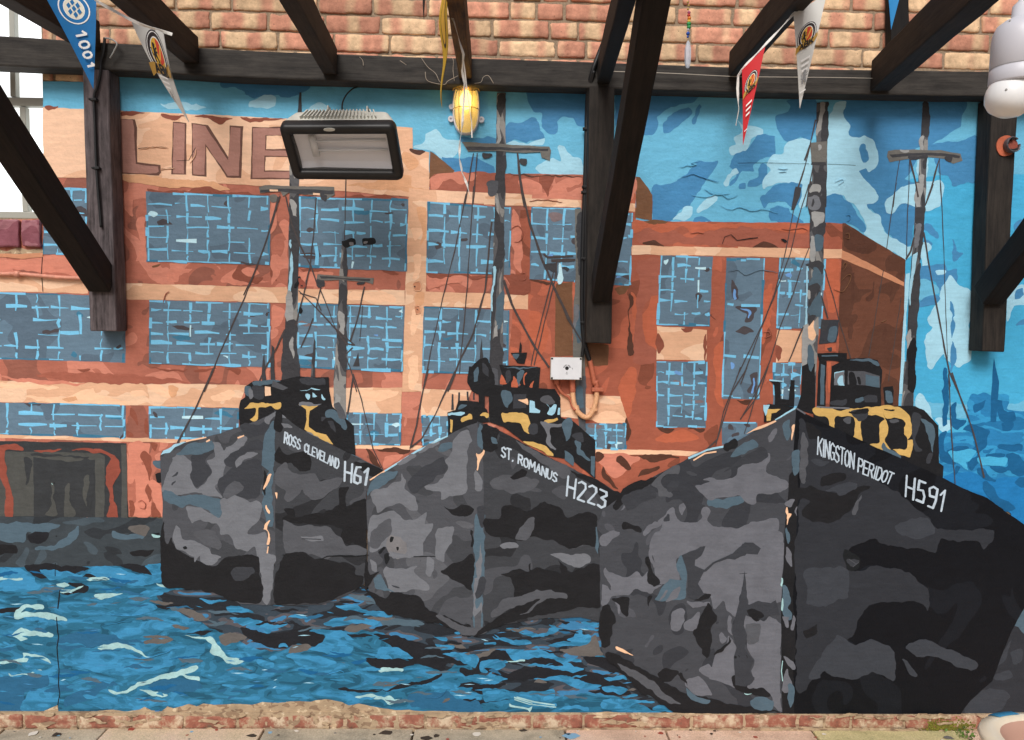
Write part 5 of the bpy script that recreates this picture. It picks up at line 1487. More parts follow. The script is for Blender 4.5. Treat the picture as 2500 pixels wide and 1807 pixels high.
for i in range(22):
    if 'painted_window#%d' % i in PARTS: wall_part('painted_window', 'painted_window#%d' % i, P_['wh'])
wall_part('painted_doorway', 'painted_door', P_['wh'], 'dark grey doorway streaked with rust')
wall_part('painted_quay', 'painted_quay', wall, 'dark slate quay wall above the water')
wall_part('painted_water', 'painted_water', wall, 'blue water with pale foam and black reflections')
for k, lab in ((1, 'smallest painted trawler with H61 on its bow'), (2, 'middle painted trawler with H223 on its bow'), (3, 'largest painted trawler with H591 on its bow')):
    h = wall_part('painted_trawler', 'painted_trawler#%d' % k, wall, lab)
    for s, nm in (('mast', 'painted_mast'), ('rigging', 'painted_rigging'), ('cabin', 'painted_wheelhouse'), ('lettering', 'name_lettering')):
        wall_part(nm, 'painted_trawler#%d.%s' % (k, s), h)
wall_part('plaster_cracks', 'plaster_wear', wall, 'cracks, drilled holes and knocks in the plaster')['kind'] = 'stuff'
wall_part('broken_ledge', 'broken_ledge', wall, 'broken cement ledge under the window')
wall_part('crumbled_edge', 'crumbled_edge', wall, 'crumbling cement along the foot of the mural')

# raised ridges in the plaster under the paint
RIDGES = """sky|A3|1480,1320 1560,1312 1620,1305 1580,1285 1640,1272
sky_dark|A3|1500,1400 1600,1380 1700,1410 1800,1440
sky|A3|1580,1540 1700,1560 1800,1530 1880,1570 1950,1540
sky|B3|1810,170 1900,200 1960,180 2060,210 2160,200 2268,230
sky|B3|1680,30 1740,70 1830,80 1890,70
sky_pale|A4|770,1440 830,1420 840,1435 800,1462
sky_pale|A4|320,1340 400,1335
sky_pale|A4|330,1362 390,1358
sky_dark|B4|860,240 890,245 895,275 870,290
brick_mid|B3|1575,390 1630,378 1680,385
brick_mid|B4|350,350 430,360 500,345 560,370
brown|B4|820,760 870,722 900,720 880,790 830,850 760,830
brown|B4|830,660 850,620 865,640 840,680
brown|B4|850,400 880,390 885,430 855,425
brown|B4|1140,1090 1180,1070
brick_mid|B4|200,1180 250,1165 260,1200 210,1215
pane|B3|1870,690 1950,680 2010,715 2080,690 2150,680 2268,700
brick_mid|B2|2090,360 2150,330 2190,370 2180,440 2120,460
brick_mid|B2|2170,710 2210,700 2215,750 2170,760
peach|B2|1335,775 1378,768 1388,835 1340,845 1325,800
peach|B2|1335,970 1372,960 1382,1015 1345,1030
parapet|A1|1100,1185 1180,1168 1240,1162 1330,1172
parapet|A1|1500,1290 1540,1240 1550,1180
parapet|A1|1270,1345 1380,1330
brick_mid|B1|1290,940 1310,870 1340,850
brick_mid|C1|1090,1060 1120,1040 1150,1070 1140,1110 1100,1100
water_bright|D1|960,960 1100,972 1200,965 1380,900
water_bright|D1|810,720 950,690 1040,680
water_bright|D1|870,630 1000,640 1140,620
water_deep|D1|1830,1240 1900,1235 1960,1245
water_bright|D2|640,1100 740,1075 780,1090
water_deep|D2|1420,1290 1540,1275 1590,1220
grey_mid|D1|1940,325 2020,300 2150,292
grey_light|D3|1600,50 1630,42
black|D4|440,1390 520,1370 590,1350
hull_night_soft|D4|545,990 550,1010
brick_mid|A3|300,1590 420,1580 560,1600
grey_mid|D2|640,160 760,150 850,165 980,155"""
groups = {}
for ln in RIDGES.splitlines():
    mt, tl_, s_ = ln.split('|'); groups.setdefault(mt, MB())
    P = [ta(tl_, x, y, -(SKIN+0.0045)) for x, y in pts_of(s_)]; Q = []
    for i in range(len(P)-1):
        p0, p1, p2, p3 = P[max(0, i-1)], P[i], P[i+1], P[min(len(P)-1, i+2)]
        for k in range(5):
            t = k/5; q = 0.5*((2*p1)+(p2-p0)*t+(2*p0-5*p1+4*p2-p3)*t*t+(3*p1-p0-3*p2+p3)*t**3); Q.append(q+Vector((0, 0, noise.noise(q*60)*.004)))
    Q.append(P[-1]); n_ = len(Q)
    groups[mt].tube(Q, [max(.0004, .0020*math.sin(math.pi*(i+.6)/(n_+.2))**.6) for i in range(n_)], 8)
rv = MB(); rm = []
for mt, b_ in groups.items(): rv.add(b_.v, b_.f, len(rm)); rm.append(mt)
ro = rv.build('plaster_ridges', rm, wall, smooth=True); ro['kind'] = 'stuff'
# ------------------------------------------------------------------ bricks
def brickmat():
    m, n, l, p = newmat('brick_real')
    at_ = n.new('ShaderNodeAttribute'); at_.attribute_name = 'tone'          # r: kind of brick, g: kiss-mark phase, b: brightness
    uv = n.new('ShaderNodeUVMap'); uv.uv_map = 'face'
    sp = n.new('ShaderNodeSeparateColor'); l.new(at_.outputs['Color'], sp.inputs[0])
    su = n.new('ShaderNodeSeparateXYZ'); l.new(uv.outputs[0], su.inputs[0])
    tc = n.new('ShaderNodeTexCoord')
    # cream and pink bands left by the kiln
    nz = n.new('ShaderNodeTexNoise'); nz.inputs['Scale'].default_value = 16; nz.inputs['Detail'].default_value = 3; l.new(tc.outputs['Object'], nz.inputs['Vector'])
    a1 = n.new('ShaderNodeMath'); a1.operation = 'MULTIPLY_ADD'; a1.inputs[1].default_value = 2.6; l.new(su.outputs[0], a1.inputs[0])
    a2 = n.new('ShaderNodeMath'); a2.operation = 'MULTIPLY'; a2.inputs[1].default_value = 7.0; l.new(sp.outputs[1], a2.inputs[0]); l.new(a2.outputs[0], a1.inputs[2])
    a3 = n.new('ShaderNodeMath'); a3.operation = 'MULTIPLY_ADD'; a3.inputs[1].default_value = 0.35; l.new(nz.outputs[0], a3.inputs[0]); l.new(a1.outputs[0], a3.inputs[2])
    si = n.new('ShaderNodeMath'); si.operation = 'SINE'; a4 = n.new('ShaderNodeMath'); a4.operation = 'MULTIPLY'; a4.inputs[1].default_value = 3.6
    l.new(a3.outputs[0], a4.inputs[0]); l.new(a4.outputs[0], si.inputs[0])
    ad = n.new('ShaderNodeMath'); ad.operation = 'MULTIPLY_ADD'; ad.inputs[1].default_value = 2.4; ad.inputs[2].default_value = -1.2
    l.new(sp.outputs[0], ad.inputs[0]); ads = n.new('ShaderNodeMath'); ads.operation = 'ADD'; l.new(si.outputs[0], ads.inputs[0]); l.new(ad.outputs[0], ads.inputs[1])
    mr = n.new('ShaderNodeMapRange'); mr.interpolation_type = 'SMOOTHSTEP'; mr.inputs[1].default_value = -0.6; mr.inputs[2].default_value = 0.6; l.new(ads.outputs[0], mr.inputs[0])
    mx = n.new('ShaderNodeMix'); mx.data_type = 'RGBA'; mx.inputs[6].default_value = lin('#cf937a'); mx.inputs[7].default_value = lin('#e6c39c'); l.new(mr.outputs[0], mx.inputs[0])
    # stains and soot
    n2 = n.new('ShaderNodeTexNoise'); n2.inputs['Scale'].default_value = 22; n2.inputs['Detail'].default_value = 8; n2.inputs['Roughness'].default_value = 0.72; l.new(tc.outputs['Object'], n2.inputs['Vector'])
    m2 = n.new('ShaderNodeMapRange'); m2.inputs[1].default_value = 0.3; m2.inputs[2].default_value = 0.7; m2.inputs[3].default_value = 0.58; m2.inputs[4].default_value = 1.22; l.new(n2.outputs[0], m2.inputs[0])
    mb = n.new('ShaderNodeMath'); mb.operation = 'MULTIPLY_ADD'; mb.inputs[1].default_value = 0.42; mb.inputs[2].default_value = 0.76; l.new(sp.outputs[2], mb.inputs[0])
    mm = n.new('ShaderNodeMath'); mm.operation = 'MULTIPLY'; l.new(m2.outputs[0], mm.inputs[0]); l.new(mb.outputs[0], mm.inputs[1])
    # small dark pits
    vo = n.new('ShaderNodeTexVoronoi'); vo.inputs['Scale'].default_value = 34; l.new(tc.outputs['Object'], vo.inputs['Vector'])
    mp = n.new('ShaderNodeMapRange'); mp.inputs[1].default_value = 0.05; mp.inputs[2].default_value = 0.12; mp.inputs[3].default_value = 0.55; mp.inputs[4].default_value = 1.0; l.new(vo.outputs['Distance'], mp.inputs[0])
    m3 = n.new('ShaderNodeMath'); m3.operation = 'MULTIPLY'; l.new(mm.outputs[0], m3.inputs[0]); l.new(mp.outputs[0], m3.inputs[1])
    hs = n.new('ShaderNodeHueSaturation'); l.new(mx.outputs[2], hs.inputs['Color']); l.new(m3.outputs[0], hs.inputs['Value']); l.new(hs.outputs[0], p.inputs['Base Color'])
    p.inputs['Roughness'].default_value = 0.9; p.inputs['Specular IOR Level'].default_value = 0.2
    n3 = n.new('ShaderNodeTexNoise'); n3.inputs['Scale'].default_value = 70; n3.inputs['Detail'].default_value = 7; l.new(tc.outputs['Object'], n3.inputs['Vector'])
    b = n.new('ShaderNodeBump'); b.inputs['Strength'].default_value = 0.7; b.inputs['Distance'].default_value = 0.004; l.new(n3.outputs[0], b.inputs['Height']); l.new(b.outputs[0], p.inputs['Normal'])
    MAT['brick_real'] = m
brickmat()
def basebrick():
    m, n, l, p = newmat('brick_base')
    tc = n.new('ShaderNodeTexCoord')
    a = n.new('ShaderNodeTexNoise'); a.inputs['Scale'].default_value = 13; a.inputs['Detail'].default_value = 8; a.inputs['Roughness'].default_value = 0.7; l.new(tc.outputs['Object'], a.inputs['Vector'])
    r = n.new('ShaderNodeValToRGB'); e = r.color_ramp.elements
    while len(e) < 5: e.new(0.5)
    for i, (q, h) in enumerate(((0.30, '#6f5c4a'), (0.40, '#8c5646'), (0.47, '#9b6350'), (0.53, '#ab8a72'), (0.60, '#cbb69b'))):
        e[i].position = q; e[i].color = lin(h)
    l.new(a.outputs[0], r.inputs[0]); l.new(r.outputs[0], p.inputs['Base Color']); p.inputs['Roughness'].default_value = 0.9
    b = n.new('ShaderNodeBump'); b.inputs['Strength'].default_value = 0.9; b.inputs['Distance'].default_value = 0.008; l.new(a.outputs[0], b.inputs['Height']); l.new(b.outputs[0], p.inputs['Normal'])
    MAT['brick_base'] = m
basebrick()
plain('mortar', '#92806b', rough=0.95, bump=1.0, bscale=120, vary=0.25)
paint('floor_slab', [(0.0, '#a08a76'), (0.42, '#b49b87'), (0.62, '#bfa78c')], scale=2.4, dist=1.4, vary=0.2, rough=0.9, relief=False)
def bricks(name, rowset, mat, parent, tone=True, prot=0.0, seed=1, hgt=0.066, rough=0.0022, label=None):
    """rowset: list of (x0, x1, fn z(x) of the course bottom, offset)"""
    rnd = random.Random(seed); v = []; f = []; col = []; uv = []
    for x0, x1, zf, off in rowset:
        x = x0-off
        while x < x1:
            L = 0.215 if rnd.random() < 0.78 else 0.103
            L += rnd.uniform(-.008, .008); a = max(x, x0); b_ = min(x+L, x1)
            if b_-a > 0.03:
                NX = max(5, int((b_-a)/0.016)); NZ = 6; h = hgt+rnd.uniform(-.003, .003); d = rnd.uniform(-.003, .004)+prot
                t = (rnd.random(), rnd.random(), rnd.random()); base = len(v); nx1 = NX+1
                Lb = b_-a; eu, ew = 0.0035/Lb, 0.0035/h
                US = [0, eu]+[eu+(1-2*eu)*q/(NX-2) for q in range(1, NX-2)]+[1-eu, 1]; WS = [0, ew]+[ew+(1-2*ew)*q/(NZ-2) for q in range(1, NZ-2)]+[1-ew, 1]
                for j in range(NZ+1):
                    for i in range(NX+1):
                        u = US[i]; w = WS[j]; xx = a+Lb*u; zz = zf(xx)+h*w
                        q = wob(xx, zz, 0.0042, 34, seed+t[0]*9)+wob(xx, zz, 0.0025, 120, t[1]*7)
                        edge = (i in (0, NX)) or (j in (0, NZ)); near = edge or i in (1, NX-1) or j in (1, NZ-1)
                        dep = 0.0032+abs(q.x)*.5 if edge else 0.0
                        if (i in (0, NX)) and (j in (0, NZ)): xx += (0.003 if i == 0 else -0.003); zz += (0.003 if j == 0 else -0.003)
                        v.append((xx+(q.x if near else 0), -0.0065-d+dep+noise.noise((xx*26, zz*26, 5+seed))*rough*1.2, zz+(q.y if near else 0)))
                # back rim, so that the brick is solid
                ring = [i for i in range(nx1)]+[j*nx1+NX for j in range(1, NZ+1)]+[NZ*nx1+i for i in range(NX-1, -1, -1)]+[j*nx1 for j in range(NZ-1, 0, -1)]
                fs = []
                for j in range(NZ):
                    for i in range(NX): fs.append((base+j*nx1+i, base+j*nx1+i+1, base+(j+1)*nx1+i+1, base+(j+1)*nx1+i))
                rb = len(v)
                for r_ in ring: q = v[base+r_]; v.append((q[0], 0.03, q[2]))
                nr = len(ring)
                for k in range(nr): fs.append((base+ring[k], rb+k, rb+(k+1) % nr, base+ring[(k+1) % nr]))
                for q in fs:
                    f.append(q)
                    for idx in q:
                        uv.append(((v[idx][0]-a)/0.215, (v[idx][2]-zf(a))/h)); col.append(t)
            x += L+rnd.uniform(.009, .013)
    o = link(name, v, f, [mat], None, parent, smooth=True, uvs=uv, uvname='face')
    ca = o.data.color_attributes.new('tone', 'FLOAT_COLOR', 'CORNER')
    for i, t in enumerate(col): ca.data[i].color = (t[0], t[1], t[2], 1.0)
    if label: o['label'] = label
    return o
# measured course line: plate top follows the courses
pA, pB = at(478, 117, 0.0), at(2414, 173, 0.0)
TILT = (pB.z-pA.z)/(pB.x-pA.x)
zc0 = at(983, 84, 0.0).z; xc0 = at(983, 84, 0.0).x            # a bed joint
PITCH = (at(983, 38, 0.0).z-zc0)
WINX = at(107, 300, 0.0).x                                     # right edge of the window opening
WINZ = at(60, 533, 0.0).z                                      # its sill
XR, XL, TOP = 3.3, -3.4, 4.2
zcl = lambda k: (lambda x: zc0+PITCH*k+TILT*(x-xc0))
rowset = []
for k in range(-3, 15):
    rowset.append((WINX+0.004, at(207, 150, 0.0).x if k < -2 else XR, zcl(k), (0.11 if k % 2 else 0.0)+0.017*((k*7) % 5)))
ends = ([], [])
for k in range(-32, 15):                                          # bare brick beyond both ends of the mural
    zz_ = zc0+PITCH*k
    if zz_ < 0.12: continue
    o_ = (0.11 if k % 2 else 0.0)+0.017*((k*7) % 5); inwin = WINZ-.1 < zz_-0.09 < WINZ+1.78
    ends[0].append((XL, WINX-1.16 if inwin else (at(-264, 900, 0.0).x if k < 12 else WINX), zcl(k), o_))
    if k < -3: ends[1].append((at(2705, 900, 0.0).x, XR, zcl(k), o_))
for q in (0, 1): bricks('end_brickwork', ends[q], 'brick_real', wall, seed=5+q, hgt=PITCH-0.011)
bricks('upper_brickwork', rowset, 'brick_real', wall, seed=3, hgt=PITCH-0.011, label='bare cream and pink bricks above the mural')
zb = lambda x: 0.012
bricks('base_brickwork', [(XL, XR, lambda x: at(1250, 1772).z-0.001+0.004*math.sin(x*1.3), 0.05)], 'brick_base', wall, seed=8, prot=0.014, hgt=at(1250, 1741).z-at(1250, 1772).z, label='worn red bricks along the foot of the wall')
# mortar between and smeared over the base bricks
mb = MB(); z0_, z1_ = at(1250, 1778).z, at(1250, 1737).z
mb.box(((XL+XR)/2, -0.009, (z0_+z1_)/2-.004), ((XR-XL)/2, 0, 0), (0, .0085, 0), (0, 0, (z1_-z0_)/2+.004)); mb.build('base_mortar', 'cement', wall)
rnd = random.Random(12); sv = []; sf = []
for i in range(95):
    x = rnd.uniform(-2.3, 2.3); z = rnd.choice((z0_+.006, z1_-.006, rnd.uniform(z0_, z1_)))+rnd.uniform(-.004, .004); a_, b_ = rnd.uniform(.012, .06), rnd.uniform(.004, .011)
    ring = outline([(x+math.cos(2*math.pi*k/8)*a_*rnd.uniform(.6, 1.2), z+math.sin(2*math.pi*k/8)*b_*rnd.uniform(.6, 1.3)) for k in range(8)], 'b', i*2.1)
    ring = [Vector((p[0], -.0262-.00002*i, p[1])) for p in ring]; b = len(sv); sv += ring
    for t in geometry.tessellate_polygon([ring]): sf.append(tuple(q+b for q in t))
so_ = link('mortar_smears', sv, sf, ['cement'], None, wall); so_['kind'] = 'stuff'
# the body of the wall: a solid with the window opening left free
mb = MB()
def wbox(x0, x1, z0, z1, y0=0.0, y1=0.24): mb.box(((x0+x1)/2, (y0+y1)/2, (z0+z1)/2), ((x1-x0)/2, 0, 0), (0, (y1-y0)/2, 0), (0, 0, (z1-z0)/2))
wbox(WINX, XR, -0.3, TOP); wbox(XL, WINX, -0.3, WINZ); wbox(XL, WINX, WINZ+1.75, TOP)
wbox(XL, WINX-1.15, WINZ, WINZ+1.75)
mb.build('wall_core', 'mortar', wall)
# rough maroon bricks under the window and a broken ledge
mb = MB()
for x0, x1 in ((-40, 180), (186, 345), (-280, -48)):
    a, b = ta('B1', x0, 285), ta('B1', x1, 500)
    mb.box(((a.x+b.x)/2, -0.012, (a.z+b.z)/2), ((b.x-a.x)/2-0.003, 0, 0), (0, 0.010, 0), (0, 0, abs(a.z-b.z)/2))
o = mb.build('maroon_bricks', 'maroon', wall, bevel=0.006, seg=2, label='two rough maroon painted bricks under the window')
md = o.modifiers.new('sub', 'SUBSURF'); md.levels = 2; md.render_levels = 2; md.subdivision_type = 'SIMPLE'
tx = bpy.data.textures.new('rough', 'CLOUDS'); tx.noise_scale = 0.03
dm = o.modifiers.new('rough', 'DISPLACE'); dm.texture = tx; dm.strength = 0.012
# ------------------------------------------------------------------ window at the left
plain('steel_frame', '#a4a49b', rough=0.5, bump=0.3)
m, n, l, p = newmat('bright_glass'); p.inputs['Base Color'].default_value = (0.9, 0.95, 1, 1); p.inputs['Roughness'].default_value = 0.4
p.inputs['Emission Color'].default_value = (0.97, 1.0, 1.0, 1); p.inputs['Emission Strength'].default_value = 1.1; MAT['bright_glass'] = m
W0 = at(30, 300, 0.07)
win = empty('steel_window', (WINX-0.5, 0.07, WINZ)); tag(win, 'tall steel framed window glowing white with daylight beside the mural', 'window')
def fbar(mb_, a, b, w, d=0.03):
    a, b = Vector(a), Vector(b); t = (b-a).normalized(); s = t.cross(Vector((0, 1, 0))).normalized()
    mb_.box((a+b)/2, t*(b-a).length/2, s*w/2, (0, d/2, 0))
mb = MB(); x0, x1 = WINX-1.14, WINX-0.004; z0, z1 = WINZ+0.006, WINZ+1.744
for a, b, w in (((x0+.02, .08, z0), (x0+.02, .08, z1), .04), ((x1-.016, .08, z0), (x1-.016, .08, z1), .03), ((x0, .079, z0+.014), (x1, .079, z0+.014), .028), ((x0, .079, z1-.02), (x1, .079, z1-.02), .04)): fbar(mb, a, b, w, 0.05)
mb.build('frame', 'steel_frame', win, bevel=0.003)
mb = MB(); zt = at(60, 250, .075).z
fbar(mb, (x0+.04, .0805, zt), (x1-.03, .0805, zt), .034, .035)
mb.build('transom', 'steel_frame', win, bevel=0.003)
mb = MB(); xa = at(31, 100, .075).x; fbar(mb, (xa, .081, zt+.02), (xa+.01, .081, z1-.04), .022, .03); fbar(mb, (xa-.42, .081, zt+.02), (xa-.42, .081, z1-.04), .02, .03)
xb = at(64, 500, .075).x; fbar(mb, (xb, .081, zt-.02), (xb, .081, z0+.03), .024, .03); fbar(mb, (xb-.42, .081, zt-.02), (xb-.42, .081, z0+.03), .02, .03)
mb.build('glazing_bar', 'steel_frame', win, bevel=0.002)
mb = MB(); mb.box(((x0+x1)/2, .1, (z0+z1)/2), ((x1-x0)/2, 0, 0), (0, .004, 0), (0, 0, (z1-z0)/2)); mb.build('pane', 'bright_glass', win)

# ------------------------------------------------------------------ ground: concrete slabs flecked with paint
def slabs():
    m, n, l, p = newmat('yard_ground')
    MAT['yard_ground'] = m; p.inputs['Base Color'].default_value = lin('#7a6a5a'); p.inputs['Roughness'].default_value = 0.95
slabs()
mb = MB(); mb.add([(-40, -40, -0.035), (40, -40, -0.035), (40, 40, -0.035), (-40, 40, -0.035)], [(0, 1, 2, 3)]); g = mb.build('ground', 'yard_ground'); tag(g, 'bare yard ground', kind='structure')
def paving_mat(key, cols, sd):
    m, n, l, p = newmat(key); tc = n.new('ShaderNodeTexCoord')
    a = n.new('ShaderNodeTexNoise'); a.inputs['Scale'].default_value = 5; a.inputs['Detail'].default_value = 9; a.inputs['Roughness'].default_value = 0.7
    mp = n.new('ShaderNodeMapping'); mp.inputs['Location'].default_value = (sd, sd, 0); l.new(tc.outputs['Object'], mp.inputs[0]); l.new(mp.outputs[0], a.inputs['Vector'])
    r = n.new('ShaderNodeValToRGB'); e = r.color_ramp.elements
    while len(e) < len(cols): e.new(.5)
    for i, (q, h) in enumerate(cols): e[i].position = q; e[i].color = lin(h)
    l.new(a.outputs[0], r.inputs[0])
    g2 = n.new('ShaderNodeTexNoise'); g2.inputs['Scale'].default_value = 160; g2.inputs['Detail'].default_value = 3; l.new(tc.outputs['Object'], g2.inputs['Vector'])
    mr = n.new('ShaderNodeMapRange'); mr.inputs[1].default_value = .3; mr.inputs[2].default_value = .7; mr.inputs[3].default_value = .8; mr.inputs[4].default_value = 1.15; l.new(g2.outputs[0], mr.inputs[0])
    hs = n.new('ShaderNodeHueSaturation'); l.new(r.outputs[0], hs.inputs['Color']); l.new(mr.outputs[0], hs.inputs['Value']); l.new(hs.outputs[0], p.inputs['Base Color'])
    p.inputs['Roughness'].default_value = .92
    b = n.new('ShaderNodeBump'); b.inputs['Strength'].default_value = .6; b.inputs['Distance'].default_value = .004; l.new(g2.outputs[0], b.inputs['Height']); l.new(b.outputs[0], p.inputs['Normal'])
    MAT[key] = m
paving_mat('slab_beige', ((.3, '#ab9a82'), (.45, '#cdb89a'), (.6, '#d6bda4'), (.7, '#dbb8a7')), 0)
paving_mat('slab_pink', ((.3, '#b99b86'), (.5, '#d9b9a1'), (.7, '#e2c6b1')), 3)
paving_mat('slab_grey', ((.3, '#7f796a'), (.5, '#b0a48f'), (.7, '#cdbea5')), 6)
paving_mat('slab_green', ((.3, '#9c946a'), (.5, '#c4b988'), (.7, '#d8c69a')), 9)
pv = empty('ground_paving', (0, -1.0, 0)); tag(pv, kind='structure')
rnd = random.Random(21); v = MB()
sl = {'slab_beige': MB(), 'slab_pink': MB(), 'slab_grey': MB(), 'slab_green': MB()}
yy = -0.014; r_ = 0
while yy > -4.6:
    d = 0.42 if r_ else 0.34; x = XL+rnd.uniform(-.4, 0)
    while x < XR:
        Lx = rnd.uniform(.42, .72); key = rnd.choice(('slab_beige', 'slab_beige', 'slab_pink', 'slab_grey'))
        if r_ == 0 and x+Lx/2 > 1.35: key = 'slab_green' if x < 2.0 else 'slab_pink'
        if r_ == 0 and -0.95 < x+Lx/2 < -0.35: key = 'slab_grey'
        sl[key].box((x+Lx/2, yy-d/2, -0.03+rnd.uniform(-.002, .002)), (Lx/2-.004, 0, 0), (0, d/2-.004, 0), (0, 0, 0.03))
        x += Lx
    yy -= d; r_ += 1
for k, m_ in sl.items():
    if m_.v: m_.build('paving_slabs', k, pv, bevel=0.006)
# flecks of dropped paint and grit on the paving
for k, hx in (('drop_white', '#d9d2c6'), ('drop_blue', '#7fa9c4'), ('drop_red', '#9c4a3c'), ('drop_grey', '#6c6a68'), ('drop_dark', '#3c342d')): plain(k, hx, rough=.7)
fl = MB(); rnd = random.Random(31)
for i in range(420):
    x, y = rnd.uniform(-2.6, 2.6), rnd.uniform(-.55, -.02); r = rnd.choice((.003, .004, .005, .007, .012, .02)) * rnd.uniform(.6, 1.2); nn = rnd.randint(5, 8)
    ring = [Vector((x+math.cos(2*math.pi*k/nn)*r*rnd.uniform(.5, 1.4)*1.3, y+math.sin(2*math.pi*k/nn)*r*rnd.uniform(.5, 1.2), 0.0022)) for k in range(nn)]
    fl.prism(ring, (0, 0, .0012), rnd.choice((0, 0, 1, 2, 3, 4, 4)))
fo = fl.build('paint_flecks', ['drop_white', 'drop_blue', 'drop_red', 'drop_grey', 'drop_dark']); tag(fo, kind='stuff', label='flecks of dropped paint and grit on the paving', cat='paint flecks')
# ------------------------------------------------------------------ black-stained timbers
timber('wood_plate', '#1f1d1c', '#514d48', 0.35); timber('wood_post', '#171514', '#443d37', 0.3); timber('wood_left_glare', '#2b2627', '#857a7c', 0.45)  # left post's pale tone has the window's glare painted into the worn wood
timber('wood_rafter', '#131110', '#43382f', 0.25); timber('wood_brace', '#111010', '#332b26', 0.25); timber('wood_black', '#100f10', '#27221f', 0.3)
timber('wood_brown', '#20150e', '#7a5527', 0.55)
def tbox(name, hexa, mat, parent=None, label=None, cat=None, group=None, bevel=0.005, part=False, nlen=10, rough=0.0016):
    """a sawn timber from two end quads (4 world points each, same order); grain UV runs along it; slightly uneven faces"""
    A = [Vector(p) for p in hexa[0]]; B = [Vector(p) for p in hexa[1]]; L = ((A[0]+A[2])/2-(B[0]+B[2])/2).length
    sd_ = random.uniform(0, 50); v = []; f = []; uv = []
    n = max(2, int(L/0.07))
    for i in range(n+1):
        t = i/n
        for k in range(4):
            p = A[k].lerp(B[k], t); q = noise.noise_vector((p.x*6+sd_, p.y*6, p.z*6))*rough*(1.5 if 0 < i < n else .5); v.append(p+q)
    per = [0]
    for k in range(4): per.append(per[-1]+(A[(k+1) % 4]-A[k]).length)
    for i in range(n):
        for k in range(4):
            a, b = i*4+k, i*4+(k+1) % 4; f.append((a, b, b+4, a+4))
            uv += [(L*i/n+sd_, per[k]+sd_), (L*i/n+sd_, per[k+1]+sd_), (L*(i+1)/n+sd_, per[k+1]+sd_), (L*(i+1)/n+sd_, per[k]+sd_)]
    f.append((3, 2, 1, 0)); uv += [(sd_, per[k]*0.3+sd_) for k in (3, 2, 1, 0)]
    f.append(tuple(n*4+k for k in range(4))); uv += [(sd_+L, per[k]*0.3+sd_) for k in range(4)]
    if parent is None:
        org = (sum(A, Vector())+sum(B, Vector()))/8; org.z = min(p.z for p in A+B)
        o = link(name, v, f, [mat], None, None, origin=org, uvs=uv); tag(o, label, cat, group)
    else: o = link(name, v, f, [mat], None, parent, uvs=uv)
    bm = bmesh.new(); bm.from_mesh(o.data); bmesh.ops.recalc_face_normals(bm, faces=bm.faces); bm.to_mesh(o.data); bm.free()
    md = o.modifiers.new('bevel', 'BEVEL'); md.width = bevel; md.segments = 2; md.limit_method = 'ANGLE'; md.angle_limit = rad(40)
    return o
YF = -0.10
# wall plate: front face measured at several points, carried back to the wall
up_ = [(-260, 70), (296, 106), (600, 123), (1000, 138), (1300, 146), (1600, 157), (1860, 166), (2414, 174), (2720, 178)]
lo_ = [(-260, 150), (275, 172), (600, 190), (1000, 203), (1300, 211), (1586, 219), (1860, 227), (2414, 235), (2720, 240)]
def platepiece():
    v = []; f = []; uv = []; n = len(up_)
    for (a, b), (c, d) in zip(up_, lo_):
        U, L_ = at(a, b, YF), at(c, d, YF); L_.x = U.x
        v += [U, L_, Vector((L_.x, -0.0135, L_.z)), Vector((U.x, -0.0135, U.z))]
    for i in range(n-1):
        for k in range(4):
            a, b = i*4+k, i*4+(k+1) % 4; f.append((a, b, b+4, a+4)); xa, xb = v[i*4].x, v[i*4+4].x
            uv += [(xa, k*.1), (xa, k*.1+.1), (xb, k*.1+.1), (xb, k*.1)]
    f.append((3, 2, 1, 0)); uv += [(0, 0), (.1, 0), (.1, .1), (0, .1)]; f.append(tuple((n-1)*4+k for k in range(4))); uv += [(0, 0), (.1, 0), (.1, .1), (0, .1)]
    o = link('timber_beam', v, f, ['wood_plate'], None, None, origin=(0, -0.05, v[n*2].z-.05), uvs=uv)
    bm = bmesh.new(); bm.from_mesh(o.data); bmesh.ops.recalc_face_normals(bm, faces=bm.faces); bmesh.ops.subdivide_edges(bm, edges=[e for e in bm.edges if e.calc_length() > .25], cuts=4); bm.to_mesh(o.data); bm.free()
    for q in o.data.vertices: q.co += noise.noise_vector(q.co*5)*0.002
    md = o.modifiers.new('bevel', 'BEVEL'); md.width = .006; md.segments = 2; md.limit_method = 'ANGLE'; md.angle_limit = rad(40)
    tag(o, 'long dark horizontal timber beam fixed to the wall above the mural', 'beam')
platepiece()
def post(q, mat, label):
    """q: front face pixels (native) tl, tr, br, bl"""
    tl, tr, br, bl = [at(x, y, YF-.003) for x, y in q]
    bk = lambda p: Vector((p.x, -0.0115, p.z))
    return tbox('timber_post', ((tl, tr, bk(tr), bk(tl)), (bl, br, bk(br), bk(bl))), mat, None, label, 'post', 'black wall posts under the beam')
post(((201, 168), (264, 170), (284, 809), (219, 808)), 'wood_left_glare', 'worn wall post tinted pale for window glare, with a black cable clipped down it')
post(((1439, 208), (1501, 210), (1493, 840), (1431, 837)), 'wood_post', 'dark wall post standing above the white junction box')
post(((2422, 236), (2486, 236), (2453, 860), (2398, 858)), 'wood_post', 'dark wall post carrying the broken round black fitting')
def beam2(p0, y0, p1, y1, w, h, mat, name, label, cat, group, up=None, ext=0.0):
    a, b = at(p0[0], p0[1], y0), at(p1[0], p1[1], y1); t = (b-a).normalized(); b = b+t*ext
    s = t.cross(Vector((0, 0, 1))).normalized(); u = s.cross(t)
    q = lambda c: (c-s*w/2-u*h/2, c+s*w/2-u*h/2, c+s*w/2+u*h/2, c-s*w/2+u*h/2)
    return tbox(name, (q(a), q(b)), mat, None, label, cat, group)
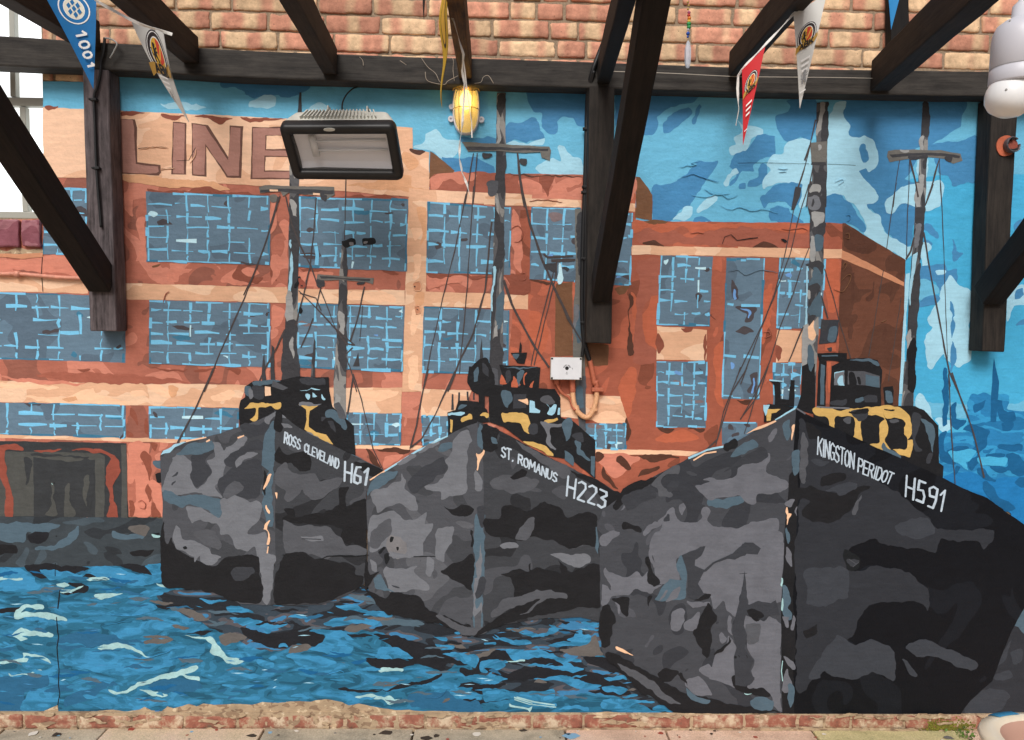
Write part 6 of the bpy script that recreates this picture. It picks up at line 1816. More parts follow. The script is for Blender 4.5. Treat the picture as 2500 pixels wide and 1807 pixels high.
def brace_y(px, py, X):
    d = FW+RT*((px-CX)/F_PX)-UP*((py-CY)/F_PX); t = (X-CAM.x)/d.x; return (CAM+d*t).y
def brace(p0, p1, w, h, ext, mat, label, shift=0.0):
    a = at(p0[0], p0[1], YF+0.01); y1 = brace_y(p1[0], p1[1], a.x+shift)
    beam2(p0, YF+0.01, p1, y1, w, h, mat, 'timber_brace', label, 'brace', 'diagonal braces from the posts', ext=ext)
brace((252, 690), (30, 350), 0.085, 0.10, 0.7, 'wood_brace', 'thick diagonal brace running up from the pale left post')
brace((1466, 715), (1588, 40), 0.075, 0.10, 0.5, 'wood_brace', 'steep diagonal brace rising from the post above the junction box')
brace((2412, 722), (2500, 607), 0.085, 0.10, 0.7, 'wood_black', 'diagonal brace at the right edge below the round fitting')
SL = math.tan(rad(3.5))
def rafter(p0, p1, w, h, mat, label, ext=0.7):
    a = at(p0[0], p0[1], YF-.004); d = FW+RT*((p1[0]-CX)/F_PX)-UP*((p1[1]-CY)/F_PX)
    # point on the sight line of p1 whose height falls gently away from the wall
    t = (a.z-CAM.z+SL*(CAM.y-a.y))/(d.z-SL*d.y); b = CAM+d*t
    t_ = (b-a).normalized(); b = b+t_*ext; s = t_.cross(Vector((0, 0, 1))).normalized(); u = s.cross(t_)
    q = lambda c: (c-s*w/2-u*h/2, c+s*w/2-u*h/2, c+s*w/2+u*h/2, c-s*w/2+u*h/2)
    return tbox('timber_rafter', (q(a), q(b)), mat, None, label, 'rafter', 'dark rafters above the mural')
rafter((222, 88), (70, -5), .075, .11, 'wood_rafter', 'dark rafter behind the blue pennant at the top of the pale post')
rafter((466, 122), (325, -8), .062, .10, 'wood_rafter', 'dark rafter behind the white pennant nearest the window')
rafter((806, 150), (722, -8), .055, .10, 'wood_rafter', 'dark rafter straight above the floodlight')
rafter((1136, 160), (1116, 0), .05, .10, 'wood_brown', 'brown tinged rafter above the lit bulkhead lamp')
rafter((1474, 172), (1521, 0), .05, .10, 'wood_black', 'black rafter over the post beside the steep brace')
rafter((1796, 158), (1930, 0), .055, .10, 'wood_rafter', 'brown rafter behind the red pennant')
rafter((2150, 185), (2350, 0), .075, .12, 'wood_rafter', 'broad dark rafter beside the small blue pennant')
# short hanger against the bricks behind the broad rafter
a = [at(x, y, -.02) for x, y in ((2160, -40), (2200, -40), (2206, 120), (2160, 115))]
tbox('timber_hanger', ((a[0], a[1], a[1]+Vector((0, -.05, 0)), a[0]+Vector((0, -.05, 0))), (a[3], a[2], a[2]+Vector((0, -.05, 0)), a[3]+Vector((0, -.05, 0)))), 'wood_black', None, 'short black upright board on the bricks behind the broad rafter', 'board')

# ------------------------------------------------------------------ small materials
plain('grey_worn', '#57555a', rough=.4, vary=.35, bscale=60); plain('black_plastic', '#1d1d1e', rough=.45, vary=.2, bscale=40); plain('grey_plastic', '#bdbdb4', rough=.5, vary=.12, bscale=25)
plain('white_plastic', '#c9c9d0', rough=.4); plain('white_gloss', '#e9eaea', rough=.25); plain('box_white', '#dfe2e6', rough=.35, vary=.04, bscale=30)
plain('ink', '#18181a', rough=.6); plain('cable_black', '#19191b', rough=.5); plain('screw_dark', '#3a3a3c', rough=.4, metal=.6)
plain('pipe_orange', '#b5664c', rough=.5, bump=.4, bscale=90, vary=.12); plain('pipe_cream', '#e0ac82', rough=.5, bump=.4, bscale=90, vary=.15); plain('pipe_rose', '#d08e78', rough=.5, bump=.5, bscale=60, vary=.15)
plain('reflector', '#f3f4f9', rough=.35); plain('dust_grey', '#8f8f8c', rough=.8, vary=.3, bscale=12)
plain('pen_white', '#d6d6d2', rough=.75); plain('pen_red', '#c8282e', rough=.7); plain('pen_blue', '#1d70ae', rough=.7, vary=.1, bscale=30); plain('pen_sky', '#2a86c4', rough=.7)
plain('pen_yellow', '#d3ab2e', rough=.7); plain('pen_dark', '#2e2220', rough=.7); plain('pen_gold', '#e0b13c', rough=.6); plain('pen_ribbon', '#b98f3f', rough=.6); plain('pen_scarlet', '#d0402a', rough=.7)
plain('pen_grey', '#8d8e90', rough=.7); plain('pen_pale', '#f0f0ee', rough=.7); plain('pen_black', '#151416', rough=.7); plain('pen_cream', '#e6e2d2', rough=.7)
plain('tape_white', '#e6e4df', rough=.6); plain('steel_wire', '#b8b2a6', rough=.4, metal=.5)
def glassy(key, hx, mixf, rough=.08):
    m = bpy.data.materials.new(key); m.use_nodes = True; n, l = m.node_tree.nodes, m.node_tree.links; p = n['Principled BSDF']; out = n['Material Output']
    p.inputs['Base Color'].default_value = lin(hx); p.inputs['Roughness'].default_value = rough
    t = n.new('ShaderNodeBsdfTransparent'); t.inputs[0].default_value = lin(hx); mx = n.new('ShaderNodeMixShader'); mx.inputs[0].default_value = mixf
    l.new(t.outputs[0], mx.inputs[1]); l.new(p.outputs[0], mx.inputs[2]); l.new(mx.outputs[0], out.inputs[0]); MAT[key] = m
glassy('lamp_glass', '#fff0c4', .22); glassy('flood_glass', '#f6f8fb', .10, .05); glassy('crystal', '#e6ecf4', .5, .02)
plain('lamp_bulb', '#ffe08a', emit=5)

# ------------------------------------------------------------------ floodlight hanging in front of the mural
def floodlight():
    Y0 = -.42
    t = 'A2'
    fr = [ta(t, x, y, Y0-.02) for x, y in ((258, 1000), (1170, 985), (1250, 1400), (385, 1395))]       # front bezel corners (tl, tr, br, bl)
    c = sum(fr, Vector())/4
    ex = ((fr[1]-fr[0])+(fr[2]-fr[3]))/2; ex_ = ex.normalized()
    root = empty('floodlight', c); tag(root, 'large grey floodlight with a black bezel and dusty glass in front of the LINE lettering', 'floodlight')
    # lean the lower edge outwards: bottom corners nearer the camera
    tl, tr = ta(t, 258, 985, Y0-.06), ta(t, 1178, 980, Y0-.06); bl, br = ta(t, 380, 1412, Y0+.08), ta(t, 1252, 1422, Y0+.08)
    nrm = (tr-tl).cross(bl-tl).normalized()
    if nrm.y > 0: nrm = -nrm
    def m(u, v, d=0.0):
        a = tl.lerp(tr, u); b = bl.lerp(br, u); return a.lerp(b, v)+nrm*d
    def ring(i, r, d, n=6):
        """rounded rectangle inset i (fraction) at depth d"""
        R = []
        iu, iv = i, i*1.9
        for cu, cv, s0 in ((iu+r, iv+r*1.9, 180), (1-iu-r, iv+r*1.9, 270), (1-iu-r, 1-iv-r*1.9, 0), (iu+r, 1-iv-r*1.9, 90)):
            for k in range(n+1):
                w = rad(s0+90*k/n); R.append(m(cu+r*math.cos(w), cv+r*1.9*math.sin(w), d))
        return R
    def loft(rings, mi=0, capf=False, capb=False):
        n = len(rings[0]); v = [p for r in rings for p in r]; f = []
        for i in range(len(rings)-1):
            for k in range(n): f.append((i*n+k, i*n+(k+1) % n, (i+1)*n+(k+1) % n, (i+1)*n+k))
        if capf: f.append(tuple(range(n)))
        if capb: f.append(tuple((len(rings)-1)*n+k for k in range(n)))
        return v, f
    b = MB(); b.add(*loft([ring(-.0, .055, -.03), ring(-.0, .055, .0), ring(.012, .05, .012), ring(.075, .02, .012), ring(.088, .015, .0), ring(.088, .015, -.03)])); b.build('bezel', 'black_plastic', root, smooth=True)
    # body narrowing towards the back and upwards
    def bring(sx, v0, s1, d):
        R = []; r, n = .055, 6
        for cu, cv, s0 in ((r, r*1.9, 180), (1-r, r*1.9, 270), (1-r, 1-r*1.9, 0), (r, 1-r*1.9, 90)):
            for k in range(n+1):
                w = rad(s0+90*k/n); R.append(m(.5+(cu+r*math.cos(w)-.5)*sx, v0+(cv+r*1.9*math.sin(w))*s1, -d))
        return R
    b = MB(); b.add(*loft([bring(.985, .01, .98, .028), bring(.97, .01, .95, .045), bring(.90, .02, .80, .075), bring(.84, .03, .62, .10), bring(.80, .05, .55, .11)], capb=True)); b.build('housing', 'grey_plastic', root, smooth=True)
    # cooling fins across the top
    b = MB(); V = (bl-tl).normalized()
    for k in range(21):
        u = .17+.033*k; p0 = m(.5+(u-.5)*.99, .004, -.042); p1 = m(.5+(u-.5)*.88, .02, -.098)
        b.box((p0+p1)/2-V*.004, ex_*.0022, (p1-p0)/2, V*.006)
    b.build('cooling_fins', 'grey_plastic', root)
    b = MB(); a0, a1 = ta(t, 660, 892, Y0+.06), ta(t, 968, 897, Y0+.06); ax = (a1-a0).normalized()
    b.box((a0+a1)/2, ax*(a1-a0).length/2, (0, .012, 0), (0, 0, .006)); b.box(a0+Vector((0, -.002, .006)), ax*.003, (0, .022, 0), (0, 0, .014)); b.box(a1+Vector((0, -.002, .006)), ax*.003, (0, .022, 0), (0, 0, .014))
    b.build('bracket', 'grey_plastic', root, bevel=.002)
    # reflector trough and tube
    b = MB()
    prof = [(.06, .14, -.009), (.06, .30, -.016), (.06, .52, -.022), (.06, .72, -.020), (.06, .86, -.011)]
    v = []; f = []
    for _, vv, d in prof: v += [m(.095, vv, d), m(.26, vv, d-.008), m(.905, vv, d)]
    for i in range(len(prof)-1):
        for k in range(2): f.append((i*3+k, i*3+k+1, i*3+k+4, i*3+k+3))
    b.add(v, f); b.build('reflector', 'reflector', root)
    b = MB(); b.tube([m(.27, .33, -.012), m(.89, .31, -.012)], .0045, 10); b.tube([m(.27, .50, -.015), m(.89, .49, -.015)], .005, 10); b.box(m(.25, .42, -.015), ex_*.012, V*.04, nrm*.006); b.build('lamp_tube', 'white_gloss', root, smooth=True)
    b = MB(); b.add([m(.085, .17, -.006), m(.915, .17, -.006), m(.915, .83, -.006), m(.085, .83, -.006)], [(0, 1, 2, 3)]); b.build('glass', 'flood_glass', root)
    b = MB(); b.prism([m(.435+.05*math.cos(w)*1.0, .06+.028*math.sin(w), .0125) for w in [2*math.pi*k/20 for k in range(20)]], nrm*.003); b.build('badge', 'grey_plastic', root)
floodlight()
def cable(name, pts, r, mat, label, cat='cable', parent=None, n=8):
    """pts: world points; smooth round cable"""
    P = [Vector(p) for p in pts]; Q = []
    for i in range(len(P)-1):
        p0, p1, p2, p3 = P[max(0, i-1)], P[i], P[i+1], P[min(len(P)-1, i+2)]
        for k in range(6):
            t = k/6; Q.append(0.5*((2*p1)+(p2-p0)*t+(2*p0-5*p1+4*p2-p3)*t*t+(3*p1-p0-3*p2+p3)*t**3))
    Q.append(P[-1]); b = MB(); b.tube(Q, r, n)
    if parent is None:
        o = b.build(name, mat, None, origin=P[0], smooth=True); tag(o, label, cat)
    else: o = b.build(name, mat, parent, smooth=True)
    return o
cable('lamp_cable', [ta('A2', 900, 684, -.02), ta('A2', 850, 700, -.05), ta('A2', 800, 745, -.1), ta('A2', 770, 800, -.18), ta('A2', 762, 850, -.25), ta('A2', 770, 900, -.30)], .003, 'cable_black', 'thin black cable looping down to the floodlight')

# ------------------------------------------------------------------ lit bulkhead lamp
def bulkhead():
    top, bot = ta('A2', 1742, 660), ta('A2', 1748, 1075); c = (top+bot)/2; hh = (top-bot).length/2; hw = (ta('A2', 1852, 900).x-ta('A2', 1638, 900).x)/2
    root = empty('bulkhead_lamp', (c.x, -.008, bot.z)); tag(root, 'oval bulkhead lamp glowing yellow behind a wire guard', 'lamp')
    def oval(s, y, n=32):
        R = []
        for k in range(n):
            w = 2*math.pi*k/n; e = 2.6
            cx_, sz_ = math.cos(w), math.sin(w)
            R.append(Vector((c.x+hw*s*math.copysign(abs(cx_)**(2/e), cx_), y, c.z+hh*(1-(1-s)*hw/hh)*math.copysign(abs(sz_)**(2/e*1.05), sz_))))
        return R
    def loft(rs, cap=True):
        n = len(rs[0]); v = [p for r in rs for p in r]; f = [(i*n+k, i*n+(k+1) % n, (i+1)*n+(k+1) % n, (i+1)*n+k) for i in range(len(rs)-1) for k in range(n)]
        if cap: f.append(tuple((len(rs)-1)*n+k for k in range(n)))
        return v, f
    b = MB(); b.add(*loft([oval(1.0, -.004), oval(1.0, -.030), oval(.93, -.034), oval(.86, -.03)], False)); b.build('base_ring', 'white_plastic', root, smooth=True)
    for x, y in ((1625, 950), (1865, 955)):
        b = MB(); p = ta('A2', x, y); b.lathe((p.x, -.005, p.z), (0, -1, 0), [(.001, 0), (.012, 0), (.012, .014), (.005, .014), (.005, .009), (.001, .009)], 14); b.build('fixing_lug', 'white_plastic', root)
    b = MB(); b.lathe((ta('A2', 1630, 855).x, -.005, ta('A2', 1630, 855).z), (0, -1, 0), [(.011, 0), (.011, .016), (.001, .016)], 10); b.build('fixing_lug', 'white_plastic', root)
    b = MB(); b.add(*loft([oval(.86, -.028), oval(.85, -.045), oval(.80, -.062), oval(.62, -.074), oval(.3, -.079), oval(.02, -.08)], True)); b.build('glass_cover', 'lamp_glass', root, smooth=True)
    b = MB(); bc = Vector((c.x, -.04, c.z+hh*.32)); b.lathe(bc-Vector((0, 0, .045)), (0, 0, 1), [(.001, 0), (.018, .008), (.026, .028), (.024, .05), (.012, .068), (.011, .075)], 18); b.build('bulb', 'lamp_bulb', root, smooth=True)
    b = MB(); b.add(*loft([oval(.84, -.012), oval(.84, -.013)], True)); b.build('back_plate', 'pen_cream', root)
    b = MB()
    for s in (-.42, .42):
        b.tube([(c.x+hw*s, -.03, c.z+hh*.93), (c.x+hw*s*1.05, -.07, c.z+hh*.8), (c.x+hw*s*1.1, -.088, c.z+hh*.4), (c.x+hw*s*1.1, -.089, c.z-hh*.4), (c.x+hw*s*1.05, -.07, c.z-hh*.8), (c.x+hw*s, -.03, c.z-hh*.93)], .0016, 6)
    for s in (.62, -.12, ):
        b.tube([(c.x-hw*.98, -.03, c.z+hh*s), (c.x-hw*.9, -.062, c.z+hh*s), (c.x-hw*.45, -.088, c.z+hh*s), (c.x+hw*.45, -.088, c.z+hh*s), (c.x+hw*.9, -.062, c.z+hh*s), (c.x+hw*.98, -.03, c.z+hh*s)], .0016, 6)
    b.build('wire_guard', 'pen_ribbon', root, smooth=True)
    ld = bpy.data.lights.new('bulb_light', 'POINT'); ld.energy = 1.1; ld.color = (1, .72, .3); ld.shadow_soft_size = .02
    lo = bpy.data.objects.new('bulb_light', ld); lo.location = Vector((c.x, -.05, c.z+hh*.30))-Vector(root.location); lo.parent = root; COL.objects.link(lo)
bulkhead()

# ------------------------------------------------------------------ junction box reading TOUCH HERE
def junction():
    tl, tr, br, bl = [ta('B3', x, y, -.055) for x, y in ((468, 1365), (717, 1367), (713, 1550), (470, 1543))]
    c = (tl+br)/2; w, h = (tr-tl).length/2, (tl-bl).length/2
    root = empty('junction_box', (c.x, -.008, bl.z)); tag(root, 'white plastic box marked TOUCH HERE beside the dark post', 'junction box')
    b = MB(); b.box((c.x, -.03, c.z), (w*.97, 0, 0), (0, .022, 0), (0, 0, h*.97)); b.build('enclosure', 'grey_plastic', root, bevel=.006, seg=3)
    b = MB(); b.box((c.x, -.0555, c.z), (w, 0, 0), (0, .0035, 0), (0, 0, h)); b.build('rim', 'grey_plastic', root, bevel=.003)
    b = MB(); R = []
    n_ = .16*w
    for sx, sz in ((1, 1), (-1, 1), (-1, -1), (1, -1)):
        q = [(.96, .78), (.84, .78), (.84, .96)] if sx*sz > 0 else [(.84, .96), (.84, .78), (.96, .78)]
        R += [Vector((c.x+sx*w*a, -.0592, c.z+sz*h*d)) for a, d in q]
    b.prism(R, (0, -.0035, 0)); b.build('lid', 'box_white', root, bevel=.0008)
    for sx in (-1, 1):
        for sz in (-1, 1): b = MB(); b.lathe((c.x+sx*w*.91, -.0588, c.z+sz*h*.875), (0, -1, 0), [(.0001, .0014), (.0042, .0014), (.0042, 0)], 10); b.build('screw', 'screw_dark', root)
    dot = ta('B3', 597, 1455, -.064)
    b = MB(); b.lathe((dot.x, -.0628, dot.z), (0, -1, 0), [(.0075, 0), (.0075, .001), (.0001, .001)], 20); b.build('touch_spot', 'ink', root)
    # lettering on an arc over the spot, a dash and a small pointing hand
    b = MB(); txt = 'TOUCH HERE'
    def seg(a, d, th=.0009):
        a, d = Vector(a), Vector(d); t_ = (d-a).normalized(); s = Vector((-t_.z, 0, t_.x)); b.prism([a-s*th/2, d-s*th/2, d+s*th/2, a+s*th/2], (0, -.0004, 0))
    for i, ch in enumerate(txt):
        if ch == ' ': continue
        th = rad(168-156*i/(len(txt)-1)); rr = .0105; ox = Vector((math.cos(th), 0, math.sin(th))); tx_ = Vector((math.sin(th), 0, -math.cos(th)))
        for k in FONT[ch].split(';'):
            Q = [Vector((dot.x, -.0629, dot.z))+ox*(rr+.0045*v)+tx_*(.0034*(u-.5)) for u, v in pts_of(k)]
            for a, d in zip(Q, Q[1:]): seg(a, d)
    p = ta('B3', 638, 1458, -.0629); seg((p.x-.001, -.0629, p.z+.003), (p.x+.002, -.0629, p.z-.003), .0016)
    p = ta('B3', 595, 1494, -.0629); k = .0042
    H = [(-.2, 1.2), (0, 1.3), (.1, 1.2), (.12, .45), (.45, .5), (.75, .4), (1.0, .25), (1.0, -.5), (.8, -1.0), (-.3, -1.0), (-.9, -.1), (-.75, .15), (-.3, -.1), (-.2, 1.2)]
    for a, d in zip(H, H[1:]): seg((p.x+a[0]*k, -.0629, p.z+a[1]*k), (p.x+d[0]*k, -.0629, p.z+d[1]*k), .0007)
    b.build('lettering', 'ink', root)
junction()
# cables and pipes beside the box
Yc = -.022
cable('conduit_black', [at(1512, -20, -.16), at(1490, 60, -.12), ta('A3', 860, 400, -.112), ta('A3', 800, 560, -.112), ta('A3', 765, 720, -.075), ta('A3', 755, 900, -.03), ta('A3', 748, 1150, -.03), ta('A3', 738, 1500, -.03), ta('B3', 728, 300, -.03), ta('B3', 720, 600, -.03), ta('B3', 716, 900, -.03), ta('B3', 722, 1150, -.03), ta('B3', 745, 1290, -.028), ta('B3', 776, 1395, -.026)], .009, 'cable_black', 'black cable running down the edge of the post to the orange pipe')
cable('conduit_black', [ta('A3', 812, 560, -.116), ta('A3', 775, 730, -.08), ta('A3', 765, 1000, -.034), ta('A3', 755, 1400, -.034), ta('B3', 745, 300, -.034), ta('B3', 742, 700, -.034), ta('B3', 738, 1100, -.034), ta('B3', 728, 1260, -.03), ta('B3', 715, 1365, -.028)], .007, 'cable_black', 'thinner black cable beside the post ending at the white box')
def clips(spots, Y, label, mat='cable_black'):
    for i, (t, x, y) in enumerate(spots):
        p = ta(t, x, y, Y); b = MB(); b.box(p+Vector((0, 0.002, 0)), (.013, 0, 0), (0, .012, 0), (0, 0, .005)); b.lathe(p+Vector((-.012, -.01, 0)), (0, -1, 0), [(.004, 0), (.004, .003), (.0001, .004)], 8)
        o = b.build('cable_clip', mat, None, origin=p, bevel=.002); tag(o, label[i], 'clip', 'cable clips on the posts')
clips((('A3', 748, 1020), ('A3', 742, 1480), ('B3', 735, 65), ('B3', 735, 590), ('B3', 728, 1095)), -.034, ['uppermost clip holding the black cables to the middle post', 'second clip down the cables on the middle post', 'third clip down on the middle post cables', 'fourth clip down the cables on the middle post', 'lowest cable clip above the white box'])
pz = lambda t, x, y, Y=-.024: ta(t, x, y, Y)
pr = empty('painted_pipe', pz('C3', 760, 385)); tag(pr, 'orange and cream painted pipe looping under the white box', 'pipe')
cable('riser', [pz('B3', 776, 1390), pz('B3', 795, 1470), pz('B3', 818, 1580), pz('C3', 828, 100), pz('C3', 832, 190)], .0105, 'pipe_orange', None, parent=pr)
cable('bend', [pz('C3', 832, 185), pz('C3', 828, 250), pz('C3', 805, 325), pz('C3', 765, 380), pz('C3', 720, 375), pz('C3', 672, 325), pz('C3', 650, 260), pz('C3', 642, 180)], .0105, 'pipe_cream', None, parent=pr)
cable('outlet', [pz('C3', 643, 185), pz('C3', 640, 130), pz('C3', 640, 80)], .0125, 'pipe_orange', None, parent=pr)
b = MB(); p = pz('C3', 838, 165); b.box(p, (.024, 0, 0), (0, .014, 0), (0, 0, .008)); b.build('pipe_clamp', 'pipe_orange', pr, bevel=.002)
b = MB(); p = pz('C3', 805, 325); b.lathe(p+Vector((0, .004, .012)), (.35, 0, -.9), [(.001, 0), (.0135, 0), (.0135, .02), (.001, .02)], 12); b.build('coupling', 'pipe_cream', pr, bevel=.002)
b = MB(); p = pz('C3', 663, 315); b.lathe(p+Vector((0, .004, .01)), (.3, 0, -.9), [(.001, 0), (.0135, 0), (.0135, .018), (.001, .018)], 12); b.build('coupling', 'pipe_cream', pr, bevel=.002)
cable('painted_cable', [pz('C3', 515, 85, -.02), pz('C3', 525, 140, -.02), pz('C3', 560, 195, -.02), pz('C3', 615, 230, -.02), pz('C3', 635, 285, -.02), pz('C3', 660, 330, -.034)], .0055, 'pipe_orange', 'thin orange painted cable drooping from the white box')
b = MB(); p = pz('C3', 515, 100, -.022); b.lathe(p, (0, 0, 1), [(.001, -.012), (.010, -.012), (.010, .012), (.001, .012)], 12); o = b.build('cable_gland', 'pipe_orange', None, origin=p); tag(o, 'orange painted gland under the white box', 'gland')
o = cable('painted_pipe', [ta('B1', -300, 690, -.02), ta('B1', 0, 708, -.02), ta('B1', 130, 708, -.02), ta('B1', 300, 722, -.02), ta('B1', 500, 738, -.02), ta('B1', 700, 742, -.02)], .008, 'pipe_rose', 'rose painted pipe running level under the window', 'pipe')
b = MB(); p = ta('B1', 140, 710, -.02); b.lathe(p-Vector((.012, 0, 0)), (1, 0, 0), [(.001, 0), (.013, .002), (.013, .022), (.001, .024)], 14); b.build('pipe_clip', 'pipe_rose', o, smooth=True).location = Vector((0, 0, 0))
YP = YF-.012
cable('post_cable', [ta('A1', 828, 300, YP), ta('A1', 822, 400, YP), ta('A1', 800, 490, YP), ta('A1', 795, 580, YP), ta('A1', 770, 690, YP), ta('A1', 745, 770, YP), ta('A1', 752, 1000, YP), ta('A1', 762, 1300, YP), ta('A1', 780, 1560, YP), ta('B1', 788, 180, YP), ta('B1', 800, 340, YP)], .0055, 'cable_black', 'black cable running down the front of the pale post')
cable('cable_tail', [ta('A1', 822, 300, YP), ta('A1', 880, 310, YP-.01), ta('A1', 925, 345, YP-.02), ta('A1', 905, 400, YP-.015), ta('A1', 870, 462, YP-.01)], .003, 'dust_grey', 'loose dusty cable end at the top of the pale post')
clips((('A1', 742, 790), ('A1', 766, 1332)), YP, ['upper clip on the pale post cable', 'lower clip on the pale post cable'])
# taut wire along the beam, cobwebs
cable('tension_wire', [ta('A3', 880, 560, -.125), ta('A3', 960, 566, -.125), ta('A3', 1400, 580, -.125), ta('A3', 1900, 605, -.125), ta('A4', 300, 610, -.125), ta('A4', 800, 615, -.125), ta('A4', 1120, 622, -.125)], .0016, 'steel_wire', 'thin pale wire stretched along the dark beam', 'wire', n=5)
plain('web', '#a89c8c', rough=.9)
rnd = random.Random(9); webs = empty('cobweb', ta('A2', 1600, 640, -.11)); tag(webs, 'wispy cobwebs around the lit bulkhead lamp on the beam', 'cobweb')
for i, q in enumerate((((1390, 460), (1440, 530), (1500, 580), (1530, 640), (1560, 665)), ((1420, 570), (1430, 630), (1480, 655), (1570, 668), (1600, 640), (1680, 600)), ((1600, 450), (1640, 470), (1640, 560), (1650, 640)), ((1810, 660), (1860, 650), (1880, 610), (1920, 600), (1960, 660)), ((1220, 480), (1250, 500), (1270, 515)), ((900, 450), (925, 480), (930, 520)))):
    cable('strand', [ta('A2', x, y, -.113-rnd.uniform(0, .01)) for x, y in q], .0011, 'web', None, parent=webs, n=4)

# ------------------------------------------------------------------ broken round fitting on the right post
def fitting():
    c = ta('A4', 2150, 1150, YF-.01); root = empty('round_fitting', c); tag(root, 'broken black round fitting with an orange ring on the post', 'fitting')
    b = MB(); R = []; rr = random.Random(3)
    for k in range(26):
        w = 2*math.pi*k/26; r = .040*(1+.10*noise.noise((math.cos(w)*1.6, math.sin(w)*1.6, 4))); R.append(Vector((c.x-.012+math.cos(w)*r*.95, YF-.0085, c.z-.002+math.sin(w)*r*1.05)))
    R = [Vector((min(p.x, ta('A4', 2216, 1150, YF-.008).x), p.y, p.z)) for p in R]
    b.prism(R, (0, .004, 0)); b.build('orange_ring', 'brick_orange', root)
    o_ = Vector((c.x+.006, YF-.0125, c.z)); b = MB(); n = 30; v = []; f = []
    for r, y in ((.0315, 0), (.0315, -.020), (.029, -.024), (.0262, -.022), (.0262, -.001)):
        for k in range(n+1): w = rad(48+318*k/n); v.append(o_+Vector((math.cos(w)*r, y*(1 if 4 < k < 27 else .6), math.sin(w)*r)))
    for i in range(4):
        for k in range(n): f.append((i*(n+1)+k, i*(n+1)+k+1, (i+1)*(n+1)+k+1, (i+1)*(n+1)+k))
    b.add(v, f); b.build('collar', 'grey_worn', root, smooth=False)
    b = MB(); b.lathe(o_, (0, -1, 0), [(.0258, 0), (.0258, .003), (.0001, .003)], 24); b.build('socket_face', 'door_rust', root)
    for w, h_ in ((100, .006), (160, .005), (262, .008), (300, .006)):
        b = MB(); rr_ = Vector((math.cos(rad(w)), 0, math.sin(rad(w)))); b.box(o_+rr_*.0225+Vector((0, -.009, 0)), rr_*.0045, (0, .008, 0), rr_.cross(Vector((0, 1, 0)))*h_); b.build('broken_tab', 'black_plastic', root, bevel=.0015)
fitting()

# ------------------------------------------------------------------ white bulb in its holder, close to the camera
def pendant():
    Y = -2.15
    top, mid, bt = ta('A4', 2247, 90, Y), ta('A4', 2216, 570, Y), ta('A4', 2112, 890, Y); ax = (mid-top).normalized(); ax2 = (bt-mid).normalized()
    k = (at(2500, 200, Y).x-at(2400, 200, Y).x)/100*S                     # metres per tile pixel
    root = empty('pendant_bulb', top); tag(root, 'white light bulb hanging in a white lampholder at the top right corner', 'light bulb')
    o0 = top-ax*40*k
    b = MB(); b.lathe(o0, ax, [(22*k, -200*k), (24*k, -40*k), (62*k, 0), (66*k, 90*k), (110*k, 112*k), (160*k, 150*k), (184*k, 205*k), (190*k, 260*k), (192*k, 470*k), (188*k, 474*k), (188*k, 482*k), (193*k, 488*k), (194*k, 585*k), (186*k, 600*k), (150*k, 600*k), (140*k, 560*k)], 48); b.build('lampholder', 'white_plastic', root, smooth=True)
    b = MB(); b.lathe(mid, ax2, [(118*k, -40*k), (126*k, 40*k), (136*k, 75*k), (156*k, 125*k), (168*k, 175*k), (170*k, 220*k), (156*k, 275*k), (122*k, 318*k), (70*k, 345*k), (1*k, 354*k)], 48); b.build('bulb', 'white_gloss', root, smooth=True)
    b = MB(); b.tube([top-ax*120*k, top-ax*400*k, top+Vector((.0, .02, .35))], .0032, 8); b.build('flex', 'white_plastic', root)
    for p0, h, R, th, r in ((o0, 150, 158, 26, 7), (mid, 215, 169, 12, 8)):
        a_ = ax if p0 is o0 else ax2; c_ = p0+a_*h*k; tc_ = (CAM-c_); tc_ = (tc_-a_*tc_.dot(a_)).normalized(); lf = tc_.cross(a_).normalized()
        if lf.x > 0: lf = -lf
        q = c_+(tc_*math.cos(rad(th))+lf*math.sin(rad(th)))*R*k; nn = (q-c_).normalized(); b = MB()
        b.lathe(q-nn*.0004, nn, [(r*k*1.3, 0), (r*k, .0012), (.0001, .0014)], 12); b.build('screw_cover' if p0 is o0 else 'chip', 'dust_grey', root)
    b = MB(); b.lathe(o0, ax, [(191.5*k, 474*k), (193.2*k, 475.5*k), (191.5*k, 477*k)], 48); b.build('seam', 'dust_grey', root)
pendant()

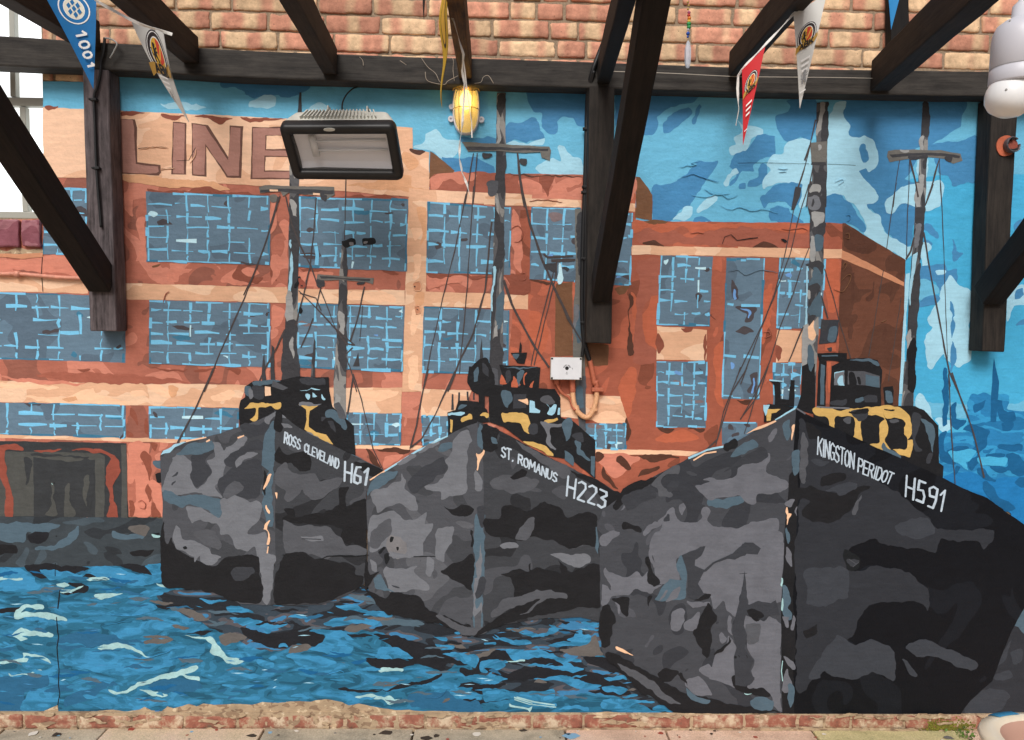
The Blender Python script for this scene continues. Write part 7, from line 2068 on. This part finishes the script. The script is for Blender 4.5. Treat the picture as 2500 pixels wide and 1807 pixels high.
# ------------------------------------------------------------------ bead and crystal sun catcher
def catcher():
    Y = -.55; sc_ = (at(1600, 100, Y).x-at(1500, 100, Y).x)/100*S; root = empty('sun_catcher', ta('A3', 1555, 530, Y)); tag(root, 'string of rainbow beads with a clear crystal drop before the bricks', 'sun catcher')
    for k, hx in (('bead_pink', '#a8506a'), ('bead_red', '#b8352c'), ('bead_orange', '#d5762a'), ('bead_yellow', '#d8b13a'), ('bead_green', '#2f8f4e'), ('bead_blue', '#2450a8'), ('bead_gold', '#b89a55')): plain(k, hx, rough=.25)
    def ball(b, p, r): b.lathe(p-Vector((0, 0, r)), (0, 0, 1), [(r*math.sin(math.pi*i/8)+1e-5, r*(1-math.cos(math.pi*i/8))) for i in range(9)], 12)
    for i, (y, r, mt, dx) in enumerate(((18, 9, 'bead_gold', -4), (45, 9, 'bead_gold', 4), (72, 9, 'bead_gold', -2), (100, 13, 'bead_pink', 6), (122, 14, 'bead_red', 5), (145, 15, 'bead_orange', 8), (168, 13, 'bead_yellow', 6), (190, 18, 'bead_green', 5), (215, 16, 'bead_green', 5), (235, 10, 'crystal', 0), (266, 15, 'bead_blue', -2), (292, 9, 'bead_blue', -4))):
        b = MB(); ball(b, ta('A3', 1556+dx, y, Y), r*sc_); b.build('bead', mt, root, smooth=True)
    b = MB(); b.tube([ta('A3', 1552, -400, Y), ta('A3', 1556, 0, Y), ta('A3', 1556, 325, Y)], .0008, 5); b.build('thread', 'steel_wire', root)
    b = MB(); b.lathe(ta('A3', 1555, 322, Y), Vector(ta('A3', 1552, 535, Y)-ta('A3', 1555, 322, Y)), [(4*sc_, 0), (16*sc_, 20*sc_), (26*sc_, 70*sc_), (27*sc_, 130*sc_), (22*sc_, 185*sc_), (12*sc_, 210*sc_), (.5*sc_, 214*sc_)], 7); b.build('crystal_drop', 'crystal', root)
catcher()

# ------------------------------------------------------------------ pennants
class Pen:
    def __init__(self, name, tl, tr, tip, mat, label, curl=.012, twist=0.0, ripple=0.0, group='pennants strung under the rafters'):
        self.M = (tl+tr)/2; self.H = (tr-tl)/2; self.V = tip-self.M; self.n = self.H.cross(self.V).normalized()
        if self.n.dot(CAM-self.M) < 0: self.n = -self.n
        self.curl, self.ripple = curl, ripple; self.w = self.H.length; self.L = self.V.length
        self.root = empty(name, self.M); tag(self.root, label, 'pennant', group)
        b = MB(); N, K = 22, 8; th = .0006
        for s in (1, -1):
            v = []; f = []
            for i in range(N+1):
                for k in range(K+1):
                    bb = i/N*.995; a = (2*k/K-1)*(1-bb); v.append(self.p(a, bb, s*th))
            for i in range(N):
                for k in range(K): f.append((i*(K+1)+k, i*(K+1)+k+1, (i+1)*(K+1)+k+1, (i+1)*(K+1)+k))
            b.add(v, f)
        b.build('cloth', mat, self.root, smooth=True)
        self.lv = 0; self.b = {}
    def p(self, a, bb, d=0.0):
        """a: across in half-widths, bb: down 0..1"""
        z = self.curl*math.sin(bb*2.6+.4)+self.curl*.8*(a*a)+self.ripple*math.sin(bb*9+a)
        return self.M+self.H*a+self.V*bb+self.n*(d+z)
    def uv(self, x, y): return (x/self.w, y/self.L)      # metric x across, y down
    def art(self, part, mat, ring):
        """ring of metric (x, y); densified and laid on the cloth"""
        self.lv += 1; d = .0014+.00022*self.lv
        b = self.b.setdefault(part, (MB(), []))
        if mat not in b[1]: b[1].append(mat)
        st = [tuple(ring[i] for i in t) for t in geometry.tessellate_polygon([[Vector((x, y, 0)) for x, y in ring]])]; V_ = []; F_ = []
        while st:
            t = st.pop(); Ls = [math.hypot(t[i][0]-t[(i+1) % 3][0], t[i][1]-t[(i+1) % 3][1]) for i in range(3)]; i = Ls.index(max(Ls))
            if Ls[i] > .012:
                A, B, C_ = t[i], t[(i+1) % 3], t[(i+2) % 3]; M_ = ((A[0]+B[0])/2, (A[1]+B[1])/2); st += [(A, M_, C_), (M_, B, C_)]
            else:
                k = len(V_); V_ += [self.p(*self.uv(x, y), d) for x, y in t]; F_.append((k, k+1, k+2))
        b[0].add(V_, F_, b[1].index(mat))
    def ell(self, part, mat, x, y, rx, ry, a0=0, a1=360, tilt=0.0, n=28):
        R = []
        for k in range(n+1):
            w = rad(a0+(a1-a0)*k/n); ex_, ey_ = rx*math.cos(w), ry*math.sin(w); R.append((x+ex_*math.cos(tilt)-ey_*math.sin(tilt), y+ex_*math.sin(tilt)+ey_*math.cos(tilt)))
        self.art(part, mat, R[:-1] if a1-a0 == 360 else R+([(x, y)] if a1-a0 < 180 else []))
    def strip(self, part, mat, x0, y0, x1, y1, w):
        L = math.hypot(x1-x0, y1-y0); sx, sy = -(y1-y0)/L*w/2, (x1-x0)/L*w/2; K = max(1, int(L/.01)); A = []; B = []
        for k in range(K+1):
            t = k/K; A.append((x0+(x1-x0)*t+sx, y0+(y1-y0)*t+sy)); B.append((x0+(x1-x0)*t-sx, y0+(y1-y0)*t-sy))
        self.art(part, mat, A+B[::-1])
    def text(self, part, mat, s, x, y, w, h, th, rot=0.0):
        cw = w/len(s)
        for i, ch in enumerate(s):
            if ch == ' ': continue
            for k in FONT[ch].split(';'):
                Q = []
                for u, v in pts_of(k):
                    lx, ly = cw*(i+.1+.78*u)-w/2, -h*(v-.5); Q.append((x+lx*math.cos(rot)-ly*math.sin(rot), y+lx*math.sin(rot)+ly*math.cos(rot)))
                for q0, q1 in zip(Q, Q[1:]): self.strip(part, mat, q0[0], q0[1], q1[0], q1[1], th)
    def lion(self, part, mat, x, y, h):
        """small upright heraldic beast"""
        for P in ([(0, -.5), (.14, -.42), (.10, -.28), (.02, -.2), (.16, -.05), (.12, .12), (.20, .3), (.26, .48), (.1, .5), (.08, .34), (-.04, .2), (-.08, .34), (-.02, .5), (-.18, .5), (-.18, .3), (-.14, .1), (-.1, -.1), (-.12, -.3), (-.1, -.45)], [(.06, -.2), (.26, -.3), (.28, -.22), (.1, -.1)], [(.08, -.05), (.28, -.08), (.28, 0), (.1, .03)], [(-.14, .2), (-.3, .1), (-.28, -.12), (-.36, -.2), (-.22, -.2), (-.24, .05), (-.1, .15)]):
            self.art(part, mat, [(x+a*h, y+b_*h) for a, b_ in P])
    def done(self):
        for k, (b, ms) in self.b.items(): b.build(k, ms, self.root)
def crest(P, x, y, r, dark=True):
    P.ell('crest', 'pen_dark', x, y, r*1.0, r*1.12); P.ell('crest', 'pen_pale', x, y, r*.93, r*1.05, 0, 360); P.ell('crest', 'pen_dark', x, y-r*.02, r*.86, r*.98)
    P.ell('crest', 'pen_pale', x, y, r*.66, r*.8); P.ell('crest', 'pen_gold', x, y, r*.6, r*.74)
    P.art('crest', 'pen_scarlet', [(x, y-r*.72), (x+r*.34, y-r*.6), (x+r*.56, y-r*.2), (x+r*.52, y+r*.3), (x, y+r*.6)])
    P.strip('crest', 'pen_gold', x+r*.06, y+r*.28, x+r*.46, y-r*.42, r*.13)
    P.lion('crest', 'pen_black', x-r*.28, y-r*.02, r*.95)
    P.art('crest', 'pen_ribbon', [(x-r*1.1, y+r*.62), (x-r*.75, y+r*.5), (x+r*.75, y+r*.5), (x+r*1.1, y+r*.22), (x+r*1.12, y+r*.62), (x+r*.8, y+r*1.0), (x-r*.75, y+r*1.02), (x-r*1.12, y+r*1.25)])
    P.text('crest', 'pen_black', 'ABK', x, y+r*.76, r*1.45, r*.46, r*.12)
def body_lines(P, y0, mat, w):
    for i in range(3): P.strip('small_print', mat, -w*(.8-.15*i), y0+i*.016, w*(.7-.12*i), y0+i*.016, .006)
Yp = -.85
# white pennant right of the red one
P = Pen('pennant', ta('A4', 437, 118, Yp), ta('A4', 700, -45, Yp), ta('A4', 493, 862, Yp), 'pen_white', 'white pennant with a gold and red crest hanging right of the red one', .006)
crest(P, -.002, P.L*.30, P.w*.58); body_lines(P, P.L*.53, 'pen_pale', P.w*.36); P.lion('small_print', 'pen_grey', 0, P.L*.70, P.L*.13); P.strip('small_print', 'pen_pale', -.010, P.L*.84, .010, P.L*.84, .004); P.done()
# red pennant
P = Pen('pennant', ta('A3', 1975, 560, Yp), ta('A3', 2158, 375, Yp), ta('A3', 1988, 1152, Yp), 'pen_red', 'red pennant with a gold crest and a dangling white tape', .006)
crest(P, .0, P.L*.27, P.w*.56); body_lines(P, P.L*.52, 'pen_pale', P.w*.34); P.strip('small_print', 'pen_pale', -.006, P.L*.83, .006, P.L*.83, .003); P.done()
# white pennant near the window, seen askew
P = Pen('pennant', ta('A1', 1105, 178, Yp+.09), ta('A1', 1362, 270, Yp-.05), ta('A1', 1505, 972, Yp), 'pen_white', 'white pennant with a gold crest hanging beside the blue one', .02)
crest(P, .002, P.L*.27, P.w*.60); body_lines(P, P.L*.52, 'pen_pale', P.w*.34); P.lion('small_print', 'pen_grey', 0, P.L*.72, P.L*.12); P.done()
# blue pennant at the left
P = Pen('pennant', ta('A1', 315, -70, Yp-.05), ta('A1', 752, -60, Yp+.05), ta('A1', 738, 708, Yp), 'pen_blue', 'bright blue pennant with a round lozenge badge and white figures', .012)
y_, r_ = P.L*.19, P.w*.62
P.ell('badge', 'pen_pale', 0, y_, r_*.92, r_); P.ell('badge', 'pen_blue', 0, y_, r_*.84, r_*.92); P.ell('badge', 'pen_pale', 0, y_, r_*.62, r_*.70); P.ell('badge', 'pen_cream', 0, y_, r_*.58, r_*.66)
for i in range(-3, 4):
    for j in range(-4, 5):
        x0, y0 = i*r_*.26+.0, y_+j*r_*.20
        if (i+j) % 2 == 0 and (x0/(r_*.48))**2+((y0-y_)/(r_*.55))**2 < 1: P.art('badge', 'pen_blue', [(x0+r_*.05, y0-r_*.20), (x0+r_*.13, y0+r_*.03), (x0-r_*.05, y0+r_*.20), (x0-r_*.13, y0-r_*.03)])
for k, ch in enumerate('1001'): P.text('figures', 'pen_pale', ch, P.w*(.02*k), P.L*(.46+.105*k), P.w*(.36-.03*k), P.w*(.42-.05*k), P.w*.085, rad(76))
P.done()
# small blue tip at the top right and the twisted yellow one
P = Pen('pennant', ta('A4', 1170, -190, -.6), ta('A4', 1320, -190, -.6), ta('A4', 1216, 236, -.6), 'pen_sky', 'small sky blue pennant tip before the broad rafter', .004); P.done()
P = Pen('pennant', ta('A2', 1566, -60, -.75), ta('A2', 1640, -60, -.95), ta('A2', 1562, 860, -.8), 'pen_yellow', 'twisted yellow pennant seen edge on beside the lamp', .006, ripple=.006)
P.ell('crest', 'pen_dark', 0, P.L*.22, P.w*.4, P.w*.75); P.ell('crest', 'pen_gold', 0, P.L*.22, P.w*.32, P.w*.65); P.done()
P = Pen('pennant', ta('A2', 1425, -120, -.8), ta('A2', 1458, -120, -.85), ta('A2', 1412, 165, -.82), 'pen_black', 'black pennant tip hanging above the beam left of the yellow one', .006); P.done()
def tape(pts, w, label, Y):
    """flat twisted white tape"""
    P = []
    for t, x, y in pts: P.append(ta(t, x, y, Y))
    Q = []
    for a, b in zip(P, P[1:]):
        k = max(2, int((b-a).length/.012))
        for j in range(k): Q.append(a.lerp(b, j/k))
    Q.append(P[-1]); mb_ = MB(); v = []; f = []
    for i, q in enumerate(Q):
        t_ = (Q[min(i+1, len(Q)-1)]-Q[max(0, i-1)]).normalized(); ph = noise.noise((i*.13, len(Q)*.37, 1.1))*4.0
        s = t_.cross(Vector((0, 1, 0))).normalized(); u = s.cross(t_); d = s*math.cos(ph)+u*math.sin(ph); e = t_.cross(d)*.0005
        o_ = Vector((noise.noise((i*.2, 3.3, w*99)), 0, noise.noise((i*.2, 8.8, w*99))))*.0015
        v += [q+o_+d*w/2+e, q+o_-d*w/2+e, q+o_-d*w/2-e, q+o_+d*w/2-e]
    for i in range(len(Q)-1):
        for k in range(4): f.append((i*4+k, i*4+(k+1) % 4, i*4+4+(k+1) % 4, i*4+4+k))
    mb_.add(v, f); o = mb_.build('bunting_tape', 'tape_white', None, origin=P[0], smooth=False); tag(o, label, 'tape', 'white bunting tapes')
tape((('A1', 745, -5), ('A1', 780, 15), ('A1', 900, 85), ('A1', 1000, 140), ('A1', 1105, 190), ('A1', 1362, 272)), .009, 'white tape joining the blue pennant to the white one', Yp)
tape((('A2', 1625, 120), ('A2', 1650, 180), ('A2', 1690, 330), ('A2', 1720, 430), ('A2', 1710, 560), ('A2', 1730, 660), ('A2', 1726, 800), ('A2', 1712, 980), ('A2', 1692, 1130), ('A2', 1690, 1260), ('A2', 1712, 1370), ('A2', 1750, 1460), ('A2', 1775, 1560)), .0075, 'long white tape trailing down across the bulkhead lamp', -.8)
tape((('A2', 1718, 430), ('A2', 1735, 600), ('A2', 1760, 800), ('A2', 1785, 960), ('A2', 1790, 1090)), .004, 'shorter thin tape over the right of the lamp', -.8)
tape((('A4', 700, -45), ('A4', 530, 30), ('A4', 440, 115), ('A4', 330, 235), ('A4', 205, 370), ('A4', 100, 480), ('A4', 30, 560), ('A4', 5, 600), ('A3', 1945, 700), ('A3', 1955, 860), ('A3', 1932, 992)), .008, 'white tape along the red pennant with its end dangling', Yp+.002)

# ------------------------------------------------------------------ cream tub at the lower right and moss at the wall foot
def tub():
    plain('tub_cream', '#e6d8bf', rough=.35, vary=.05, bscale=12); plain('tub_blue', '#4aa4d4', rough=.4); plain('tub_inside', '#bb9482', rough=.5)
    c = at(2648, 1826, -1.25); zt = c.z; root = empty('tub', (c.x, c.y, 0)); tag(root, 'cream tub with a rounded rim cut off by the lower right corner', 'tub')
    a, b_ = abs(at(2640, 1800, -1.25).x-at(2424, 1800, -1.25).x), .115
    def ring(s, z, n=40):
        R = []
        for k in range(n):
            w = 2*math.pi*k/n; e = 2.8; x, y = math.cos(w), math.sin(w)
            R.append(Vector((c.x+a*s*math.copysign(abs(x)**(2/e), x), c.y+a*.8*s*math.copysign(abs(y)**(2/e), y), z)))
        return R
    def loft(rs, cap):
        n = len(rs[0]); v = [p for r in rs for p in r]; f = [(i*n+k, i*n+(k+1) % n, (i+1)*n+(k+1) % n, (i+1)*n+k) for i in range(len(rs)-1) for k in range(n)]
        if cap: f.append(tuple((len(rs)-1)*n+k for k in range(n)))
        return v, f
    b = MB(); b.add(*loft([ring(.62, .004), ring(.70, .02), ring(.82, zt*.6), ring(.90, zt-.05), ring(.97, zt-.03), ring(1.0, zt-.012), ring(.98, zt), ring(.86, zt+.004), ring(.78, zt-.004)], False)); b.build('shell', 'tub_cream', root, smooth=True)
    b = MB(); b.add(*loft([ring(.78, zt-.004), ring(.72, zt-.03), ring(.66, zt*.5), ring(.55, .05)], True)); b.build('bowl', 'tub_inside', root, smooth=True)
    b = MB(); P0 = at(2482, 1750, -1.0)
    n = 40; v = []; f = []
    for s, z in ((1.004, zt-.012), (.984, zt+.003), (.86, zt+.0065)):
        for k in range(4): 
            w = 2*math.pi*(11.2+k*.8)/n; e = 2.8; x, y = math.cos(w), math.sin(w); v.append((c.x+a*s*math.copysign(abs(x)**(2/e), x), c.y+a*.8*s*math.copysign(abs(y)**(2/e), y), z))
    for i in range(2):
        for k in range(3): f.append((i*4+k, i*4+k+1, i*4+k+5, i*4+k+4))
    b.add(v, f); b.build('blue_patch', 'tub_blue', root, smooth=True)
tub()
def moss():
    plain('moss_green', '#6d6a24', rough=.95, vary=.35, bscale=80); plain('leaf_green', '#5a7a34', rough=.7, vary=.25, bscale=40)
    rnd = random.Random(2); b = MB()
    for i in range(620):
        px, py = rnd.gauss(1640, 95), rnd.gauss(1512, 24); p = ta('D4', px, py, -.0205); r = rnd.uniform(.002, .0055)
        b.lathe(p, (rnd.uniform(-.5, .5), -1, rnd.uniform(-.2, .6)), [(r, 0), (r*.8, r*.5), (.0003, r*.8)], 5)
    o = b.build('moss', 'moss_green', None, origin=ta('D4', 1650, 1530, -.03)); tag(o, 'patch of yellow green moss on the base bricks', 'moss', None, 'stuff')
    root = empty('weed', ta('D4', 1810, 1600, -.06)); tag(root, 'small green weed growing at the foot of the wall beside the tub', 'weed')
    b = MB(); base = ta('D4', 1810, 1600, -.05)
    for i in range(60):
        o_ = Vector((rnd.gauss(0, .035), rnd.uniform(-.05, .02), rnd.uniform(0, .035))); d = Vector((rnd.uniform(-1, 1), rnd.uniform(-1, .3), rnd.uniform(.1, 1))).normalized(); s = d.cross(Vector((rnd.random(), rnd.random(), .3))).normalized(); L = rnd.uniform(.008, .022); p = base+o_
        b.add([p, p+d*L*.5+s*L*.3, p+d*L, p+d*L*.5-s*L*.3], [(0, 1, 2, 3)])
    b.build('leaves', 'leaf_green', root)
    b = MB()
    for i in range(8): o_ = Vector((rnd.gauss(0, .03), rnd.uniform(-.03, .02), 0)); b.tube([base+o_-Vector((0, 0, .03)), base+o_*1.2+Vector((0, 0, .025))], .0012, 5)
    b.build('stem', 'leaf_green', root)
moss()
